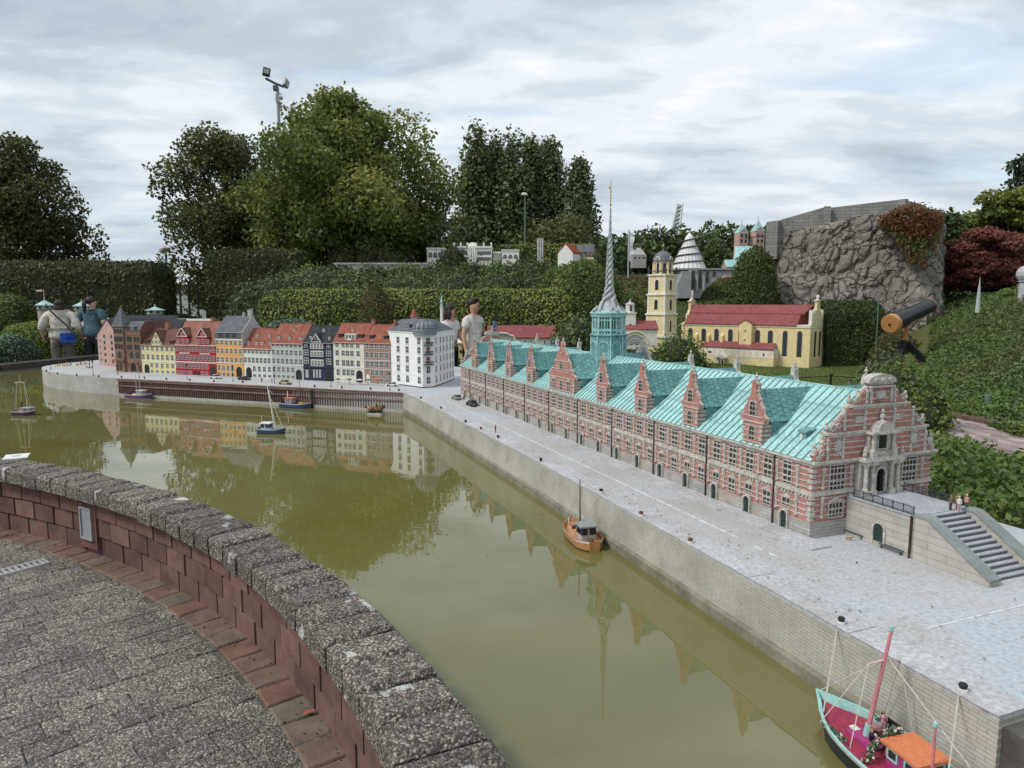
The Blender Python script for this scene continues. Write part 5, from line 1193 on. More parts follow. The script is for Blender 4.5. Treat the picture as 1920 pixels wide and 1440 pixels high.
for k in range(8):
    a = k*math.pi/4; put('belfry_opening', win_mesh(.06,.20,1,1,M_blk,M_blk,.003,True,.005,.01,'belfry_opening',P_cw), oc, (.172*math.sin(a),-.172*math.cos(a),z5+.02), a)
    oc2 = None
clm = MB()
for k in range(8): a = (k+.5)*math.pi/4; clm.lathe([(.022,z5),(.017,z6-.03),(.024,z6-.02)], 7, (.19*math.cos(a),.19*math.sin(a),0))
clm.obj('columns', P_ye, oc)
bal_ = MB()
for sx in (-1,1):
    bal_.box(-.21,.21,sx*.205-.006,sx*.205+.006,z5+.06,z5+.072); bal_.box(sx*.205-.006,sx*.205+.006,-.21,.21,z5+.0725,z5+.080)
    for sy in (-1,1): bal_.lathe([(.02,0),(.016,.07),(.026,.08),(.02,.12),(.004,.15)], 7, (sx*.2,sy*.2,z5))
bal_.obj('balustrade', M_bal, BL)
z7 = zt(468)
dl = MB().lathe([(.205,z6),(.205,z6+.03),(.19,z6+.06),(.175,z6+.11),(.14,z6+.165),(.09,z6+.20),(.03,z6+.22),(.012,z6+.25),(.008,z7+.05)], 16).obj('dome', mat('dome_slate', (.125,.135,.155), .5, .2, 30, .1, 60), BL)
for k in range(4):
    a = k*math.pi/2+.0; put('oculus', win_mesh(.05,.05,1,1,M_blk,M_blk,.003,True,.008,.022,'oculus',P_cw), dl, (.19*math.sin(a),-.19*math.cos(a),z6+.035), a)
MB().ball((0,0,zt(460)),.024,8).path([(0,0,zt(462)),(0,0,zt(452))],.005,5).obj('gilt_ball', M_gold, BL)

# --- small models beyond: generic boxes with roofs, towers and so on
def gabled(label, u0, u1, vb, ve, vr, y, depth, wall, roof, name='model_house', rz=0.0, cat='house', wins=None, group=None, dz=None):
    a = D(u0,vb,y); b_ = D(u1,vb,y); W = abs(b_[0]-a[0])/max(.3,math.cos(rz)); z0 = a[2] if dz is None else dz
    t = thing(name, label, cat, (a[0],a[1],z0), rz, group); he_ = ZV(ve,y)-z0; hr = ZV(vr,y+depth/2)-z0
    MB().box(0,W,0,depth,0,he_).ext([(0,0,he_),(0,depth,he_),(0,depth/2,hr)], (W,0,0)).obj('wall', wall, t)
    r_ = MB(); e = .03
    for sy, y0 in ((1,-e),(-1,depth+e)):
        s_ = (hr-he_)/(depth/2); r_.ext([(-.02,y0,he_-e*s_+.003),(W+.02,y0,he_-e*s_+.003),(W+.02,depth/2+sy*.001,hr+.003),(-.02,depth/2+sy*.001,hr+.003)], (0,0,.018))
    r_.obj('roof', roof, t)
    if wins:
        n, rows, ww, wh = wins
        for j, zf in enumerate(rows):
            for i in range(n): put('window', rwin(ww,wh,2,2,fm=M_blk if wall is P_ye else None), t, (W*(i+.5)/n,0,he_*zf))
    return t, W, he_, hr
gabled('long low building with cherry red roof, left of the leafy shrub behind the exchange', 915,1040,650,632,612,12.9,.5,P_cw,T_cherry,wins=(10,[.3],.03,.06))
gabled('low building with cherry red roof between the spire and the bell tower', 1160,1232,650,617,603,13.4,.5,P_cw,T_cherry)
bl_, W_, h1, h2 = gabled('cream building half hidden behind the far end of the turquoise roof', 860,890,672,643,636,12.6,.35,P_ye,P_cw,wins=(4,[.35],.03,.05))
# scrolled gable wall
sg = thing('scroll_gable', 'grey green scrolled gable with a white edge beside the walking man', 'facade', tuple(D(941,660,11.9)))
zz = lambda v: ZV(v,11.9)-sg.location[2]
oul = [(-.22,0),(.30,0),(.30,zz(641)),(.24,zz(640)),(.20,zz(630)),(.13,zz(628)),(.10,zz(625)),(-.02,zz(624)),(-.07,zz(626)),(-.11,zz(634)),(-.17,zz(637)),(-.22,zz(645))]
MB().ext([(x,0,z) for x, z in oul], (0,.05,0)).obj('wall', mat('sage_stucco', (.27,.32,.28), .85, .2, 12, .1, 60), sg)
ed_ = MB(); [ed_.path([(oul[i][0],-.004,oul[i][1]),(oul[i+1][0],-.004,oul[i+1][1])], .014, 5) for i in range(2,len(oul)-1)]; ed_.obj('edging', P_cw, sg)
# rounded gable building by the bell tower
rg = thing('round_gable_hall', 'white hall front with a big semicircular barred window left of the bell tower', 'facade', tuple(D(1190,655,13.2)))
zz = lambda v: ZV(v,13.2)-rg.location[2]; zc_ = zz(646)
MB().box(-.26,.26,0,.4,0,zc_).ext([(.24*math.cos(math.pi*i/12),0,zc_+.0005+.24*math.sin(math.pi*i/12)) for i in range(13)], (0,.4,0)).obj('wall', P_cw, rg)
fan = MB()
for r_ in (.06,.11,.155): fan.path([(r_*math.cos(math.pi*i/12),-.006,zc_+r_*math.sin(math.pi*i/12)) for i in range(13)], .007, 5)
for i in range(1,12): fan.path([(.03*math.cos(math.pi*i/12),-.004,zc_+.03*math.sin(math.pi*i/12)),(.18*math.cos(math.pi*i/12),-.004,zc_+.18*math.sin(math.pi*i/12))], .005, 4)
fan.path([(.185*math.cos(math.pi*i/14),-.006,zc_+.185*math.sin(math.pi*i/14)) for i in range(15)], .012, 5); fan.obj('fan_window', P_lgr, rg)
MB().path([(.25*math.cos(math.pi*i/14),-.010,zc_+.25*math.sin(math.pi*i/14)) for i in range(15)], .018, 5).obj('gable_edge', P_ye, rg)
# slim white tower
st_ = thing('white_turret', 'slim white octagonal tower with a small grey cap standing right behind the lantern', 'tower', tuple(D(1180,640,13.6)))
zz = lambda v: ZV(v,13.6)-st_.location[2]
MB().box(-.10,.10,-.10,.10,0,zz(588)).box(-.115,.115,-.115,.115,zz(588)+.0005,zz(588)+.02).lathe([(.085,zz(588)+.02),(.085,zz(572)),(.10,zz(572)+.01)], 8).obj('shaft', P_cw, st_)
MB().lathe([(.10,zz(572)+.011),(.075,zz(569)),(.02,zz(566)),(.006,zz(560))], 8).obj('cap', M_lead, st_)
for z in (zz(583),zz(578),zz(612)): put('window', rwin(.03,.05,1,1,True,M_blk,M_blk), st_, (0,-.102,z))
# monument column with a green figure
mo_ = thing('monument', 'slender cream column topped by a turquoise figure, left of the woman', 'monument', tuple(D(829,650,12.6)))
zz = lambda v: ZV(v,12.6)-mo_.location[2]
MB().lathe([(.034,0),(.027,zz(578)),(.036,zz(577)),(.036,zz(575.5))], 8).obj('column', P_cw, mo_)
MB().lathe([(.026,zz(575)),(.018,zz(570)),(.024,zz(565)),(.016,zz(561)),(.009,zz(559)),(.006,zz(553))], 8).obj('figure', M_cop_l, mo_)
# red cone turret behind the corner house
rt2 = thing('cone_turret', 'small round turret with a pointed red roof peeping over the corner house', 'tower', tuple(D(777.5,650,11.4)))
zz = lambda v: ZV(v,11.4)-rt2.location[2]
MB().lathe([(.055,0),(.055,zz(595)),(.062,zz(594.5))], 10).obj('shaft', P_lgr, rt2); MB().lathe([(.072,zz(595)),(.035,zz(585)),(.003,zz(576))], 12).obj('cone_roof', T_red, rt2)
# --- grey castle on the left with turquoise caps
P_cas = plaster('castle_stone', (.36,.335,.30)); 
def castle_tower(u, va, ve, rpx, y, flag=False, label=''):
    b0 = D(u,650,y); t = thing('castle_tower', label, 'tower', (b0[0],b0[1],GZ(b0[0],b0[1])-.1), 0, 'castle towers on the left'); z0 = t.location[2]
    zz = lambda v: ZV(v,y)-z0; r_ = rpx/1300*y
    MB().lathe([(r_*.86,0),(r_*.84,zz(ve+9)),(r_*.95,zz(ve+6)),(r_*.95,zz(ve))], 14).obj('shaft', P_cas, t)
    MB().lathe([(r_*1.08,zz(ve)+.001),(r_*1.1,zz(ve)+.02),(r_*.55,zz(va+4)),(.01,zz(va))], 14).obj('cap', mat('pale_copper', (.36,.53,.50), .6, .15, 8, .1, 40), t)
    for k in range(8):
        a = k*math.pi/4; put('window', rwin(.05,.06,1,1,True,M_blk,M_blk), t, (r_*.955*math.sin(a),-r_*.955*math.cos(a),zz(ve+4.6)), a)
    MB().path([(0,0,zz(va)),(0,0,zz(va-(20 if flag else 4)))], .008, 5).ball((0,0,zz(va-2)),.025,6).obj('finial', M_lead, t)
    if flag:
        f_ = MB(); f_.add([(0,0,zz(va-20)),(-.05,.004,zz(va-20)),(-.05,.004,zz(va-16.5)),(0,0,zz(va-16.5))], [(0,1,2,3)],0); f_.add([(-.05,.004,zz(va-20)),(-.22,.03,zz(va-18.5)),(-.22,.03,zz(va-17.3)),(-.05,.004,zz(va-16.5))], [(0,1,2,3)],1)
        f_.obj('pennant', [mat('flag_red', (.40,.03,.03), .8), mat('flag_white', (.62,.62,.6), .8)], t)
castle_tower(90,563,573.5,14.5,17.0,True,'castle tower with a pointed turquoise cap and a red and white pennant')
castle_tower(159,565.5,575,14,17.2,False,'castle tower with a turquoise cap half hidden by the person in a teal shirt')
castle_tower(295,574.5,582.5,16,17.6,False,'low castle tower with a broad turquoise cap above the slate roofs')
gabled('castle wing with a dark slate roof behind the pyramid turret', 201,318,640,606,593,16.6,.9,P_cas,T_dslate,'castle_wing',0,'castle')
gabled('castle wing with a pale lead roof between the two hidden castle towers', 118,188,640,612,597,16.9,.8,P_cas,mat('pale_lead_roof', (.36,.39,.42), .6, .15, 6, .1, 40),'castle_wing',0,'castle')
gabled('long pale castle wing behind the crimson house', 318,395,640,606,599,16.7,.6,P_cas,mat('cream_ridge', (.46,.45,.40), .8, .15, 6, .1, 40),'castle_wing',0,'castle')
gabled('small brick castle wing with dark roof between turret house and crimson roof', 290,337,640,617,600,15.2,.6,T_brown,T_dslate,'castle_wing',0,'castle')

# --- upper terrace: white palace, white house, cream houses, pillars
pal_y = 21.5; a0 = D(801,496,pal_y); PAL = thing('palace', 'long white palace with a raised columned centre and low side pavilions on the upper terrace', 'palace', (a0[0],a0[1],a0[2]-.15))
z0 = PAL.location[2]; zz = lambda v: ZV(v,pal_y)-z0; xx = lambda u: (u-801)/1300*pal_y
M_pw = plaster('palace_white', (.80,.80,.74)); 
MB().box(0,xx(833),0,.7,0,zz(467)).box(-.02,xx(833)+.02,-.02,.72,zz(467)+.0005,zz(464.5)).obj('left_pavilion', M_pw, PAL)
MB().box(xx(939),xx(971),0,.7,0,zz(470)).box(xx(938),xx(972),-.02,.72,zz(470)+.0005,zz(468)).obj('right_pavilion', M_pw, PAL)
for ua, ub in ((833,852),(921,939)):
    c_ = MB().box(xx(ua)+.021,xx(ub)-.021,.2,.5,zz(474),zz(471))
    for i in range(6): c_.lathe([(.022,0),(.018,zz(474))], 7, (xx(ua)+.05+i*(xx(ub)-xx(ua)-.1)/5,.3,0))
    c_.obj('colonnade', M_pw, PAL)
mb_ = MB().box(xx(852),xx(920),-.1,.8,0,zz(465.5)).box(xx(851),xx(921),-.13,.83,zz(465.5)+.0005,zz(462)).box(xx(876),xx(892),.1,.6,zz(462)+.0005,zz(456)).box(xx(880),xx(888),.2,.5,zz(456)+.0005,zz(453.5))
for u in (852,864,876,892,906,920): mb_.lathe([(.03,0),(.02,.03),(.035,.07),(.006,.11)], 7, (xx(u),-.1,zz(462)))
mo2 = mb_.obj('main_block', M_pw, PAL)
for u in (880,884,888,892): MB().lathe([(.028,0),(.022,zz(466))], 8, (xx(u)-.03,-.2,0)).obj('column', M_pw, mo2)
for u in lin(856,874,4)+lin(897,916,4):
    for v in (474,485): put('window', rwin(.10,.10,2,2), mo2, (xx(u),-.1,zz(v+4)))
for u in (807,816,826): put('window', rwin(.12,.16,2,2,True), PAL, (xx(u),0,zz(483)))
for u in (945,955,965): put('window', rwin(.12,.12,2,2,True), PAL, (xx(u),0,zz(485)))
rw_ = thing('retaining_wall', 'pale stone retaining wall under the palace terrace', 'wall', tuple(D(627,500,19.6)))
MB().box(0,2.6,0,.2,-.6,.06).box(-.02,2.62,-.02,.22,.0605,.11).obj('wall_body', M_conc, rw_)
T_hred = tile_mat('bright_red_roof', (.42,.07,.045))
wy = 20.3; q = D(1046,505,wy); WHs = thing('white_house', 'plain white house with a steep gable and a bright red roof on the upper terrace', 'house', tuple(q), R(-28)); z0 = q[2]; zz = lambda v: ZV(v,wy)-z0
MB().box(0,.46,0,.62,-.3,zz(474)).ext([(0,0,zz(474)),(.46,0,zz(474)),(.23,0,zz(458))], (0,.62,0)).obj('wall', plaster('pure_white', (.76,.76,.74)), WHs)
for sx in (0,1): MB().ext([(-.02 if not sx else .48,-.015,zz(475.5)),(.23,-.015,zz(458)+.004),(.23,-.015,zz(458)+.024),(-.04 if not sx else .50,-.015,zz(475.5)+.01)], (0,.66,0)).obj('roof', T_hred, WHs)
MB().box(-.42,.1,-.3,-.06,-.35,-.12).obj('low_wall', MATS['pure_white'], WHs)
gabled('narrow grey gabled town house just right of the white house', 1083,1097,500,472,460,20.6,.4,P_lgr,T_slate,'town_house',wins=(3,[.3,.65],.05,.08),group='town houses on the upper terrace')
gabled('cream narrow town house at the right end of the terrace group', 1097.5,1113,500,472,459,20.6,.4,P_ye,T_slate,'town_house',wins=(3,[.3,.65],.05,.08),group='town houses on the upper terrace')
pl3 = thing('steel_pillars', 'three tall pale steel pillars joined by a crossbar on the upper terrace', 'sculpture', tuple(D(1013,490,22)))
for u in (1009.5,1013.5,1017.5): MB().path([((u-1013.5)/1300*22,0,-.3),((u-1013.5)/1300*22,0,ZV(447,22)-pl3.location[2])], .030, 8).obj('pillar', M_galv, pl3)
MB().box(-.13,.13,-.02,.02,ZV(454,22)-pl3.location[2],ZV(452.5,22)-pl3.location[2]).obj('crossbar', M_galv, pl3)
# --- white cone tower, viaduct, twin spires, little castle, flag
cy_ = 24.5; q = D(1291,505,cy_); CT = thing('cone_tower', 'white conical tower wound by a dark spiral ramp', 'tower', tuple(q)); z0 = q[2]; zz = lambda v: ZV(v,cy_)-z0
M_cone = mat('white_cladding', (.72,.72,.71), .6, .06, 8, 0, 30)
rk = lambda v: np.interp(v, [436,444,455,468,480,492,504], [.01,.13,.20,.31,.42,.50,.60])
MB().lathe([(rk(v),zz(v)) for v in (504,498,492,486,480,474,468,461,455,449,444,436)], 24).obj('cone', M_cone, CT)
rb2 = MB()
for k in range(24):
    a = k*math.pi/12; rb2.path([(rk(v)*1.01*math.cos(a),rk(v)*1.01*math.sin(a),zz(v)) for v in (504,492,480,468,455)], .008, 4)
rb2.obj('cladding_ribs', M_grey, CT)
sp3 = MB(); sp3.path([((rk(v)+.03)*math.cos(a),(rk(v)+.03)*math.sin(a),zz(v)) for a, v in zip(np.linspace(0,2*math.pi*4,96), np.linspace(502,446,96))], .024, 5); sp3.obj('spiral_ramp', mat('ramp_dark', (.10,.085,.075), .8, .2, 20), CT)
vy = 23.5; q = D(1236,548,vy); VI = thing('viaduct', 'grey arched viaduct below the white cone', 'bridge', (q[0],q[1],q[2]-.2)); z0 = VI.location[2]; zz = lambda v: ZV(v,vy)-z0; xx = lambda u: (u-1236)/1300*vy
M_via = mat('viaduct_stone', (.33,.335,.34), .85, .15, 5, .2, 40); M_void = mat('arch_shade', (.10,.10,.10), .9, .2, 10)
pts = [(xx(1274),zz(509)),(xx(1385),zz(506)),(xx(1385),zz(512))]+[(xx(u),zz(v)) for u, v in ((1372,512.5),(1360,515),(1348,520),(1336,528),(1326,538),(1318,547))]+[(xx(1312),0),(xx(1274),0)]
MB().ext([(x,0,z) for x, z in pts], (0,.5,0)).obj('arch_bridge', M_via, VI)
MB().box(xx(1268),xx(1386),-.05,.55,zz(506),zz(503)).obj('deck', M_via, VI)
for u, vb in ((1298,541),(1311,541),(1324,530),(1337,519)):
    put('blind_arch', win_mesh(.13,(vb-509)/1300*vy,1,1,M_void,M_void,.004,True,.02,.02,'blind_arch',M_via), VI, (xx(u),-.001,zz(vb)))
for u in (1291,1304,1317): MB().lathe([(.05,zz(545)),(.045,zz(516)),(.06,zz(514))], 8, (xx(u)+.02,-.05,0)).obj('pier', M_via, VI)
MB().ext([(xx(1268),-.2,0),(xx(1292),-.2,0),(xx(1292),-.2,zz(509)),(xx(1276),-.2,zz(509)),(xx(1272),-.2,zz(520)),(xx(1268),-.2,zz(532))], (0,.3,0)).obj('abutment', M_via, VI)
for u, va, ve, hwp, lb in ((1387,415,437,9,'left'),(1417,408,434,9,'right')):
    yy = 26; q = D(u,520,yy); t = thing('spire_tower', 'rosy tower with pointed turquoise roof, '+('left one of the pair' if lb == 'left' else 'right one of the pair'), 'tower', tuple(q), R(12), 'cathedral towers'); z0 = q[2]; zz = lambda v: ZV(v,yy)-z0; hw_ = hwp/1300*yy
    ps = MATS['pink_stone']; MB().box(-hw_,hw_,-hw_,hw_,0,zz(ve)).ext([(-hw_,-hw_,zz(ve)+.0005),(hw_,-hw_,zz(ve)+.0005),(0,-hw_,zz(ve-9))], (0,2*hw_,0)).obj('shaft', ps, t)
    MB().add([(-hw_*1.05,-hw_*1.05,zz(ve)),(hw_*1.05,-hw_*1.05,zz(ve)),(hw_*1.05,hw_*1.05,zz(ve)),(-hw_*1.05,hw_*1.05,zz(ve)),(0,0,zz(va+3))], [(0,1,4),(1,2,4),(2,3,4),(3,0,4)]).path([(0,0,zz(va+4)),(0,0,zz(va-3))], .01, 4).obj('spire', M_cop_l, t)
    for v in (443,453,465):
        for k in (-.45,.45): put('window', rwin(.07,.12,1,1,True,M_blk,M_blk), t, (k*hw_,-hw_,zz(v+3)))
gabled('rosy cathedral nave with turquoise roof in front of the twin towers', 1376,1412,520,484,463,25.4,.9,MATS['pink_stone'],M_cop_l,'cathedral_nave',R(-20),'church')
gabled('low rosy apse wing of the cathedral', 1362,1392,520,500,488,25.0,.6,MATS['pink_stone'],M_cop_l,'cathedral_nave',0,'church')
tn = thing('marquee', 'row of white marquee roofs behind the lone round tree', 'tent', tuple(D(1310,500,36)))
tm_ = mat('canvas_white', (.74,.74,.74), .7, .05, 5)
for i in range(5): MB().add([(i*.85,0,.0),(i*.85+.84,0,0),(i*.85+.84,2,0),(i*.85,2,0),(i*.85+.42,1,.5)], [(0,1,4),(1,2,4),(2,3,4),(3,0,4)]).box(i*.85,i*.85+.84,0,2,-.5,-.0005).obj('tent_roof', tm_, tn)
lc = thing('little_castle', 'small grey model castle with a steep roof next to the white flag', 'castle', tuple(D(1197,492,25))); z0 = lc.location[2]; zz = lambda v: ZV(v,25)-z0
MB().box(-.24,.24,-.2,.2,-.2,zz(478)).obj('keep', P_cas, lc); MB().add([(-.22,-.2,zz(478)),(.22,-.2,zz(478)),(.22,.2,zz(478)),(-.22,.2,zz(478)),(-.06,0,zz(464.5)),(.06,0,zz(464.5))], [(0,1,5,4),(2,3,4,5),(1,2,5),(3,0,4)]).obj('roof', P_lgr, lc)
for k in (-.15,0,.15): put('window', rwin(.05,.07,1,1,True,M_blk,M_blk), lc, (k,-.2,zz(486)))
def flagpole(u, vt, vb, y, label, wdt=.35, hgt=1.0):
    q = D(u,vb,y); t = thing('flagpole', label, 'flag', (q[0],q[1],q[2]-.5)); h_ = ZV(vt,y)-t.location[2]
    MB().path([(0,0,0),(0,0,h_)], .025, 6).obj('pole', M_galv, t)
    f_ = MB(); n = 6; A = [(.03+wdt*(.35+.65*math.sin(i*.9+.6)**2)*(i/n)**.3, .05*math.sin(i*2.1), h_-.06-hgt*i/n) for i in range(n+1)]
    f_.add([(.02,0,h_-.04-hgt*i/n) for i in range(n+1)]+A, [(i,i+1,n+2+i,n+1+i) for i in range(n)]); f_.obj('banner', mat('white_banner', (.70,.70,.70), .8, .1, 6), t)
flagpole(1178,431,495,26,'white banner hanging from a pole on the far slope','' or .34,1.1); flagpole(829,378,445,34,'white banner on a pole between the round tree and the poplars',.5,1.6)
# --- artificial rock wall with a stone rampart
rk_m, t, b = new_mat('sculpted_rock'); co = geopos(t); vo = t.nodes.new('ShaderNodeTexVoronoi'); vo.feature = 'DISTANCE_TO_EDGE'; vo.inputs['Scale'].default_value = 2.6
wv_ = t.nodes.new('ShaderNodeVectorMath'); wv_.operation = 'ADD'; nx_ = t.nodes.new('ShaderNodeTexNoise'); nx_.inputs['Scale'].default_value = 1.6; nx_.inputs['Detail'].default_value = 4; t.links.new(co, nx_.inputs['Vector'])
t.links.new(co, wv_.inputs[0]); t.links.new(nx_.outputs['Color'], wv_.inputs[1]); t.links.new(wv_.outputs[0], vo.inputs['Vector'])
f1 = noise_n(t, co, 1.4, 6, .65); f2 = noise_n(t, co, 12, 5, .7)
k = ramp_n(t, f1, [(.3, (.16,.145,.123)), (.5, (.25,.228,.195)), (.7, (.34,.312,.268))]); k = mix_n(t, .5, k, ramp_n(t, f2, [(.3, (.3,)*3), (.7, (.72,)*3)]), 'OVERLAY')
k = mix_n(t, ramp_n(t, vo.outputs['Distance'], [(.0, (.75,)*3), (.05, (0,0,0))]), k, (.065,.055,.048)); t.links.new(k, b.inputs['Base Color']); b.inputs['Roughness'].default_value = .95; b.inputs['Specular IOR Level'].default_value = .15
bump_n(t, b, math_n(t, 'ADD', math_n(t, 'MULTIPLY', ramp_n(t, vo.outputs['Distance'], [(0, (0,0,0)), (.09, (1,1,1))]), .7), f2), 1.0, .06)
CLf = [(1446,18.6),(1449,17.6),(1462,17.0),(1500,16.7),(1560,16.4),(1620,16.1),(1680,15.8),(1725,15.5),(1752,15.6),(1762,16.4),(1764,17.5)]
us_ = np.array([c[0] for c in CLf]); yy_ = np.array([c[1] for c in CLf]); ss = np.linspace(0,1,150); uu = np.interp(ss,np.linspace(0,1,len(CLf)),us_); yv = np.interp(ss,np.linspace(0,1,len(CLf)),yy_)
vtop = lambda u: float(np.interp(u,[1440,1520,1555,1613,1657,1700,1739,1764],[448,434,427,412,408,398,396,402]))
nz_ = 90; V_ = []
for u, y in zip(uu, yv):
    x = D(u,567,y)[0]; zt_ = ZV(vtop(u),y)+.12
    for j in range(nz_+1):
        f_ = j/nz_; z = .0+(zt_)*f_; px, py = x, y+.45*f_*f_-.10*math.sin(f_*3)
        P = Vector((px*1.05,py*.9,z*.62)); d_, _ = mnoise.voronoi(P*1.6+mnoise.noise_vector(P*1.1)*.5); crack = min(1,(d_[1]-d_[0])*4)
        d2, _ = mnoise.voronoi(P*4.2+mnoise.noise_vector(P*2.1)*.5); c2 = min(1,(d2[1]-d2[0])*3.5)
        off = .12*mnoise.fractal(P*1.1,1,2,4)+.085*crack+.055*c2+.05*mnoise.noise(P*6)
        V_.append((px+off*.35*(1 if u > 1720 else -.1), py-off, z))
rm = MB(); rm.add(V_, [(i*(nz_+1)+j,(i+1)*(nz_+1)+j,(i+1)*(nz_+1)+j+1,i*(nz_+1)+j+1) for i in range(149) for j in range(nz_)])
n0 = len(V_); topb = [(v[0],v[1]+2.5,v[2]+.1) for v in V_[nz_::nz_+1]]; rm.v += topb
rm.f += [((i)*(nz_+1)+nz_,(i+1)*(nz_+1)+nz_,n0+i+1,n0+i) for i in range(149)]; rm.m += [0]*149
RKt = thing('rock_wall', 'big cracked grey brown artificial rock face crowned by a stone rampart', 'rock', (0,0,0)); rm.obj('rock_face', rk_m, RKt, smooth=False)
M_ramp = brick_mat('rampart_stone', (.27,.265,.255), (.22,.215,.205), (.16,.155,.15), .22, .075, .08, (1,0), .9, .4, .25, 3)
def rampart(u0, v0t, u1, v1t, y0, y1, vb0, vb1, th_=.3):
    a, b_ = D(u0,v0t,y0), D(u1,v1t,y1); za, zb = ZV(vb0,y0)-.5, ZV(vb1,y1)-.5; n_ = np.array([-(b_-a)[1],(b_-a)[0],0]); n_ = n_/np.linalg.norm(n_)*th_
    MB().add([(a[0],a[1],za),(b_[0],b_[1],zb),tuple(b_),tuple(a)]+[(a[0]+n_[0],a[1]+n_[1],za),(b_[0]+n_[0],b_[1]+n_[1],zb),tuple(b_+n_),tuple(a+n_)], [(0,1,2,3),(5,4,7,6),(1,5,6,2),(4,0,3,7),(3,2,6,7)]).obj('rampart', M_ramp, RKt)
rampart(1437,416,1459,413,17.35,17.15,450,446); rampart(1459.5,413.5,1547,388,17.3,16.95,445,430); rampart(1546,386.5,1559,387,16.8,16.75,430,428); rampart(1559.5,389,1697,373,16.95,16.4,428,405); rampart(1697.5,372.5,1704,373.5,16.25,16.3,405,405); rampart(1706,377,1738,387,16.6,16.9,405,410)
# ================================================================== VEGETATION
L_maple = leaf_mat('maple_leaf', [(0,(0.065,0.095,0.022)),(.45,(0.134,0.179,0.040)),(.8,(0.224,0.252,0.062)),(1,(0.336,0.308,0.084))], transl=.3)
L_oak = leaf_mat('oak_leaf', [(0,(0.043,0.051,0.020)),(.5,(0.084,0.093,0.032)),(.85,(0.138,0.133,0.046)),(1,(0.203,0.152,0.065))], transl=.25)
L_olive = leaf_mat('olive_leaf', [(0,(0.051,0.067,0.023)),(.5,(0.102,0.116,0.038)),(1,(0.189,0.181,0.065))], transl=.3)
L_poplar = leaf_mat('poplar_leaf', [(0,(0.058,0.081,0.036)),(.5,(0.111,0.140,0.060)),(1,(0.195,0.227,0.098))], transl=.2)
L_wood = leaf_mat('wood_leaf', [(0,(0.038,0.061,0.026)),(.5,(0.072,0.109,0.038)),(1,(0.138,0.167,0.065))], transl=.2)
L_hornb = leaf_mat('dark_hedge_leaf', [(0,(0.032,0.043,0.014)),(.5,(0.061,0.075,0.026)),(1,(0.116,0.128,0.043))], transl=.2, big=((0.080,0.061,0.026),.8))
L_priv = leaf_mat('bright_hedge_leaf', [(0,(0.101,0.135,0.030)),(.5,(0.223,0.270,0.057)),(1,(0.405,0.432,0.115))], transl=.25)
L_ivy = leaf_mat('ivy_leaf', [(0,(0.055,0.099,0.023)),(.5,(0.123,0.189,0.038)),(1,(0.232,0.290,0.065))], transl=.25, big=((0.087,0.123,0.029),.5))
L_yew = leaf_mat('yew_leaf', [(0,(0.032,0.052,0.014)),(.5,(0.065,0.096,0.023)),(1,(0.123,0.160,0.036))], transl=.15)
L_cone = leaf_mat('cone_leaf', [(0,(.045,.052,.014)),(.5,(.095,.100,.026)),(1,(.16,.145,.045))], transl=.2, big=((.14,.10,.03),1.2))
L_cover = leaf_mat('cover_leaf', [(0,(0.043,0.080,0.020)),(.5,(0.094,0.160,0.038)),(.9,(0.174,0.246,0.065)),(1,(0.246,0.275,0.087))], transl=.25, big=((0.109,0.123,0.036),.45))
L_jun = leaf_mat('juniper_leaf', [(0,(0.051,0.075,0.032)),(.5,(0.102,0.133,0.055)),(1,(0.174,0.203,0.087))], transl=.15)
L_blue = leaf_mat('blue_juniper', [(0,(0.051,0.102,0.072)),(.5,(0.109,0.181,0.123)),(1,(0.203,0.275,0.203))], transl=.15)
L_red = leaf_mat('red_maple_leaf', [(0,(0.072,0.026,0.022)),(.5,(0.145,0.049,0.041)),(1,(0.246,0.094,0.065))], transl=.3)
L_rust = leaf_mat('rust_leaf', [(0,(.085,.035,.018)),(.4,(.19,.080,.036)),(.68,(.25,.125,.060)),(.8,(.13,.14,.05)),(1,(.09,.13,.04))], transl=.3)
L_pine = leaf_mat('pine_leaf', [(0,(0.043,0.072,0.026)),(.5,(0.094,0.138,0.038)),(1,(0.174,0.217,0.051))], transl=.15)
L_gold = leaf_mat('gold_leaf', [(0,(.07,.095,.020)),(.5,(.14,.165,.030)),(1,(.25,.25,.05))], transl=.25)
L_box = leaf_mat('box_leaf', [(0,(0.072,0.113,0.014)),(.5,(0.160,0.217,0.029)),(1,(0.290,0.341,0.051))], transl=.25)
L_grass = leaf_mat('grass_blade', [(0,(0.080,0.123,0.023)),(.5,(0.152,0.203,0.041)),(1,(0.246,0.275,0.087))], transl=.3)
M_bark = mat('bark', (.085,.068,.052), .95, .35, 6, .6, 30); M_inner = mat('foliage_inner_shade', (.028,.034,.014), .95, .3, 8, .4, 20)  # solid core of hedges and bushes: inner shade put into its dark colour
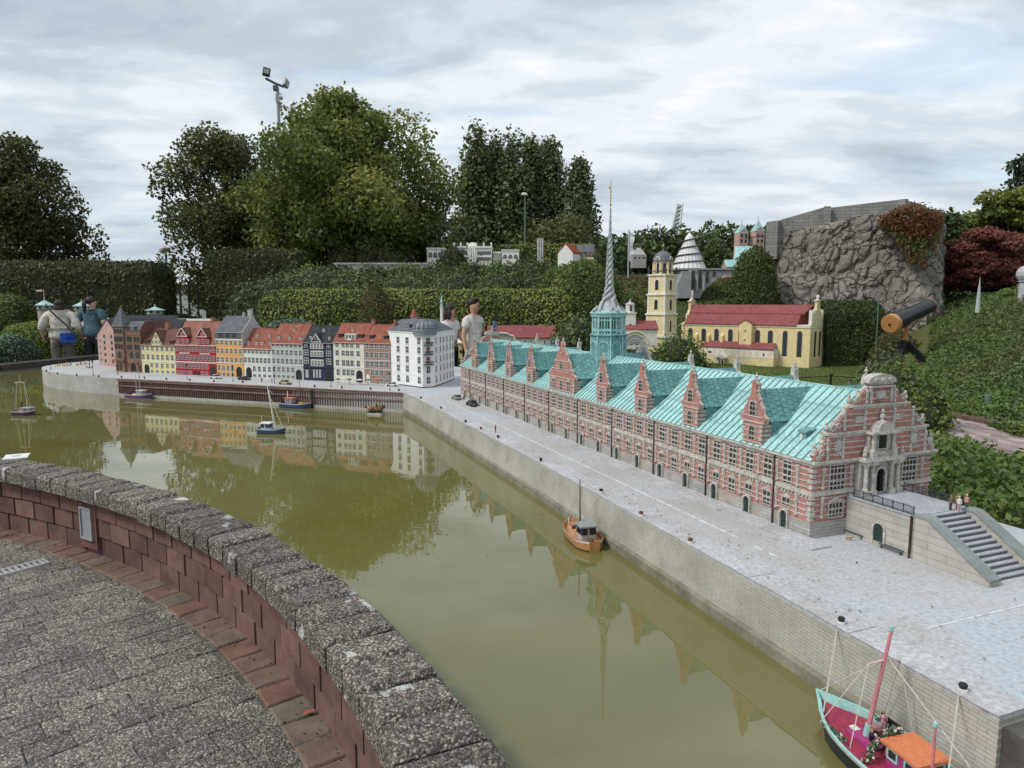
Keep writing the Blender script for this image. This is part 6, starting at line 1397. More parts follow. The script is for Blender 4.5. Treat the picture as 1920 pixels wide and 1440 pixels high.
def tree(name, label, base, env, H, leafm, nb, br, leaf, nl, seed, trunk_r=.16, trunk_h=.28, group=None, lean=0, up=0.0, flat=.8, blob_flat=.8, cat='tree', aspect=.7, limbs=True, shell=.55, irr=.2):
    """env(h) -> crown radius at height fraction h (0..1 over the crown); crown starts at trunk_h*H"""
    r = np.random.default_rng(seed); t = thing(name, label, cat, tuple(base), 0, group)
    hc0 = trunk_h*H; B = []; tries = 0
    while len(B) < nb and tries < nb*60:
        tries += 1
        h = r.uniform(0,1); a = r.uniform(0,2*math.pi); R_ = env(h)*(1+irr*math.sin(a*3+seed+h*4)+irr*.6*math.sin(a*5-seed*2-h*9)); rad_ = br*r.uniform(.6,1.3)
        if R_ < .05: continue
        d_ = math.sqrt(r.uniform(.02,1))*max(.0,R_-rad_*.35)
        p = np.array([d_*math.cos(a)+lean*h, d_*math.sin(a), hc0+(H-hc0)*h])
        if p[2]+rad_*.5 > H*1.03: continue
        if any(np.linalg.norm((p-q)*[1,1,.9]) < .42*(rad_+s) for q, s, _ in B) and r.uniform() < .8: continue
        B.append((p, rad_, r.uniform(.15,.85)))
    P, Nn, val = [], [], []
    tot = sum(s*s for _, s, _ in B)
    for p, s, v in B:
        n = max(20, int(nl*s*s/tot)); q = r.normal(size=(n,3)); q /= np.linalg.norm(q,axis=1)[:,None]
        rr_ = s*(shell+(1.08-shell)*r.uniform(size=n)**.6)*(1+.22*np.sin(q[:,0]*5+v*9)*np.cos(q[:,1]*4+q[:,2]*5))
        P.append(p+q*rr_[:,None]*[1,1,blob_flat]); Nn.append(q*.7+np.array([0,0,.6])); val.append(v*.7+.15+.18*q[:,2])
    P = np.vstack(P); Nn = np.vstack(Nn); val = np.concatenate(val)
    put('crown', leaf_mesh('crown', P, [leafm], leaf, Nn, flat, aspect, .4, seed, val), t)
    tb = MB(); top = hc0+(H-hc0)*.72; k = 7
    spine = [(lean*.6*(i/k)**2+.04*math.sin(i*1.3+seed)*H*.1, .03*math.cos(i*1.7+seed)*H*.1, top*i/k) for i in range(k+1)]
    tb.path(spine, [trunk_r*(1-.85*i/k) for i in range(k+1)], 8)
    if limbs:
        for p, s, v in B[::max(1,len(B)//26)]:
            z0 = min(max(hc0*.75, p[2]-(.25*H if up == 0 else .4*H)), top*.92); f_ = z0/top*k; i0 = int(f_); st = np.array(spine[min(i0,k)])+(np.array(spine[min(i0+1,k)])-np.array(spine[min(i0,k)]))*(f_-i0)
            mid = (st+p)/2+np.array([0,0,-.05*H*(1-up)+.02*H]); tb.path([st, mid, p], [trunk_r*.42*(1-.6*z0/top), trunk_r*.24, trunk_r*.07], 5)
    tb.obj('trunk', M_bark, t); return t
def base_at(u, y, z=None): q = D(u,600,y); return (q[0], q[1], GZ(q[0],q[1])-.05 if z is None else z)
dome = lambda R_, lo=.45, pk=.35: (lambda h: R_*(lo+(1-lo)*math.sin(math.pi/2*min(1,h/pk))) if h < pk else R_*math.sqrt(max(0,1-((h-pk)/(1-pk))**2)))
b_ = base_at(650,23.5); tree('maple_tree', 'big dense green maple, tallest tree left of centre', b_, (lambda h: 3.2*(.62+.38*min(1,h/.3)) if h < .3 else 3.2*max(0,1-((h-.3)/.7)**2.1)), ZV(181,23.5)-b_[2], L_maple, 150, .78, .125, 78000, 11, .24, .13, shell=.45, irr=.26)
b_ = base_at(430,26); tree('oak_tree', 'olive leaved open tree leaning on the left side of the big maple', b_, dome(2.35,.6,.45), ZV(258,26)-b_[2], L_olive, 84, .70, .125, 36000, 12, .2, .24, 'broad trees on the left')
b_ = base_at(28,25); tree('oak_tree', 'dark brownish tree rising behind the long hedge at the left edge', b_, dome(3.0,.6,.30), ZV(262,25)-b_[2], L_oak, 100, .70, .125, 44000, 13, .24, .16, 'broad trees on the left')
b_ = base_at(-120,27); tree('oak_tree', 'dark tree cut by the left picture edge', b_, dome(2.6,.6,.4), ZV(300,27)-b_[2], L_oak, 50, .9, .18, 12000, 14, .22, .15, 'broad trees on the left')
b_ = base_at(545,25.5); tree('oak_tree', 'dark lower tree filling the gap under the maple', b_, dome(1.9,.8,.4), ZV(400,25.5)-b_[2], L_wood, 40, .85, .16, 11000, 15, .14, .05)
b_ = base_at(790,27); tree('oak_tree', 'dark shrubby tree at the right foot of the maple', b_, dome(1.3,.8,.4), ZV(395,27)-b_[2], L_wood, 26, .75, .16, 8000, 16, .12, .05)
pop = lambda R_: (lambda h: R_*(.45+.55*min(1,h/.25)) if h < .5 else R_*max(.0,1-((h-.5)/.5)**2.2))
for i, (u, vt, r_, y, lb) in enumerate(((893,252,1.05,42,'leftmost poplar of the tall dark row'),(928,272,.95,43,'second poplar from the left in the dark row'),(962,263,1.05,42,'third poplar from the left, behind the tall lamp'),(996,266,1.05,43.5,'poplar in the middle right of the dark row'),(1030,268,1.1,42.5,'poplar with the broadest crown, second from the right'),(1084,313,.95,41,'lower poplar standing apart at the right end of the row'))):
    b_ = base_at(u,y,1.2); tree('poplar_tree', lb, b_, pop(r_), ZV(vt,y)-b_[2], L_poplar, 60, .62, .22, 10500, 30+i, .2, .08, 'poplars in a tall row', up=1.0, blob_flat=1.6, limbs=False, shell=.3)
b_ = base_at(1058,38,1.5); wt_ = tree('willow_tree', 'drooping willow below the poplars', b_, dome(2.2,.9,.5), ZV(425,38)-b_[2], L_olive, 40, .8, .2, 9000, 41, .2, .05, blob_flat=1.5)
b_ = base_at(862,40,1.4); tree('oak_tree', 'small round tree left of the poplars', b_, dome(1.2,.7,.4), ZV(408,40)-b_[2], L_wood, 20, .7, .2, 4000, 42, .12, .1)
for i, (u, vt, y, r_) in enumerate(((1130,450,55,2.6),(1172,452,60,2.8),(1212,438,62,3.2),(1250,428,62,3.4),(1292,434,60,3.2),(1322,424,64,3.4),(1356,428,60,3.0),(1392,432,58,3.0),(1428,424,62,3.2),(1105,455,50,2.2),(1460,440,60,3.0))):
    b_ = base_at(u,y,.2); tree('wood_tree', 'tree of the distant wood '+['just right of the spire','left of the white banner','above the little castle','at the foot of the leaning mast, left side','behind the tip of the cone tower','right of the cone tower','behind the lone round tree','behind the left spire tower','between spire tower and rock','right of the willow','hidden behind the rampart'][i], b_, dome(r_,.8,.45), ZV(vt,y)-b_[2], L_wood, 30, 1.1, .38, 4200, 50+i, .22, .05, 'trees of the distant wood')
b_ = base_at(1338,32,2.2); tree('lone_tree', 'small round green tree before the white marquee', b_, dome(.75,.8,.5), ZV(455,32)-b_[2], L_wood, 24, .34, .13, 5000, 70, .07, .32)
b_ = base_at(1905,24,1.2); tree('dark_conifer', 'dark green conifer at the right edge, highest on that side', b_, lambda h: 1.5*(1-h)**.8+.1, ZV(290,24)-b_[2], leaf_mat('spruce_leaf', [(0,(.015,.028,.014)),(.5,(.032,.050,.024)),(1,(.06,.08,.035))], transl=.1), 60, .5, .15, 9000, 71, .15, .1, blob_flat=.5)
b_ = base_at(1850,20,1.4); tree('pine_tree', 'spreading green pine in flat layers on the right', b_, lambda h: 1.25*(.5+.5*math.sin(h*9)**2), ZV(392,20)-b_[2], L_pine, 50, .42, .13, 11000, 72, .12, .25, blob_flat=.42)
b_ = base_at(1890,19,1.4); tree('golden_pine', 'golden yellow conifer glowing over the green pine', b_, dome(.75,.7,.5), ZV(352,19)-b_[2], L_gold, 26, .34, .11, 6000, 73, .08, .62, blob_flat=.5)
b_ = base_at(1850,16.5); tree('red_maple', 'low spreading red Japanese maple on the right slope', b_, lambda h: 1.15*math.sqrt(max(0,1-(h-.35)**2/.45)) if h < 1 else 0, ZV(427,16.5)-b_[2], L_red, 70, .32, .09, 15000, 74, .09, .15, blob_flat=.4)
b_ = base_at(1765,18.5,1.0); tree('dome_conifer', 'rounded dark conifer just right of the rock wall', b_, dome(.42,.8,.5), ZV(400,18.5)-b_[2], L_yew, 44, .26, .09, 7000, 75, .08, .05, limbs=False)
# --- clipped hedges and topiary
def hedge(name, label, u0, u1, y, dep, vtop, leafm, dens, leaf, seed, z0=None, rt=.2, rz=0, group=None, cat='hedge', amp=.08, y1=None, cap=60000):
    a, b_ = D(u0,600,y), D(u1,600,y if y1 is None else y1); Lx = float(np.linalg.norm((b_-a)[:2])); rz = math.atan2(b_[1]-a[1], b_[0]-a[0])
    zb = (GZ(*a[:2])-.1) if z0 is None else z0; zt_ = ZV(vtop,y)
    t = thing(name, label, cat, (a[0],a[1],zb), rz, group)
    core = hedge_core(0,Lx,0,dep,0,zt_-zb,.22,amp,1.7,seed,rt)
    foliage_on('foliage', core, dens, leaf, [leafm, M_inner], t, jit=leaf*.40, seed=seed, cap=cap, patch=1.1, flat=.34); return t
hedge('tall_hedge', 'long tall dark clipped hedge on the left', -260, 291, 18, 1.2, 491, L_hornb, 620, .085, 1, rt=.3)
hedge('tall_hedge', 'tall dark square hedge block below the big maple', 389, 560, 18.6, 1.6, 470, L_hornb, 620, .085, 2, rt=.15)
hedge('long_hedge', 'long bright green clipped hedge behind the harbour houses and the couple', 492, 1070, 14.6, .9, 545.5, L_priv, 1500, .055, 3, z0=0, rt=.28, amp=.13)
hedge('yew_block', 'dark green clipped yew block right of the yellow church', 1552, 1662, 14.6, 1.0, 567, L_yew, 2600, .05, 4, rt=.25, amp=.07)
def mound(name, label, u, y, prof_r, ztop, leafm, dens, leaf, seed, zb=None, sx=1, sy=1, amp=.12, fr=1.6, cat='shrub', group=None, pw=.5, jit=.6, rz=0):
    q = D(u,600,y); zb = GZ(q[0],q[1])-.1 if zb is None else zb; H = ztop-zb; t = thing(name, label, cat, (q[0],q[1],zb), rz, group)
    mb = MB(); nr, na = 10, 26; vs = []
    for i in range(nr+1):
        f_ = i/nr; r_ = prof_r*(max(0,1-f_**(1/pw)))**pw if pw else prof_r*(1-f_)
        for j in range(na):
            a = 2*math.pi*j/na; d_ = 1+amp*2*mnoise.noise(Vector((math.cos(a)*fr+seed,math.sin(a)*fr,f_*fr*1.3)))
            vs.append((r_*math.cos(a)*sx*d_, r_*math.sin(a)*sy*d_, H*f_*(1+amp*.6*mnoise.noise(Vector((math.cos(a)*r_*2,math.sin(a)*r_*2+seed,0))))))
    mb.add(vs, [(i*na+j,i*na+(j+1) % na,(i+1)*na+(j+1) % na,(i+1)*na+j) for i in range(nr) for j in range(na)])
    foliage_on('foliage', mb, dens, leaf, [leafm, M_inner], t, jit=leaf*jit, seed=seed, patch=1.4); return t
mound('big_bush', 'large rounded bright green bush behind the twisted spire', 1092, 15.8, 1.18, ZV(488,15.8), L_ivy, 1500, .065, 5, zb=0, sx=1.0, sy=.8, pw=.42, amp=.14)
mound('big_bush', 'mid green shrub mass beside the bell tower', 1172, 15.6, .62, ZV(545,15.6), L_ivy, 1500, .06, 6, zb=0, sx=1.0, sy=.9, pw=.45)
mound('cone_topiary', 'clipped conical bush in front of the long hedge', 705, 14.1, .52, ZV(530,14.1), L_cone, 2600, .045, 7, zb=0, pw=.62, amp=.04, cat='topiary')
mound('dome_topiary', 'tall egg shaped dark clipped bush left of the rock wall', 1411, 16.6, .60, ZV(459,16.6), L_yew, 2300, .055, 8, zb=.2, pw=.42, amp=.03, cat='topiary')
mound('juniper_mound', 'flat bluish green juniper behind the white dormer house', 548, 12.9, .75, ZV(598,12.9), L_blue, 2200, .05, 9, zb=0, pw=.4)
mound('clipped_bush', 'bright yellow green clipped bush beside the two people on the left', 62, 16.2, .85, ZV(604,16.2), L_box, 1800, .05, 10, zb=0, pw=.4, amp=.06)
mound('clipped_bush', 'smaller yellow green bush between the two people and the pink warehouse', 150, 16.4, .6, ZV(612,16.4), L_box, 1800, .05, 11, zb=0, pw=.4, amp=.08)
mound('dark_shrub', 'dark loose shrub at the far left edge under the hedge', 12, 17.2, .8, ZV(552,17.2), L_ivy, 800, .07, 12, zb=0, pw=.5, amp=.25)
mound('juniper_mound', 'bluish spreading juniper at the left edge by the pond wall', 8, 14.6, .6, ZV(630,14.6), L_blue, 1700, .05, 13, zb=0, pw=.45, amp=.25)
mound('low_shrub', 'leafy shrub standing left of the spire tower behind the turquoise roof', 1078, 11.8, .40, ZV(592,11.8), L_jun, 1600, .055, 14, zb=0, pw=.5, amp=.28, jit=1.6)
mound('low_shrub', 'leafy shrub growing between bell tower and church front', 1270, 11.4, .50, ZV(634,11.4), L_ivy, 1700, .055, 15, zb=0, sx=1.1, sy=.8, pw=.5, amp=.3, jit=1.6)
mound('low_shrub', 'low green shrub in front of the round gable hall', 1190, 11.6, .26, ZV(656,11.6), L_ivy, 1800, .05, 16, zb=0, pw=.5, amp=.28, jit=1.6)
mound('leafy_bush', 'light green leafy bush behind the crown of the near gable', 1712, 7.3, .42, ZV(694,7.3), L_ivy, 3200, .042, 17, zb=.1, pw=.5, amp=.3, jit=1.8)
mound('leafy_bush', 'small feathery green bush below the big telescope', 1668, 9.6, .36, ZV(668,9.6), L_jun, 2200, .05, 18, zb=.1, pw=.5, amp=.3, jit=1.6)
mound('dark_shrub', 'brownish shrub between the yew block and the telescope tripod', 1680, 14.2, .5, ZV(618,14.2), L_cone, 1500, .05, 19, zb=.1, pw=.5, amp=.2)
for i, (u, vt, w_) in enumerate(((575,500,.6),(640,503,.7),(700,504,.7),(760,500,.75),(820,500,.7),(880,497,.7),(935,496,.7),(985,490,.65),(1020,492,.5))):
    mound('terrace_shrub', 'dark green shrub in the row along the palace terrace, '+['leftmost','second from left','third from left','fourth from left','middle one','fourth from right','third from right','second from right','rightmost'][i], u, 18.8, w_, ZV(vt,18.8), L_yew if i % 3 else L_ivy, 900, .08, 20+i, zb=1.3, pw=.45, amp=.22, group='dark shrubs along the palace terrace', jit=1.2)
for i, (u, vt) in enumerate(((520,528),(590,512),(670,516),(760,520),(850,516),(930,522),(1000,515))):
    mound('juniper_mound', 'spreading grey green juniper above the bright hedge, '+['leftmost','second from left','third from left','middle one','third from right','second from right','rightmost by the big bush'][i], u, 16.9, .85, ZV(vt,16.9), L_jun, 900, .075, 35+i, zb=.8, pw=.42, amp=.28, group='junipers on the bank', jit=1.4)
for i, (u, vt) in enumerate(((650,462),(690,466),(730,470),(850,458))):
    mound('brown_shrub', 'thin brownish shrub on the upper terrace, '+['leftmost','second from left','beside the distant visitor','right of the left palace pavilion'][i], u, 21.5, .5, ZV(vt,21.5), L_oak, 500, .09, 45+i, zb=2.2, pw=.5, amp=.3, group='brownish shrubs on the terrace', jit=1.6)
hedge('terrace_hedge', 'light green low hedge behind the white palace', 800, 1115, 25, .8, 459, L_priv, 500, .09, 49, z0=2.2, rt=.2)
mound('gap_brush', 'thin scrub in the gap between the tall hedges', 345, 19.5, .9, ZV(588,19.5), L_olive, 420, .08, 50, zb=0, pw=.5, amp=.3, jit=2.5)
# trailing plant over the rock
r = np.random.default_rng(5); n = 9000; a = r.uniform(0,1,n); u_ = 1652+ (a*112); len_ = np.interp(u_,[1652,1675,1700,1735,1752,1764],[10,48,95,100,70,20]); dv = r.uniform(0,1,n)**.85*len_
v_ = np.interp(u_,[1652,1690,1720,1764],[412,386,383,398])+dv; yy2 = np.interp(u_,[1640,1680,1725,1752,1764],[16.0,15.6,15.3,15.3,15.9])-.12+r.normal(0,.10,n)
dv = dv*(1.0+.6*np.array([mnoise.noise(Vector((q*.11,3.3,0))) for q in u_])**1); v_ = np.interp(u_,[1652,1690,1720,1764],[412,386,383,398])+dv+r.normal(0,3,n); u_ = u_+r.normal(0,3.5,n)
PP = np.array([D(u,v,y) for u, v, y in zip(u_, v_, yy2)]); nv = np.tile([-.1,-1,.3],(n,1))
tp = thing('trailing_plant', 'rusty orange and green plant hanging over the right end of the rock wall', 'plant', tuple(PP.mean(0)))
put('foliage', leaf_mesh('foliage', PP-PP.mean(0), [L_rust], .085, nv, .9, .28, .5, 5, np.clip(.62-.5*dv/len_+.62*(dv/len_ > .62)+r.normal(0,.12,n),0,1), down=-.4), tp)
# --- ground cover on the right slope and by the exchange (countless leaves)
def cover(name, n, pts_fn, leafm, size, seed, hgt, fr, aspect=.6):
    r = np.random.default_rng(seed); XY = pts_fn(r, n); x, y, z = XY
    hh = np.array([mnoise.noise(Vector((a*fr,b_*fr,seed))) for a, b_ in zip(x, y)]); z = z+hgt*(.5+.7*hh)*r.uniform(.35,1.05,len(x))
    nv = np.stack([r.normal(-.15,.35,len(x)), r.normal(-.35,.35,len(x)), np.ones(len(x))],1)
    v = .5+.45*hh+.15*np.array([mnoise.noise(Vector((a*fr*3,b_*fr*3,seed+4))) for a, b_ in zip(x, y)])
    o = put(name, leaf_mesh(name, np.stack([x,y,z],1), [leafm], size, nv, .9, aspect, .4, seed, v)); tag(o, kind='stuff'); return o
def slope_pts(r, n):
    th_ = r.uniform(.60,.98,n*4) ; d_ = 1/(r.uniform(1/17.,1/6.6,n*4)); x = d_*th_*1.0; y = d_
    k = ((x > 4.8+(y-8)*.235) & (y > 8.7)) | (x > 5.25+(y-8)*.26) | ((y < 7.6) & (x > 5.5)); x, y = x[k][:n], y[k][:n]; return x, y, terr(x,y)
cover('ground_cover', 66000, slope_pts, L_cover, .052, 3, .22, 1.3)
cover('ground_cover', 5000, slope_pts, L_jun, .07, 23, .26, .8, .35)
def bed_pts(r, n):
    s = r.uniform(2.0,8.2,n*3); c = 1.03+r.uniform(0,1,n*3)**1.1*2.9
    x = EB[0]+ex[0]*s+ey[0]*c; y = EB[1]+ex[1]*s+ey[1]*c
    k = (c < np.interp(s,[2.0,2.6,4.0,8.2],[3.9,3.85,3.7,2.6])); x, y, c, s = x[k][:n], y[k][:n], c[k][:n], s[k][:n]; return x, y, .40+.10*sm(1.0,1.3,c)-.32*sm(1.9,3.6,c)
cover('bed_cover', 42000, bed_pts, L_cover, .042, 8, .26, 2.6)
def lawn_pts(r, n):
    x = r.uniform(3.4,9.5,n*2); y = r.uniform(10.5,16.5,n*2); k = (y > 10.2+.0*x) & (x < 5.2+(y-8)*.30); x, y = x[k][:n], y[k][:n]; return x, y, terr(x,y)
cover('lawn_grass', 16000, lawn_pts, L_grass, .05, 9, .03, 1.0, .18)
def hill_pts(r, n):
    x = r.uniform(2.3,9,n); y = r.uniform(17.2,28,n); return x, y, terr(x,y)
cover('hill_grass', 16000, hill_pts, leaf_mat('hill_grass_leaf', [(0,(.05,.075,.018)),(.5,(.10,.125,.03)),(.85,(.15,.16,.05)),(1,(.19,.10,.05))], transl=.25, big=((.11,.065,.035),.35)), .10, 10, .10, .6, .5)
def bank_pts(r, n):
    x = r.uniform(-7.5,2.4,n); y = r.uniform(15.4,21.5,n); return x, y, terr(x,y)
cover('bank_cover', 20000, bank_pts, L_jun, .10, 11, .18, .7, .5)
def left_pts(r, n):
    y = r.uniform(14.6,18.2,n); x = -y*r.uniform(.50,.82,n); return x, y, terr(x,y)
cover('left_cover', 9000, left_pts, L_cover, .06, 12, .10, 1.1)
# ================================================================== BOATS, CARS, QUAY FURNITURE
def PM(name, c, rough=.5, var=.10, **k): return mat(name, c, rough, var, 30, .1, 120, **k)
M_rope = PM('pale_rope', (.50,.48,.42), .9); M_wood = PM('varnished_wood', (.34,.15,.055), .45, .25); M_woodd = PM('deck_wood', (.33,.20,.12), .7, .25)
def boat(label, P, rz, L, B, H, hull, rail, deck, boot, stern=.62, sheer=.45, name='fishing_boat', group='moored boats'):
    """bow at +x, waterline at z=0"""
    t = thing(name, label, 'boat', tuple(P), rz, group); n = 16
    def hb(f_): return B/2*(min(1,(f_+.02)/.22)**.5*(1-stern)+stern if f_ < .22 else 1)*(1 if f_ < .5 else max(0,1-((f_-.5)/.5)**2.9))
    def hh(f_): return H*(1+sheer*max(0,(f_-.45)/.55)**2+.18*max(0,(.3-f_)/.3)**2)
    X = lambda f_: -L/2+L*f_+(.02*L if f_ >= 1 else 0)
    prof = []
    for i in range(n+1):
        f_ = i/n; b_ = max(hb(f_),.0015); h_ = hh(f_); rake = .06*L*max(0,(f_-.8)/.2)
        prof.append([(X(f_)-rake*1.3, s_*b_*q, z) for s_ in (-1,1) for q, z in ((.55,-H*.5),(.84,0),(.90,H*.16))]+[(X(f_)-rake*.5, s_*b_*.965, h_*.8) for s_ in (-1,1)]+[(X(f_), s_*b_, h_) for s_ in (-1,1)]+[(X(f_)-rake*.2, s_*max(b_-.018*B*2.2,.0005), h_) for s_ in (-1,1)]+[(X(f_)-rake*.6, s_*max(b_-.018*B*2.4,.0004), h_-H*.42) for s_ in (-1,1)])
    # order per side: 0 keel,1 wl,2 boot top | 6 strake | 8 gunwale | 10 inner gunwale | 12 deck edge
    ids = {-1:[0,1,2,6,8,10,12], 1:[3,4,5,7,9,11,13]}; mts = [3,3,0,4,1,2]
    mb = MB(); vs = [p for pr in prof for p in pr]; fs, ms = [], []
    for i in range(n):
        for s_ in (-1,1):
            for k in range(6):
                a, c = ids[s_][k], ids[s_][k+1]; q = (i*14+a,(i+1)*14+a,(i+1)*14+c,i*14+c); fs.append(q if s_ < 0 else q[::-1]); ms.append(mts[k])
    tr = [ids[-1][k] for k in range(5)]+[ids[1][k] for k in reversed(range(5))]; fs.append(tuple(reversed(tr))); ms.append(0)
    mb.v = vs; mb.f = fs; mb.m = ms; hu = mb.obj('hull', [hull, rail, MATS_in.get(rail.name, rail), boot, PM('strake_'+hull.name, tuple(min(1,c_*1.0+.25) for c_ in (.3,.3,.3)))], t, smooth=False)
    db = MB(); db.add([p for i in range(n+1) for p in (prof[i][12],prof[i][13])], [(i*2,(i+1)*2,(i+1)*2+1,i*2+1) for i in range(n)]); d_ = db.obj('deck', deck, t)
    if d_.data.polygons[0].normal.z < 0: d_.data.flip_normals()
    return t, lambda f_: hh(f_)-H*.42, X
MATS_in = {}
def wheelhouse(t, x, y, z, l, w_, h, wall, roof, glassbars, rz=0, over=.012):
    b_ = MB().box(-l/2,l/2,-w_/2,w_/2,0,h).obj('wheelhouse', wall, t, (x,y,z), rz)
    MB().box(-l/2-over,l/2+over,-w_/2-over,w_/2+over,h+.0005,h+.008).obj('roof', roof, b_)
    ww = min(l,w_)*.30; wm = rwin(round(ww,3), round(h*.34,3), 1, 1, fm=glassbars, glass=M_glass)
    for k in (-.28,.28):
        put('window', wm, b_, (k*l,-w_/2,h*.52)); put('window', wm, b_, (k*l,w_/2,h*.52), math.pi)
        put('window', wm, b_, (l/2,k*w_,h*.52), math.pi/2); put('window', wm, b_, (-l/2,k*w_,h*.52), -math.pi/2)
    return b_
def mast(t, x, z, h, r_, m, lean=0.0, spread=0.0, name='mast', top=None):
    o = MB().path([(x,0,z),(x+lean,0,z+h)], [r_,r_*.6], 7).obj(name, m, t)
    if top: MB().lathe([(r_*.9,0),(r_*1.2,.004),(r_*1.1,.012),(.001,.014)], 8, (x+lean,0,z+h)).obj('truck', top, o)
    return o
def line(t, a, b_, r_=.0014, m=None, sag=0.0, name='rigging_line'):
    a, b_ = Vector(a), Vector(b_); pts = [a+(b_-a)*(i/4)-Vector((0,0,sag*math.sin(math.pi*i/4))) for i in range(5)]
    return MB().path(pts, r_, 4).obj(name, m or M_rope, t)
def figure_mesh(top, legs, skin=(.45,.28,.20), hair=(.06,.04,.03), h=.07, sit=False):
    """little model figure, feet at the origin, facing -y"""
    s = h/1.75; mb = MB()
    if not sit:
        for sx in (-1,1): mb.path([(sx*.09,.03*sx,0),(sx*.095,.02*sx,.45),(sx*.09,0,.9)], [.06,.075,.10], 6, 1)
        z0 = 0
    else:
        for sx in (-1,1): mb.path([(sx*.1,-.42,.0),(sx*.1,-.42,.42),(sx*.1,0,.5)], [.06,.07,.09], 6, 1)
        z0 = -.42
    mb.path([(0,0,.88+z0),(0,0,1.1+z0),(0,.01,1.32+z0),(0,.01,1.45+z0)], [.16,.15,.185,.10], 8, 0)
    for sx in (-1,1): mb.path([(sx*.2,0,1.40+z0),(sx*.25,.02,1.12+z0),(sx*.2,-.10,.92+z0)], [.065,.055,.045], 6, 0); mb.ball((sx*.2,-.12,.88+z0), .05, 6, 2)
    mb.ball((0,-.01,1.62+z0), (.095,.11,.125), 8, 2); mb.ball((0,.02,1.66+z0), (.105,.115,.115), 8, 3)
    mb.v = [(x*s,y*s,z*s) for x, y, z in mb.v]
    ms = [PM('fig_%d_%d_%d' % tuple(int(c*99) for c in q), q, .8) for q in (top, legs, skin, hair)]
    return mb.mesh('figurine', ms)
def figurine(label, P, rz, top, legs, h=.07, sit=False, hair=(.06,.04,.03), group=None, cat='figurine'):
    o = put('figurine', figure_mesh(top, legs, hair=hair, h=h, sit=sit), None, tuple(P), rz); return tag(o, label, cat, group)
# --- the near boat: turquoise rail, crimson deck
M_turq = PM('turquoise_paint', (.30,.56,.52), .5); M_crim = PM('crimson_deck', (.33,.035,.075), .45, .15); M_magenta = PM('magenta_paint', (.34,.045,.17), .45); M_orange = PM('orange_roof', (.62,.20,.085), .6); M_hblack = PM('black_hull', (.02,.025,.025), .4); M_pinkm = PM('pink_mast', (.55,.20,.24), .45)
NB = EW(*[float(np.dot(U(1541,1296,.39)-EB, ex)), -.678])+np.array([0,0,.39-QZ]); axis = -ex; NL, NBm = .66, .235; NC = NB-axis*(NL/2)+np.array([0,0,.318-.40]); nrz = math.atan2(axis[1],axis[0])+R(-6)
NC = NB+np.array([-math.cos(nrz),-math.sin(nrz),0])*NL/2; NC[2] = WZ-.002
t, dz, X = boat('turquoise railed boat with crimson deck, pink mast and orange roofed cabin, moored nearest', NC, nrz, NL, NBm, .058, M_hblack, M_turq, M_crim, M_hblack, .7, .35)
def nbl(u, v, z): q = U(u,v,z)-NC; c, s = math.cos(nrz), math.sin(nrz); return (q[0]*c+q[1]*s, -q[0]*s+q[1]*c, z-NC[2])
zd = dz(.5)
m0 = nbl(1622,1384,WZ+zd+.01); mv = hit(1672,1156,NC+np.array([m0[0]*math.cos(nrz),m0[0]*math.sin(nrz),0])*0+np.array([0,0,0]),np.array([math.sin(nrz),-math.cos(nrz),0])) if False else None
MH = .335; LX, LY = .055*math.cos(nrz), -.055*math.sin(nrz)
mo_b = MB().path([(m0[0],m0[1],zd),(m0[0]+LX,m0[1]+LY,zd+MH)], [.0075,.0045], 8); mob = mo_b.obj('mast', M_pinkm, t)
mtop = (m0[0]+LX,m0[1]+LY,zd+MH); MB().path([(m0[0],m0[1],zd),(m0[0]+LX*.16,m0[1]+LY*.16,zd+.055)], .0098, 8).obj('mast_foot', M_turq, mob); MB().path([mtop,(mtop[0]+.001,mtop[1],mtop[2]+.012)], .006, 8).obj('truck', M_turq, mob)
yz = zd+MH*.74; cx_, cy_2 = m0[0]+LX*.74, m0[1]+LY*.74; cross = [(cx_,cy_2-.055,yz-.010),(cx_,cy_2,yz),(cx_,cy_2+.055,yz-.004)]
MB().path(cross, .0030, 6).obj('crosstree', PM('pink_bar_paint', (.62,.45,.46), .5), mob)
hb_ = NBm/2
for a, b_ in ((cross[0],(m0[0]-.05,-hb_*.95,.075)),(cross[0],(m0[0]+.05,-hb_*.92,.076)),(cross[2],(m0[0]-.06,hb_*.95,.075)),(cross[2],(m0[0]+.06,hb_*.92,.076)),((cx_,cy_2,yz),(NL/2-.01,0,.085)),((mtop[0],mtop[1],yz),(-NL*.32,0,.16))): line(t, a, b_, .0016)
ht_ = MB().box(-.055,.035,-.028,.028,0,.016).ball((-.02,0,.016),(.05,.024,.006),10).obj('hatch', M_magenta, t, (m0[0]+.01,m0[1],zd)); MB().box(-.012,.012,-.010,.010,.0225,.026).obj('hatch_lid', M_wtrim, ht_, (.03,0,-.006))
wx, wy_, _ = nbl(1724,1404,WZ+zd+.072); wh = wheelhouse(t, wx, wy_*.5, zd, .10, .088, .068, M_magenta, M_orange, M_turq)
for k in (-.03,.02): MB().lathe([(.009,0),(.009,.003)], 10).obj('porthole', M_wtrim, wh, (k,-.0455,.035)).rotation_euler = (R(90),0,0)
gm_ = mast(t, wx-.065, zd, .18, .005, M_pinkm, .0, 0, 'stern_mast', M_turq)
ga = MB(); gp2 = [(wx+.072,(-.080+.15*a/16),zd+.012+.070*math.sin(math.pi*a/16)) for a in range(17)]
r = np.random.default_rng(3); gl = []
for p_ in gp2:
    for _ in range(26): gl.append(np.array(p_)+r.normal(0,.0065,3))
for _ in range(120): gl.append(np.array((wx+.075,-.082,zd+.012))+r.normal(0,.011,3))
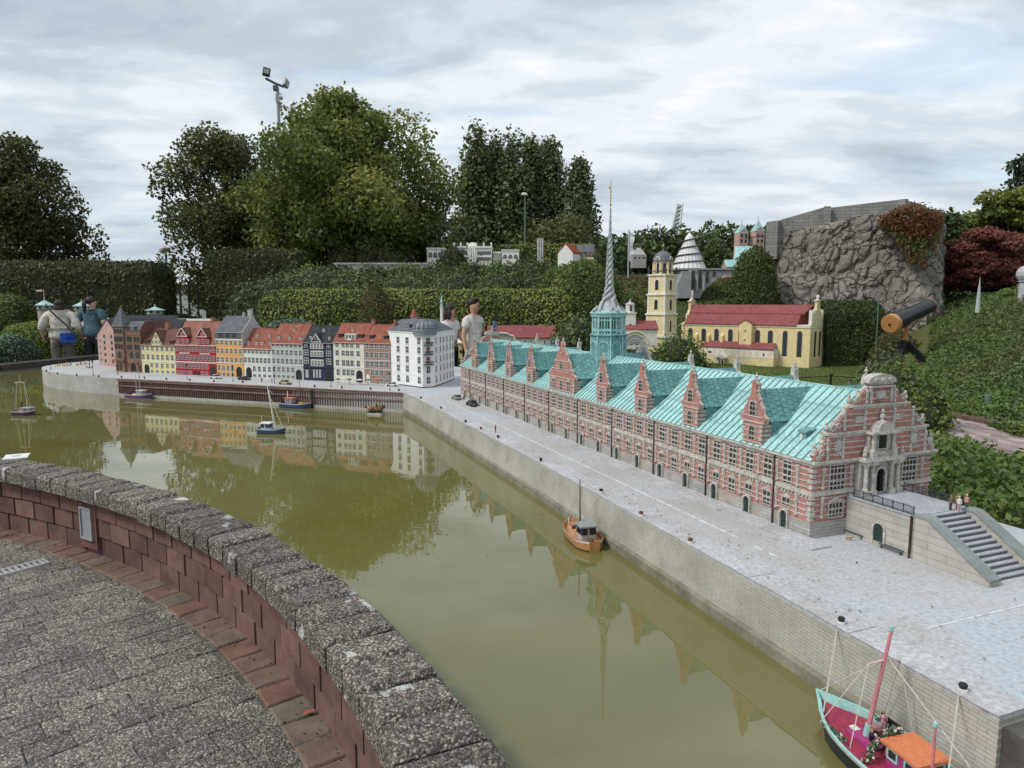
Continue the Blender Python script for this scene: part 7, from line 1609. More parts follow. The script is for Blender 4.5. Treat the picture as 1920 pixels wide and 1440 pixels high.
for yy, xx_ in ((-hb_*.80,.16),(hb_*.80,.16)):
    for _ in range(110): gl.append(np.array((xx_+r.uniform(-.04,.04),yy*(.86+.1*r.uniform()),.062))+r.normal(0,.003,3))
put('garland', leaf_mesh('garland', np.array(gl), [leaf_mat('garland_leaf', [(0,(.03,.07,.03)),(.62,(.07,.14,.06)),(.70,(.55,.55,.50)),(.86,(.60,.58,.52)),(1,(.55,.30,.35))], transl=.1)], .010, None, .9, .8, .3, 4), t)['kind'] = 'stuff'
tb_ = thing('table', 'small round pink table on the crimson boat deck', 'table', tuple(U(1641,1372,WZ+zd+.012)+np.array([0,0,-.012])))
MB().lathe([(.022,.026),(.022,.029)], 12).obj('table_top', PM('dusty_pink', (.35,.17,.18), .6), tb_); MB().lathe([(.010,0),(.003,.003),(.003,.026)], 8).obj('stand', M_blk, tb_)
def onboat(x, y, z): return NC+np.array([math.cos(nrz)*x-math.sin(nrz)*y, math.sin(nrz)*x+math.cos(nrz)*y, z])
figurine('figurine in a pale pink dress standing by the boat rail', U(1655,1374,WZ+zd), nrz+.6, (.55,.32,.36), (.52,.34,.38), .068, hair=(.30,.18,.10))
figurine('figurine with orange hair and dark jacket seated on the crimson boat', U(1633,1400,WZ+zd+.016), nrz-1.2, (.03,.03,.035), (.03,.03,.04), .068, True, (.50,.22,.05))
figurine('figurine in blue lying near the flower garland on the boat', U(1668,1404,WZ+zd+.016), nrz+1.2, (.06,.09,.14), (.05,.08,.13), .062, True)
ch_ = thing('boat_bench', 'small black bench at the crimson boat rail', 'bench', tuple(U(1676,1376,WZ+zd)), nrz)
MB().box(-.035,.035,-.012,.012,.016,.02).obj('seat', M_blk, ch_); MB().box(-.035,.035,.0125,.016,.016,.048).obj('backrest', M_blk, ch_); MB().box(-.033,-.029,-.01,.01,0,.0155).box(.029,.033,-.01,.01,0,.0155).obj('leg', M_blk, ch_)
# mooring lines to the quay bollards
M_ropew = PM('white_rope', (.62,.61,.57), .9)
def bollard(u, v, label, rope=False, s=1.0, head=None):
    P = U(u, v, QZ); t = thing('bollard', label, 'bollard', tuple(P), 0, 'mooring bollards on the quay')
    MB().lathe([(.012*s,0),(.010*s,.014*s),(.0135*s,.020*s),(.0155*s,.028*s),(.013*s,.034*s),(.004*s,.036*s)], 12).obj('post', head or M_blk, t)
    if rope:
        rp_ = MB()
        for k in range(3): rp_.path([((.015-.0005*k)*s*math.cos(a*.6),(.015-.0005*k)*s*math.sin(a*.6),(.004+.005*k)*s) for a in range(12)], .0032*s, 5)
        rp_.path([(.014*s,.0,.004*s),(.022*s,-.012*s,.002*s),(.012*s,-.022*s,.002*s)], .0030*s, 5); rp_.obj('rope_coil', M_ropew, t)
    return P
M_rustb = PM('rusty_iron', (.16,.07,.045), .8)
bq = {}
for (u, v, lb, rp_, hd) in ((1805,1298,'black bollard with white rope coil, nearest on the quay',True,None),(1577,1171,'black bollard with a rope, above the bow of the pink masted boat',True,None),(1294,1019,'rusty headed bollard with white rope coil, third from the near end',True,M_rustb),(1202,968,'rusty red headed bollard with rope right of the orange boat',True,M_rustb),(1127,925,'black bollard with rope just above the orange boat',True,None),(1014,866,'black bollard without rope, left of the orange boat mast',False,None),(934,822,'dark bollard close to the standing dark figurine',False,None),(902,806,'small bollard on the long quay, right of the one by the expansion joint',False,M_rustb),(873,793,'black bollard on the long quay left of the figurine',False,None),(827,767,'black bollard on the far part of the long quay',False,None),(789,748,'black bollard next to the quay corner',False,None)):
    bq[u] = bollard(u, v, lb, rp_, .74, hd)
line(t, onboat(.25,.04,.085)-NC if False else tuple((Matrix.Rotation(-nrz,3,'Z') @ Vector(bq[1577]+np.array([-.01,0,.006])-NC))), (.22,.075,.085), .0022, None, .0, 'mooring_line')
line(t, tuple((Matrix.Rotation(-nrz,3,'Z') @ Vector(bq[1805]+np.array([-.01,0,.008])-NC))), (-.20,.09,.08), .0022, None, .0, 'mooring_line')
for i, (u, v) in enumerate(((87,697),(108,702),(144,704.5),(185,707.5),(228,708.5),(271,710),(312,712),(356,714),(401,716.5),(455,718),(543,722),(590,726),(641,728.5),(695,731),(748,733.5))):
    lbs = ['at the tip of the rounded island','second from the island tip','on the rounded island, third from its tip','where island and sheet piling meet','below the brown turret house','above the purple boat','below the yellow house','below the left half of the crimson house','below the right half of the crimson house','below the orange house and the black car','below the grey house, right of the beige car','below the navy house','below the ivory house','below the brown brick house','at the quay corner by the white car']
    bollard(u, v, 'tiny black bollard on the quay edge '+lbs[i], False, .80)
# --- orange boat
OC = U(1090,1012,WZ); orz = ERZ+math.pi+R(-7)
M_buff = PM('buff_rail', (.50,.25,.10), .5)
t, dz, X = boat('varnished orange boat with a grey cabin and bare mast moored at the long quay', OC, orz, .39, .165, .048, PM('amber_hull', (.42,.20,.08), .4, .2), M_wood, M_buff, PM('dark_blue_boot', (.03,.03,.05), .5), .10, .4)
zd = dz(.5); whs = wheelhouse(t, -.07, -.0, zd, .072, .075, .075, PM('cabin_grey', (.42,.42,.41), .6), PM('cabin_roof_grey', (.27,.28,.28), .6), M_blk)
mob = mast(t, .02, zd, .30, .0048, PM('dark_pole', (.10,.07,.06), .6), .012); 
for a in ((.08,.06,.05),(.08,-.06,.05),(-.03,.075,.05),(-.03,-.075,.05)): line(t, (.04,0,zd+.26), a, .0009)
bx = MB()
for x, y, z, q in ((.10,.01,.0,.012),(.07,-.03,.0,.011),(.05,-.045,.0,.012),(.05,.0,.0,.011),(.02,-.04,.0,.012),(.12,-.015,.0,.010),(.0,-.05,.0,.009)): bx.lathe([(q*.8,0),(q,.006),(q,.014),(q*.8,.02)], 8, (x,y,zd))
bx.path([(.12,-.03,zd+.005),(.02,-.055,zd+.01)], .004, 5).path([(.11,.02,zd+.02),(.06,-.02,zd+.012)], .0035, 5); tag(bx.obj('deck_gear', PM('dark_gear', (.06,.05,.05), .7, .4), t), kind='stuff')
MB().lathe([(.016,0),(.02,.008),(.018,.018)], 10, (-.130,0,zd)).obj('capstan', M_rustb, t); MB().path([(.15,.02,zd+.05),(.15,.02,zd+.01)], .004, 5).obj('bitt', M_wtrim, t)
line(t, tuple((Matrix.Rotation(-orz,3,'Z') @ Vector(bq[1127]+np.array([-.01,0,.008])-OC))), (-.06,.078,.05), .0014, None, 0, 'mooring_line')
# --- blue boat with a tall white mast
BC = U(511,812,WZ); t, dz, X = boat('blue and white boat with white wheelhouse and a tall white mast, adrift in mid basin', BC, R(-10), .29, .125, .045, PM('navy_hull', (.04,.075,.13), .4), PM('light_blue_rail', (.36,.45,.50), .5), PM('pale_deck', (.48,.42,.38), .7), PM('maroon_boot', (.09,.02,.03), .5), .7, .5)
zd = dz(.5); wheelhouse(t, -.06, 0, zd, .085, .07, .07, PM('sky_cabin', (.40,.52,.60), .5), M_wtrim, PM('deep_blue_bar', (.06,.09,.20), .5))
mob = mast(t, .03, zd, .46, .0065, M_wtrim, -.07); MB().path([(.0-.005,-.03,zd+.37),(-.02,0,zd+.40),(-.005,.03,zd+.37)], .003, 5).obj('crosstree', M_wtrim, mob)
line(t, (-.02,0,zd+.36), (.11,0,.06), .0022, M_wtrim); line(t, (-.02,0,zd+.36), (.07,-.045,.05), .0012, M_wtrim); mast(t, -.11, zd, .14, .003, M_wtrim, 0, 0, 'aerial')
bx = MB()
for x, y, z in ((.06,.01,.012),(.07,-.015,.012),(.045,-.02,.01),(.0,-.042,.01),(-.02,-.042,.011)): bx.ball((x,y,zd+z),(.016,.014,.016),7)
tag(bx.obj('deck_gear', PM('grey_gear', (.22,.25,.26), .7, .4), t), kind='stuff')
# --- red and blue boat
RC = U(556,764,WZ); t, dz, X = boat('red railed boat with blue hull, white wheelhouse and yellow drum by the sheet piling', RC, R(-22), .44, .15, .052, PM('blue_hull', (.035,.07,.17), .4), PM('coral_rail', (.58,.11,.07), .5), PM('coral_deck', (.50,.16,.10), .6), PM('navy_boot', (.02,.03,.07), .5), .75, .5)
zd = dz(.5); whs = wheelhouse(t, -.09, 0, zd, .10, .075, .08, PM('blue_cabin', (.12,.16,.30), .5), M_orange, M_wtrim); mast(t, -.13, zd, .17, .008, M_wtrim, 0, 0, 'funnel')
mob = mast(t, .06, zd, .36, .004, PM('dark_pole', (.1,.07,.06)), .0); [line(t, (.06,0,zd+.33), q, .0009) for q in ((.22,0,.08),(-.05,.07,.06),(-.05,-.07,.06))]
MB().lathe([(.024,0),(.024,.04)], 10, (.075,-.01,zd)).obj('yellow_drum', PM('yellow_paint', (.60,.40,.05), .5), t); MB().ball((.14,0,zd+.01),(.05,.03,.014),8).obj('net_heap', M_orange, t)
# --- purple boat
PC = U(263,747,WZ); t, dz, X = boat('small purple boat with a cream topped cabin beside the left end of the sheet piling', PC, R(-20), .42, .15, .055, PM('purple_hull', (.10,.05,.13), .4), PM('maroon_rail', (.24,.05,.06), .5), PM('lilac_deck', (.45,.30,.32), .6), PM('lilac_boot', (.30,.22,.30), .5), .75, .5)
zd = dz(.5); wheelhouse(t, .03, 0, zd, .085, .075, .075, PM('pale_lilac_cabin', (.42,.40,.45), .5), PM('cream_roof', (.62,.58,.48), .5), M_wtrim); mast(t, -.06, zd, .30, .004, M_rope); mast(t, .0, zd, .36, .0035, M_rope, 0, 0, 'mast')
figurine('figurine with pale hair standing at the stern of the purple boat', PC+np.array([-.14,.04,zd]), .4, (.05,.04,.10), (.05,.04,.10), .075, hair=(.6,.55,.5)); MB().box(-.11,-.05,-.03,.02,zd,zd+.025).obj('crate', M_wtrim, t)
# --- left boat with yellow mast
LC = U(47,778,WZ); t, dz, X = boat('small dark purple boat with a yellow mast and white drop lines at the left', LC, R(-8), .28, .125, .045, PM('plum_hull', (.07,.035,.06), .4), PM('lilac_rail', (.40,.30,.38), .5), PM('peach_deck', (.55,.28,.18), .6), PM('plum_boot', (.06,.03,.05), .5), .7, .4)
zd = dz(.5); wheelhouse(t, .04, 0, zd, .095, .07, .055, PM('dark_cabin', (.10,.10,.11), .5), PM('grey_roof', (.34,.34,.34), .6), M_wtrim)
mob = mast(t, -.03, zd, .44, .0055, PM('yellow_mast', (.46,.36,.06), .5)); MB().path([(-.03,0,zd),(-.03,0,zd+.13)], .0075, 7).obj('mast_foot', PM('plum', (.08,.03,.05)), mob)
MB().path([(-.075,-.03,zd+.345),(-.03,0,zd+.36),(.015,.03,zd+.35)], .003, 5).path([(-.08,0,zd+.342),(.02,0,zd+.347)], .0028, 5).obj('crosstree', M_rope, mob)
for a, b_ in (((-.078,0,zd+.34),(-.085,-.05,.05)),((-.07,0,zd+.34),(-.055,-.06,.05)),((.018,0,zd+.345),(.09,-.05,.05)),((.02,0,zd+.345),(.04,.05,.05))): line(t, a, b_, .0026)
mast(t, .04, zd+.06, .09, .004, PM('yellow_mast'  , (.46,.36,.06)), 0, 0, 'aerial')
# --- ducks resting on a pale float
FL = U(704,777,WZ); ft = thing('float', 'pale wooden float carrying two resting ducks, near the quay corner', 'float', tuple(FL), R(-14))
MB().box(-.085,.085,-.05,.06,-.02,.022).obj('block', PM('pale_float', (.50,.47,.43), .8, .2), ft); MB().box(-.0855,.0855,-.0505,.0605,.0225,.030).obj('mat', PM('float_mat', (.07,.06,.055), .9), ft)
M_duck = mat('mottled_plumage', (.17,.125,.085), .85, .55, 55, .4, 160, fine=.4); M_breast = mat('duck_breast', (.40,.21,.12), .85, .3, 60, .3, 160); M_bill = PM('duck_bill', (.42,.32,.08), .5)
def duck(label, P, rz, s, headup):
    d = thing('duck', label, 'duck', tuple(P), rz, 'ducks on the float')
    b_ = MB(); prof = [(-.115,.004,.050),(-.095,.022,.042),(-.055,.044,.036),(0,.054,.038),(.045,.046,.042),(.070,.030,.050),(.078,.024,.066),(.082,.021,.085 if headup else .074)]
    vs = []; n = 10
    for x, r_, z in prof: vs += [(x*s,r_*1.05*math.cos(2*math.pi*j/n)*s,(z+r_*.85*math.sin(2*math.pi*j/n))*s) for j in range(n)]
    b_.add(vs, [(i*n+j,i*n+(j+1) % n,(i+1)*n+(j+1) % n,(i+1)*n+j) for i in range(len(prof)-1) for j in range(n)]+[tuple(reversed(range(n))),tuple((len(prof)-1)*n+j for j in range(n))])
    b_.m = [1 if (i//n >= 4) else 0 for i in range(len(b_.f)-2)]+[0,1]
    hz_ = (.100 if headup else .078); b_.ball((.092*s,0,hz_*s),(.027*s,.021*s,.023*s),8,0); o = b_.obj('body', [M_duck, M_breast], d, smooth=True)
    MB().ext([(.112*s,-.010*s,hz_*s),(.112*s,.010*s,hz_*s),(.142*s,.009*s,(hz_-.008)*s),(.142*s,-.009*s,(hz_-.008)*s)], (0,0,.007*s)).obj('bill', M_bill, d)
    for sy in (-1,1): MB().ball((-.025*s,sy*.045*s,.052*s),(.075*s,.014*s,.028*s),8).ball((.100*s,sy*.019*s,(hz_+.006)*s),(.004*s,.003*s,.004*s),5).obj('wing', M_duck, d)
duck('brown mottled duck asleep on the left of the float', FL+np.array([-.035,.0,.031]), R(200), .80, False); duck('brown mottled duck with a rusty breast on the right of the float, head raised', FL+np.array([.035,.02,.031]), R(-100), .92, True)
# --- model cars
M_tyre = PM('tyre', (.02,.02,.02), .8)
def car(label, u, v, rz, col, L=.175, top=None):
    P = U(u, v, QZ); t = thing('model_car', label, 'car', tuple(P), rz, 'model cars on the quay'); W = L*.40; m = PM('car_'+'_'.join(str(int(c*99)) for c in col), col, .3, .05); m2 = PM('car_'+'_'.join(str(int(c*99)) for c in top), top, .3, .05) if top else m
    s = L/.175; pr = [(-.087,.012),(.087,.012),(.088,.026),(.082,.031),(.045,.034),(-.060,.036),(-.084,.034),(-.088,.026)]
    MB().ext([(x*s,-W/2,z*s) for x, z in pr], (0,W,0)).obj('body', m, t)
    cb_ = [(-.058,.0355),(.045,.0335),(.020,.055),(-.035,.056)]; MB().ext([(x*s,-W*.44,z*s) for x, z in cb_], (0,W*.88,0)).obj('windows', M_glass, t)
    MB().ext([(.021*s,-W*.43,.0535*s),(-.036*s,-W*.43,.0545*s),(-.034*s,-W*.43,.058*s),(.018*s,-W*.43,.057*s)], (0,W*.86,0)).box(-.012*s,-.006*s,-W*.445,W*.445,.036*s,.0535*s).obj('roof', m2, t)
    wm = MB().lathe([(.012*s,-.006),(.0135*s,-.003),(.0135*s,.003),(.012*s,.006)], 10).mesh('wheel', M_tyre)
    for x in (-.055,.055):
        for sy in (-1,1): put('wheel', wm, t, (x*s,sy*W*.47,.0135*s), rot=(R(90),0,0))
    for sy in (-1,1): MB().box(.0865*s,.089*s,sy*W*.34-.006,sy*W*.34+.006,.021*s,.027*s).obj('headlight', M_wtrim, t)
car('white low model car in front of the crimson house gate', 405, 710, RRZ, (.66,.66,.64)); car('black model car with pale roof in front of the orange house arch', 458, 712.5, RRZ, (.03,.03,.035), .17, (.38,.34,.25)); car('beige model car by the quay in front of the grey house', 535, 720.5, RRZ+.1, (.50,.43,.28)); car('white model car at the foot of the white corner house', 736, 724, RRZ+.15, (.68,.68,.66), .16)
car('dusty green grey model car near the far end of the brick exchange', 857, 749, ERZ+math.pi+.1, (.28,.29,.24), .16); car('black model car driving along the long quay near the far end', 886, 761, ERZ+.1, (.035,.037,.042), .18)
# --- quay lamps and figurines
def qlamp(u, v, label, h=.19, globe=None):
    P = U(u, v, QZ); t = thing('quay_lamp', label, 'street lamp', tuple(P), 0, 'model street lamps on the quay')
    MB().lathe([(.007,0),(.007,.012),(.004,.02),(.0028,.03),(.0026,h)], 7).obj('post', M_blk, t)
    MB().lathe([(.004,h),(.010,h+.004),(.012,h+.020),(.004,h+.028),(.001,h+.034)], 8).obj('lantern', globe or M_blk, t)
for u, v, lb in ((95,693,'lamp post on the tip of the island'),(175,705,'lamp post beside the anchor on the island'),(261,709,'lamp post below the brown turret house'),(351,712,'lamp post in front of the crimson house'),(437,715,'lamp post in front of the orange house'),(515,719,'lamp post in front of the white dormer house'),(621,725.5,'lamp post in front of the navy house gate'),(731,732,'lamp post by the white corner house')): qlamp(u, v, lb)
for i, (u, v, c1, c2, lb) in enumerate(((491,717,(.20,.05,.06),(.08,.04,.05),'tiny figurine in dark red standing left of the beige car'),(929,812,(.05,.05,.06),(.04,.04,.05),'tiny dark figurine alone on the long quay'),(870,752,(.22,.09,.07),(.1,.06,.06),'tiny reddish figurine at the far corner of the exchange'),(221,703,(.55,.35,.30),(.3,.1,.1),'tiny figurine in pink where island and piling meet'),(510,719,(.1,.1,.12),(.1,.1,.12),'tiny dark figurine right of the one in red'))):
    figurine(lb, U(u,v,QZ), i*1.3, c1, c2, .068)
for i, (u, v) in enumerate(((108,687),(122,686.5),(130,685),(147,685),(158,683))):
    t = thing('cafe_table', 'tiny yellow cafe table on the white island deck, '+['leftmost of the five','second from the left','middle one of the five','second from the right','rightmost by the anchor'][i], 'table', tuple(U(u,v,QZ)), i*.8, 'cafe tables on the island'); my = PM('cafe_yellow', (.62,.38,.07), .6)
    MB().lathe([(.020,.028),(.020,.031)], 10).obj('table_top', my, t); MB().lathe([(.010,0),(.003,.003),(.003,.0279)], 6).obj('stand', M_blk, t)
    for k in range(3): a = k*2.1; MB().box(-.009,.009,-.009,.009,.014,.017).box(-.009,.009,.0075,.010,.0172,.036).box(-.008,.008,-.007,.0065,0,.0139).obj('chair', my, t, (.034*math.cos(a),.034*math.sin(a),0), a+math.pi/2+math.pi)
    figurine('tiny cafe guest figurine beside the '+['leftmost','second','middle','fourth','rightmost'][i]+' yellow table', U(u+4,v-1,QZ), i, [(.4,.06,.06),(.6,.55,.5),(.08,.08,.1),(.35,.06,.1),(.6,.58,.55)][i], (.08,.06,.06), .066)
an = thing('anchor', 'dark upright anchor monument on the white island', 'anchor', tuple(U(168,690,QZ)), R(30))
MB().path([(0,0,0),(0,0,.11)], .006, 6).path([(-.05,0,.035),(-.03,0,.008),(0,0,.0),(.03,0,.008),(.05,0,.035)], .006, 6).obj('shank', M_blk, an); MB().path([(0,-.03,.095),(0,.03,.095)], .004, 6).ball((0,0,.118),.011,8).obj('stock', M_blk, an)
for u, c in ((675,(.5,.5,.45)),(690,(.08,.1,.06)),(655,(.09,.12,.07)),(708,(.4,.06,.06)),(634,(.09,.11,.07))):
    P = U(u, 721+(u-655)*.03, QZ); t = thing('cafe_set', {675:'white parasol over a terrace table by the ivory house gate',690:'dark parasol table before the brown brick house',655:'green terrace plants before the ivory house',708:'red terrace umbrella before the brown brick house',634:'dark terrace plants at the left corner of the ivory house'}[u], 'parasol', tuple(P), 0, 'terrace parasols before the houses')
    MB().path([(0,0,0),(0,0,.07)], .003, 5).obj('pole', M_blk, t); MB().lathe([(.040,.060),(.022,.074),(.002,.080)], 8).obj('canopy', PM('parasol_%d' % u, c, .8), t); MB().lathe([(.018,.027),(.018,.03)], 8).obj('table_top', M_woodd, t)
for lb, x, y, c1, c2 in (('figurine in white hat and pink trousers at the top of the terrace steps',.352,.235,(.70,.68,.66),(.60,.35,.38)),('brown clothed figurine sitting on the left at the stair head',.33,.215,(.20,.13,.09),(.09,.07,.06)),('figurine with a pink hat right of the stair head',.345,.29,(.55,.30,.30),(.12,.11,.12)),('figurine in mustard beside the brown clothed one on the terrace',.325,.262,(.33,.22,.10),(.2,.15,.12))):
    q = np.array(EW(EL+.006,.205))+ex*x+ey*y+np.array([0,0,TH-.0 if x < TLN else TH-.002]); figurine(lb, q, ERZ+1.2, c1, c2, .066, False, (.62,.58,.55) if 'hat' in lb else (.06,.04,.03))
dg = thing('dog', 'small tan dog standing in front of the left terrace bench', 'dog', tuple(U(1592,1013,QZ)), R(-40))
db = MB(); db.path([(-.020,0,.019),(-.006,0,.0205),(.010,0,.021),(.019,0,.026),(.024,0,.032)], [.006,.0068,.0072,.0055,.0045], 8).ball((.028,0,.034),(.007,.005,.005),7).path([(.031,0,.033),(.037,0,.0315)],[.0035,.0024],6)
for x, s_ in ((-.016,1),(-.016,-1),(.012,1),(.012,-1)): db.path([(x,.004*s_,.018),(x-(.003 if x < 0 else 0),.0045*s_,.010),(x,.0045*s_,0)], [.0034,.0022,.0018], 5)
db.path([(-.021,0,.021),(-.028,0,.028)], [.002,.001], 5); [db.path([(.026,.004*s_,.037),(.025,.006*s_,.041)], [.002,.001], 4) for s_ in (-1,1)]; db.v = [(x*.55,y*.55,z*.55) for x, y, z in db.v]; db.obj('body', PM('tan_fur', (.35,.18,.08), .9), dg)
# --- big telescope
ty_ = 12.6; TB = D(1692,690,ty_); TB[2] = terr(TB[0],TB[1])
TS = thing('telescope', 'giant black telescope with a copper coloured end cap on a black tripod', 'telescope', tuple(TB))
M_tb = PM('telescope_black', (.022,.023,.026), .3, .1); M_tc = PM('copper_cap', (.48,.23,.085), .5, .12)
e0 = D(1669,608,ty_-.25)-TB; e1 = D(1743,573,ty_+.35)-TB; ax_ = Vector(e1-e0); 
def seg(a, b_, ra, rb, n=24): return MB().path([a, b_], [ra, rb], n)
E0, E1 = Vector(e0), Vector(e1); r0 = .165
seg(E0+ax_*.06, E0+ax_*.33, r0*.98, r0*.98).obj('rear_tube', M_tb, TS, smooth=False); seg(E0+ax_*.24, E1, r0*.86, r0*.80).obj('main_tube', M_tb, TS)
seg(E0, E0+ax_*.075, r0*1.04, r0*1.04).obj('end_cap', M_tc, TS); seg(E0-ax_*.012, E0-ax_*.0005, r0*.90, r0*.90).obj('cap_face', PM('copper_face', (.44,.205,.075), .6, .1), TS); seg(E0-ax_*.03, E0-ax_*.0125, .018, .024, 10).obj('eyepiece', M_tb, TS); seg(E1, E1+ax_*.012, r0*.82, r0*.82).obj('front_ring', M_tc, TS)
z0 = D(1695,643,ty_)[2]-TB[2]; z1_ = D(1695,610,ty_)[2]-TB[2]; cxp = .03
MB().lathe([(.055,z0),(.055,z0+.015),(.035,z0+.025),(.055,z0+.055),(.055,z0+.075),(.035,z0+.10),(.032,z1_)], 14, (cxp,0,0)).obj('pivot', M_tc, TS)
for a in (R(215),R(335),R(95)):
    q = (cxp+.48*math.cos(a),.40*math.sin(a),0); MB().path([(cxp+.02*math.cos(a),.02*math.sin(a),z0), q], [.085,.075], 4).obj('leg', M_tb, TS)
MB().path([(cxp-.40,-.2,.14),(cxp+.38,-.15,.14)], .012, 6).obj('brace', M_tc, TS)
# --- right side: path, edging, posts, fence, ornaments, far buildings
pz = .30; pp = [U(1750,774,pz),U(1925,808,pz),U(2080,840,pz),U(2080,905,pz),U(1925,852,pz),U(1745,803,pz)]
M_rp = brick_mat('pink_setts', (.40,.33,.31), (.33,.265,.25), (.22,.18,.165), .16, .075, .1, (1,.0), .9, .3, .3, 3)
m, t_, b = new_mat('path_setts'); co = geopos(t_); vo = t_.nodes.new('ShaderNodeTexVoronoi'); vo.inputs['Scale'].default_value = 11; mp = t_.nodes.new('ShaderNodeMapping'); mp.inputs['Scale'].default_value = (1,.55,1); t_.links.new(co, mp.inputs[0]); t_.links.new(mp.outputs[0], vo.inputs['Vector'])
sv = t_.nodes.new('ShaderNodeSeparateColor'); t_.links.new(vo.outputs['Color'], sv.inputs[0]); k = ramp_n(t_, sv.outputs[0], [(0,(.20,.155,.145)),(.5,(.30,.24,.225)),(1,(.42,.35,.33))]); k = mix_n(t_, .4, k, ramp_n(t_, noise_n(t_, co, 40, 4, .7), [(.3,(.2,)*3),(.7,(.8,)*3)]), 'OVERLAY'); t_.links.new(k, b.inputs['Base Color']); b.inputs['Roughness'].default_value = .95; bump_n(t_, b, vo.outputs['Distance'], .6, .02)
struct(MB().ext([tuple(q) for q in pp], (0,0,-.15)).obj('path', m))
pe = thing('path_edging', 'row of red edging bricks along the far side of the right hand path', 'kerb', tuple(pp[0])); dv = pp[2]-pp[0]; nE = 26; bm_ = worn_block(MB(), float(np.linalg.norm(dv))/nE*.96, .09, .10, .006, 5).mesh('edging_brick', M_wbrick)
for i in range(nE): q = dv*((i+.5)/nE); put('edging_brick', bm_, pe, (q[0],q[1],-.055+rnd.uniform(-.004,.004)), math.atan2(dv[1],dv[0])+rnd.gauss(0,.01))
M_gpost = PM('green_post', (.10,.16,.13), .6)
for u, vb, vt, lb in ((1763,764,738,'short green metal post left of the other on the right bank'),(1851,766,744,'short green metal post on the right bank near the picture edge')):
    q = U(u, vb, .33); tag(MB().lathe([(.036,-.2),(.036,(vb-vt)/1300*q[1]*1.0+.02),(.030,(vb-vt)/1300*q[1]+.03)], 12).obj('fence_post', M_gpost, None, tuple(q)), lb, 'post', 'green posts on the right bank')
q = D(30,660,14.9); tag(MB().lathe([(.03,-.3),(.03,.52)], 10).obj('fence_post', M_gpost, None, (q[0],q[1],.1)), 'thin green grey post by the left bushes', 'post')
rf_ = thing('rope_fence', 'low dark rope fence with a black post on the lawn behind the gable', 'fence', tuple(D(1557,722,11.2)))
for dx in (-1.2,0,1.1): MB().lathe([(.022,0),(.022,.16),(.03,.165),(.03,.19)], 8, (dx,.0,0)).obj('post', M_blk, rf_)
MB().path([(-1.2,0,.15),(-.6,0,.11),(0,0,.15),(.55,0,.11),(1.1,0,.15)], .008, 5).obj('rope', M_blk, rf_)
q = D(1640,690,13.6); tag(MB().path([(0,0,0),(0,0,ZV(560,13.6)-q[2])], .012, 6).obj('thin_pole', M_gpost, None, tuple(q)), 'thin grey green pole in front of the rock wall and yew block', 'pole')
q = D(1835,556,13.2); tag(MB().lathe([(.045,-.3),(.03,.05),(.002,ZV(519,13.2)-q[2])], 8).obj('obelisk', M_lead, None, tuple(q)), 'slim pale grey pointed obelisk on the right slope', 'obelisk')
q = D(1922,530,13); tag(MB().lathe([(.10,-.35),(.09,0),(.12,.02),(.07,.05)], 10).ball((0,0,.16),.155,14).obj('stone_sphere', M_lead, None, tuple(q)), 'pale blue grey sphere ornament at the right edge', 'ornament')
gb = D(1786,415,62); t = thing('exhibition_hall', 'big white sloping roofed building far behind the red maple', 'building', (gb[0],gb[1],0), R(-8)); hz1 = ZV(415,62); hz2 = ZV(384,62); MB().ext([(0,0,0),(9,0,0),(9,0,hz2+.2),(3.0,0,hz2),(.0,0,hz1-.2)], (0,12,0)).obj('wall', plaster('hall_white', (.70,.69,.66)), t); put('window', win_mesh(.7,.9,1,1,M_grey,M_glass,.05,False,.05,.06), t, (1.6,0,hz1-.4))
py = 130; a, b_ = D(1264,445,py), D(1275,382,py); pyl = thing('leaning_mast', 'white leaning lattice mast far beyond the wood', 'mast', tuple(a)); dv = Vector(b_-a); wv = Vector((.95,0,0))
for o_ in (-.8,.8): MB().path([Vector((o_,0,0)), dv+Vector((o_*.55,0,0))], [.28,.20], 6).obj('chord', plaster('mast_white', (.66,.69,.70)), pyl)
for i in range(8): MB().path([dv*(i/8)+Vector((-.8+.02*i,0,0)), dv*((i+1)/8)+Vector((.75-.02*i,0,0))], .16, 5).obj('lattice', MATS['mast_white'], pyl)
MB().ext([Vector((-.75,.2,0)),Vector((.75,.2,0)),dv+Vector((.4,.2,0)),dv+Vector((-.4,.2,0))], (0,.1,0)).obj('panel', plaster('mast_panel', (.55,.60,.62)), pyl)
# --- floodlight mast above the trees and park lamps
fy = 27; fb = D(537,600,fy); fm_ = thing('floodlight_mast', 'tall grey mast with two floodlights and dome cameras above the maple', 'mast', (fb[0],fb[1],0)); zz = lambda v: ZV(v,fy); xx = lambda u: (u-537)/1300*fy
MB().path([(0,0,0),(0,0,zz(165)),(xx(534),0,zz(160))], [.09,.055,.05], 8).obj('pole', M_grey, fm_)
MB().path([(xx(516),0,zz(147)),(xx(534),0,zz(157)),(xx(549),0,zz(163))], .045, 6).box(xx(530),xx(537),-.1,.1,zz(170),zz(161)).obj('crossarm', PM('mast_dark', (.10,.10,.11), .5), fm_)
f1 = MB().box(-.13,.13,-.07,.07,-.14,.14).obj('floodlight', M_blk, fm_, (xx(519),-.05,zz(136)), R(20)); f1.rotation_euler = (R(-12),R(10),R(18)); MB().box(-.09,.09,-.075,-.0705,-.09,.09).obj('lens', M_grey, f1)
f2 = MB().box(-.13,.13,-.05,.05,-.14,.14).obj('floodlight', M_grey, fm_, (xx(552.5),0,zz(156))); f2.rotation_euler = (0,R(25),R(75))
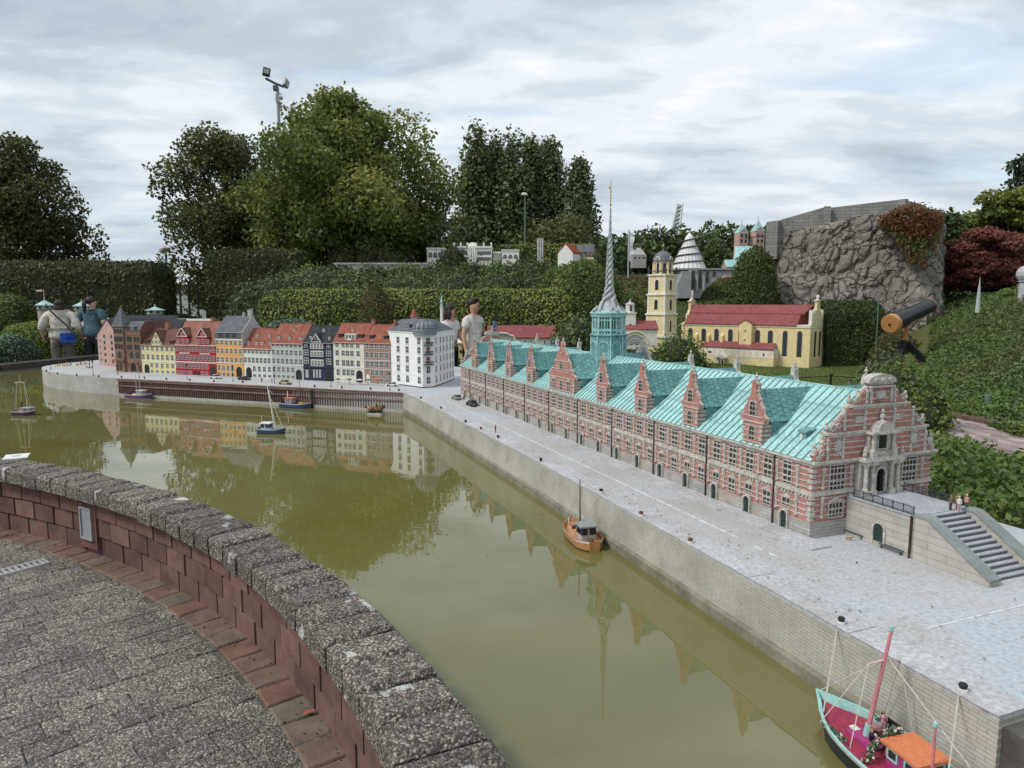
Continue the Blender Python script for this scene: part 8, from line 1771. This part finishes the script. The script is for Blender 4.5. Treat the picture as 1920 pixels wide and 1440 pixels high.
for u, v in ((543,183),(541,198)): MB().path([(0,0,zz(v-8)),(xx(u),0,zz(v-7)),(xx(u),0,zz(v-2))], .018, 5).lathe([(.045,.05),(.06,.02),(.06,-.02),(.03,-.07),(.002,-.085)], 10, (xx(u),0,zz(v+1))).obj('camera', M_grey, fm_)
MB().box(-.06,.06,-.09,-.0,zz(193),zz(178)).obj('control_box', M_grey, fm_)
def park_lamp(u, vt, y, label, hw, white=True, zb=0):
    b_ = D(u,600,y); t = thing('park_lamp', label, 'street lamp', (b_[0],b_[1],zb), 0, 'park lamps'); h_ = ZV(vt,y)-zb
    MB().path([(0,0,0),(0,0,h_)], [.055,.04], 7).obj('pole', M_gpost, t); MB().ext([(-hw,-.15,h_),(hw*.6,-.15,h_),(hw*.6,.15,h_),(-hw,.15,h_)], (0,0,.04)).ball((-hw*.2,0,h_+.05),(hw*.8,.16,.08),10).obj('lamp_head', M_wtrim if white else M_lead, t)
park_lamp(984,366,36,'tall park lamp with a flat white head before the poplars',.20,True,1.5); park_lamp(967,404,44,'shorter park lamp with a round grey head before the poplars',.14,False,1.5); park_lamp(318,470,24,'dark park lamp in the gap left of the tall hedge block',.16,False,0)
# --- mesh fence and pale building seen through the gap
fn = thing('mesh_fence', 'dark mesh fence with posts in the gap between the hedges', 'fence', tuple(D(292,600,21)-np.array([0,0,1.0])))
for i in range(8): MB().lathe([(.035,0),(.035,2.1)], 6, (i*.26,0,0)).obj('post', M_blk, fn)
wm_ = MB()
for i in range(14): wm_.path([(0,0,.2+i*.14),(1.85,0,.2+i*.14)], .006, 3, cap=False)
tag(wm_.obj('wires', M_blk, fn), kind='stuff')
gabled('pale grey long building far beyond the fence gap', 296,400,585,535,528,70,6,P_lgr,P_cw,'far_building',cat='building',dz=-.4); gabled('darker flat building beyond the fence gap', 330,395,585,552,549,55,4,P_gry,T_slate,'far_building',cat='building',dz=-.4)

# --- litter: dry bits on the quay, a few leaves afloat, grit on the paving
r = np.random.default_rng(21)
L_litter = leaf_mat('dry_litter', [(0,(.06,.04,.025)),(.5,(.16,.11,.06)),(.85,(.24,.18,.10)),(1,(.34,.14,.05))], transl=.05)
n = 420; s_ = r.uniform(-.2,6.2,n)**1.0; c_ = np.where(r.uniform(size=n) < .45, -.50+r.uniform(0,.12,n), -r.uniform(.0,.45,n)); k = (s_ > 5.75); c_[k] = r.uniform(-.5,1.0,int(k.sum()))
P = np.stack([EB[0]+ex[0]*s_+ey[0]*c_, EB[1]+ex[1]*s_+ey[1]*c_, np.full(n,QZ+.0055)],1)
tag(put('leaf_litter', leaf_mesh('leaf_litter', P, [L_litter], .011, np.tile([0,0,1.],(n,1)), .12, .45, .6, 21)), kind='stuff')
n = 46; x = r.uniform(-3.2,.3,n); y = r.uniform(3.2,7.2,n); k = (np.hypot(x-WC[0],y-WC[1]) > WR+.4); P = np.stack([x[k],y[k],np.full(int(k.sum()),WZ+.003)],1)
tag(put('floating_leaves', leaf_mesh('floating_leaves', P, [L_litter], .020, np.tile([0,0,1.],(len(P),1)), .05, .55, .5, 22)), kind='stuff')
n = 260; a = np.radians(r.uniform(20,80,n)); rr_ = WR-.03-np.abs(r.normal(0,.055,n)); P = np.array([wall_pt(q,b_,.006) for q, b_ in zip(rr_,a)])
tag(put('grit', leaf_mesh('grit', P, [L_litter], .010, None, 1, .8, .6, 23)), kind='stuff')
# ================================================================== PEOPLE
def skin_mesh(name, nodes, edges, m, parent=None, sub=1, root=None, loc=(0,0,0), smooth=True):
    ids = list(nodes); me = bpy.data.meshes.new(name); me.from_pydata([nodes[k][0] for k in ids], [(ids.index(a), ids.index(b_)) for a, b_ in edges], [])
    o = put(name, me, parent, loc); me.materials.append(m)
    md = o.modifiers.new('skin', 'SKIN'); md.use_smooth_shade = True; md.branch_smoothing = .2
    for i, k in enumerate(ids):
        r_ = nodes[k][1]; sv_ = me.skin_vertices[0].data[i]; sv_.radius = (r_, r_) if not isinstance(r_, tuple) else r_; sv_.use_root = (k == (root or ids[0]))
    ms_ = o.modifiers.new('sub', 'SUBSURF'); ms_.levels = sub; ms_.render_levels = sub; return o
def hand(nodes, edges, wrist, pre, d, side, s=1.0):
    """palm, four unequal curled fingers and a thumb hung on the wrist node; d = hanging direction, side = across the palm"""
    w_ = Vector(nodes[wrist][0]); d = Vector(d).normalized(); sd = Vector(side).normalized(); nrm = d.cross(sd)
    nodes[pre+'palm'] = (tuple(w_+d*.055*s), (.030*s,.018*s)); edges.append((wrist, pre+'palm'))
    for i, (off, ln) in enumerate(((-.028,.062),(-.010,.072),(.009,.068),(.026,.052))):
        b_ = w_+d*.085*s+sd*off*s; k1 = b_+d*ln*.5*s+nrm*.010*s; k2 = b_+d*ln*.85*s+nrm*.028*s
        nodes[pre+'k%d' % i] = (tuple(b_), .010*s); nodes[pre+'f%d' % i] = (tuple(k1), .0088*s); nodes[pre+'t%d' % i] = (tuple(k2), .0072*s)
        edges += [(pre+'palm', pre+'k%d' % i), (pre+'k%d' % i, pre+'f%d' % i), (pre+'f%d' % i, pre+'t%d' % i)]
    th1 = w_+d*.035*s-sd*.040*s+nrm*.012*s; th2 = th1+d*.035*s-sd*.012*s+nrm*.012*s
    nodes[pre+'th1'] = (tuple(th1), .0105*s); nodes[pre+'th2'] = (tuple(th2), .0085*s); edges += [(pre+'palm', pre+'th1'), (pre+'th1', pre+'th2')]
def cloth(name, c): return mat(name, c, .9, .14, 9, .9, 16)
SKN = mat('skin_tone', (.45,.26,.18), .55, .08, 20, .1, 120); SKN2 = mat('skin_fair', (.56,.36,.28), .55, .08, 20, .1, 120)
def person(label, loc, rz, H, build, top, trousers, hairc, arms, legs, skin=SKN, sleeve=.5, headturn=0.0, hair='short', shoes=(.05,.05,.05), tuck=False, hood=False, hemz=.86, group=None):
    """stands at loc facing -y before rotation; arms: {side: (elbow xyz, wrist xyz)}, legs: {side: (knee, ankle)} in metres for H=1.75"""
    s = H/1.75; t = thing('person', label, 'person', tuple(loc), rz, group); t.scale = (s,s,s); bw = build
    n = {'pelvis':((0,0,.95),(.15*bw,.115*bw)), 'waist':((0,0,1.08),(.135*bw,.105*bw)), 'chest':((0,.005,1.29),(.165*bw,.115*bw)), 'upper':((0,.01,1.41),(.12*bw,.085)), 'neck':((0,.0,1.485),.056), 'jaw':((0,-.018,1.545),(.068,.074)), 'head':((0,-.012,1.625),(.078,.094)), 'crown':((0,.0,1.69),(.062,.078))}
    e = [('pelvis','waist'),('waist','chest'),('chest','upper'),('upper','neck'),('neck','jaw'),('jaw','head'),('head','crown')]
    for sd, sx in (('L',-1),('R',1)):
        el, wr = arms[sd]; kn, an = legs[sd]
        n['sh'+sd] = ((sx*.185*bw,.01,1.405),.062*bw); n['el'+sd] = (el,.046*bw); n['wr'+sd] = (wr,.030); n['hip'+sd] = ((sx*.095*bw,0,.88),.098*bw); n['kn'+sd] = (kn,.066*bw); n['an'+sd] = (an,.045)
        toe = (an[0]+(.02*sx),an[1]-.16,.035); n['toe'+sd] = (toe,(.040,.030))
        e += [('upper','sh'+sd),('sh'+sd,'el'+sd),('el'+sd,'wr'+sd),('pelvis','hip'+sd),('hip'+sd,'kn'+sd),('kn'+sd,'an'+sd),('an'+sd,'toe'+sd)]
        dv = Vector(wr)-Vector(el); hand(n, e, 'wr'+sd, 'h'+sd, dv, (0,1,0) if abs(dv.normalized().y) < .8 else (1,0,0))
    # the head turns on the neck
    cs, sn = math.cos(headturn), math.sin(headturn); rot = lambda p: (p[0]*cs-p[1]*sn, p[0]*sn+p[1]*cs, p[2])
    for k in ('jaw','head','crown'): n[k] = (rot(n[k][0]), n[k][1])
    n['nose'] = (rot((0,-.112,1.605)),.012); e.append(('head','nose'))
    for sx in (-1,1): n['ear%d' % sx] = (rot((sx*.082,.0,1.61)),(.016,.010)); e.append(('head','ear%d' % sx))
    skin_mesh('body', n, e, skin, t, 1, 'pelvis')
    for sx in (-1,1): MB().ball(rot((sx*.032,-.094,1.632)),(.009,.006,.006),6).obj('eye', M_blk, t)
    MB().ball(rot((0,-.092,1.562)),(.022,.008,.005),6).obj('mouth', mat('lip', (.30,.12,.10), .6), t)
    # shirt
    g = 1.14; sh = {'hem':((0,0,hemz),(.232*bw,.172*bw)),'pelvis':((0,0,.97),(.212*bw,.155*bw)),'waist':((0,0,1.10),(.175*bw,.135*bw)),'chest':((0,.005,1.29),(.182*bw,.132*bw)),'upper':((0,.01,1.415),(.135*bw,.098)),'collar':((0,.006,1.465),(.075,.068))}
    se = [('hem','pelvis'),('pelvis','waist'),('waist','chest'),('chest','upper'),('upper','collar')]
    if tuck: sh['hem'] = ((0,0,1.03),(.150*bw,.122*bw)); sh.pop('pelvis'); se = [('hem','waist')]+se[2:]
    for sd, sx in (('L',-1),('R',1)):
        el, wr = Vector(arms[sd][0]), Vector(arms[sd][1]); so_ = Vector((sx*.188*bw,.01,1.405)); sh['sh'+sd] = (tuple(so_),.078*bw); se.append(('upper','sh'+sd))
        if sleeve <= 1: q = so_+(el-so_)*sleeve; sh['sl'+sd] = (tuple(q),.076*bw); se.append(('sh'+sd,'sl'+sd))
        else:
            sh['el'+sd] = (tuple(el),.068*bw); q = el+(wr-el)*(sleeve-1); sh['sl'+sd] = (tuple(q),.056); se += [('sh'+sd,'el'+sd),('el'+sd,'sl'+sd)]
    if hood: sh['hood'] = ((0,.10,1.44),(.105,.055)); se.append(('upper','hood'))
    skin_mesh('hoodie' if hood else 'shirt', sh, se, top, t, 1, 'chest')
    tr = {'belt':((0,0,.99 if not tuck else 1.045),(.152*bw,.120*bw)),'pelvis':((0,0,.93),(.162*bw,.128*bw))}; te = [('belt','pelvis')]
    for sd, sx in (('L',-1),('R',1)):
        kn, an = legs[sd]; tr['hip'+sd] = ((sx*.098*bw,0,.84),.112*bw); tr['kn'+sd] = (kn,.084*bw); tr['an'+sd] = ((an[0],an[1],.12),.070*bw); te += [('pelvis','hip'+sd),('hip'+sd,'kn'+sd),('kn'+sd,'an'+sd)]
    skin_mesh('trousers', tr, te, trousers, t, 1, 'pelvis')
    for sd, sx in (('L',-1),('R',1)):
        an = legs[sd][1]; MB().ball((an[0]+.01*sx,an[1]-.07,.045),(.052,.135,.05),10).obj('shoe', mat('shoe', shoes, .6), t)
    hm = mat('hair_%d' % int(hairc[0]*999), hairc, .55, .35, 60, .5, 160); hb = MB()
    if hair == 'short': hb.ball(rot((0,.022,1.668)),(.088,.100,.085),14); hb.ball(rot((0,-.040,1.712)),(.075,.060,.045),10)
    elif hair == 'long':
        hb.ball(rot((0,.020,1.662)),(.096,.108,.095),14); hb.ball(rot((0,.065,1.54)),(.098,.065,.14),12); hb.ball(rot((0,.08,1.43)),(.082,.045,.11),10)
        for sx in (-1,1): hb.ball(rot((sx*.075,.01,1.57)),(.03,.06,.12),8)
    elif hair == 'bob': hb.ball(rot((0,.020,1.655)),(.108,.112,.105),14); hb.ball(rot((0,.05,1.56)),(.112,.085,.10),12)
    elif hair == 'pony': hb.ball(rot((0,.018,1.665)),(.094,.106,.092),14); hb.ball(rot((0,.125,1.66)),(.035,.035,.035),8); hb.path([rot((0,.13,1.66)),rot((0,.165,1.58)),rot((0,.15,1.45)),rot((0,.14,1.36))],[.035,.05,.042,.01],8)
    hb.obj('hair', hm, t, smooth=True); return t
stand = {'L':((-.10,.0,.48),(-.105,.02,.08)),'R':((.10,-.02,.48),(.105,.0,.08))}
walk = {'L':((-.10,-.14,.50),(-.10,-.10,.09)),'R':((.10,.02,.49),(.10,.24,.12))}
down = lambda sx, b_=1.0: ((sx*.255*b_,.03,1.12),(sx*.265*b_,-.05,.87))
# couple walking behind the exchange
mp_ = D(888,600,11.5)
man = person('man in a beige T-shirt with a blue leaflet, walking behind the exchange', (mp_[0],mp_[1],-.08), R(62), 1.76, 1.0, cloth('beige_tshirt', (.60,.565,.53)), cloth('dark_jeans', (.035,.045,.075)), (.020,.014,.011), {'L':((-.25,.04,1.13),(-.26,-.02,.87)),'R':((.26,-.02,1.15),(.16,-.24,1.20))}, walk, SKN, .62, R(12), 'short')
MB().box(-.10,.10,-.012,.012,-.02,.20).obj('tshirt_print', mat('print_grey', (.16,.16,.17), .9), man, (.05,-.135,1.30)) if False else None
pr_ = MB(); pr_.ext([(-.030,0,-.030),(.030,0,-.030),(.035,0,.025),(0,0,.04),(-.035,0,.025)], (0,.003,0)); pr_.obj('shirt_print', mat('print_grey', (.13,.13,.14), .9), man, (.05,-.150,1.31), R(6))
pp_ = thing('paper', 'blue and white folded leaflet in the hand of the walking man', 'leaflet', tuple(Vector(man.location)+Matrix.Rotation(R(62),3,'Z') @ Vector((.15,-.32,1.26))), R(70))
MB().ext([(-.10,0,-.12),(.08,0,-.14),(.10,0,.09),(-.06,0,.12)], (0,.012,0)).obj('leaf', mat('blue_print', (.12,.20,.36), .6, .5, 14), pp_); MB().ext([(-.09,.013,-.16),(.10,.013,-.15),(.08,.013,.03),(-.09,.013,.04)], (0,.008,0)).obj('leaf', mat('white_paper', (.68,.69,.71), .7), pp_)
bg = thing('bag', 'pale grey cloth bag hanging from the hand of the walking man', 'bag', tuple(Vector(man.location)+Matrix.Rotation(R(62),3,'Z') @ Vector((.20,-.30,.98))), R(62))
MB().ball((0,0,-.05),(.12,.06,.17),12).ball((0,0,-.15),(.14,.075,.10),12).obj('pouch', cloth('grey_cloth_bag', (.52,.52,.53)), bg, smooth=True); MB().path([(-.06,0,.08),(-.03,0,.22),(.03,0,.22),(.06,0,.08)], .010, 5).obj('strap', cloth('grey_cloth_bag', (.52,.52,.53)), bg)
wp_ = D(845,600,12.0)
wo2 = person('woman with long dark hair in a white top, beside the corner house', (wp_[0],wp_[1],-.08), R(58), 1.66, .88, cloth('white_top', (.72,.72,.74)), cloth('black_skirt', (.030,.034,.032)), (.024,.016,.013), {'L':((-.24,.05,1.14),(-.24,-.10,.95)),'R':((.24,-.02,1.14),(.18,-.20,1.02))}, walk, SKN, .55, R(18), 'long', tuck=True)
hbag = thing('handbag', 'black handbag at the side of the woman in the white top', 'bag', tuple(Vector(wo2.location)+Matrix.Rotation(R(58),3,'Z') @ Vector((.18,-.22,.86))), R(58))
MB().box(-.10,.10,-.04,.04,-.12,.08).obj('pouch', cloth('black_bag', (.015,.015,.016)), hbag); MB().path([(-.07,0,.08),(-.04,0,.17),(.04,0,.17),(.07,0,.08)], .008, 5).obj('strap', MATS['black_bag'], hbag)
# two people on the left, seen from behind
lp_ = D(113,600,15.2)
lh = person('person in a cream hoodie with a blue cross-body bag, seen from behind on the left', (lp_[0],lp_[1],0.0), R(188), 1.66, 1.42, cloth('cream_hoodie', (.62,.57,.51)), cloth('olive_trousers', (.15,.145,.115)), (.035,.022,.018), {'L':((-.40,.05,1.13),(-.42,-.08,.90)),'R':((.40,.05,1.13),(.42,-.06,.90))}, {'L':((-.13,-.06,.48),(-.14,-.02,.08)),'R':((.12,.02,.48),(.12,.10,.08))}, SKN2, 1.45, 0, 'long', hood=True, hemz=.80)
bb = thing('crossbody_bag', 'bright blue cross-body bag worn by the person in the cream hoodie', 'bag', tuple(Vector(lh.location)+Matrix.Rotation(R(188),3,'Z') @ Vector((-.22,.20,.84))), R(188+12))
MB().box(-.13,.13,-.05,.05,-.10,.10).obj('pouch', cloth('royal_blue', (.020,.085,.42)), bb); MB().box(-.125,.02,.0505,.056,-.04,.095).obj('flap', cloth('royal_blue_flap', (.012,.05,.28)), bb)
MB().path([(-.10,0,.08),(-.02,.09,.26),(.16,.10,.46),(.33,.06,.66),(.37,-.05,.72)], .016, 5).obj('strap', cloth('navy_strap', (.03,.035,.06)), bb)
tp_ = D(174,600,15.3)
lt2 = person('person in a teal T-shirt and black trousers with a dark ponytail, seen from behind', (tp_[0],tp_[1],0.0), R(172), 1.73, 1.24, cloth('teal_tshirt', (.055,.115,.135)), cloth('black_trousers', (.018,.020,.024)), (.035,.022,.018), {'L':((-.33,.06,1.14),(-.26,-.20,1.04)),'R':((.33,.08,1.14),(.36,-.02,.92))}, {'L':((-.11,-.08,.48),(-.11,.0,.08)),'R':((.11,.03,.48),(.11,.14,.08))}, SKN2, .75, R(-25), 'pony', hemz=.82)
fp = D(765,520,25.5); person('distant visitor in a grey top on the upper terrace path', (fp[0],fp[1],ZV(459,25.5)-1.72), R(40), 1.72, 1.0, cloth('grey_top', (.22,.23,.25)), cloth('pale_trousers', (.40,.38,.36)), (.03,.02,.015), {'L':down(-1),'R':down(1)}, stand, SKN, .7, 0, 'short')
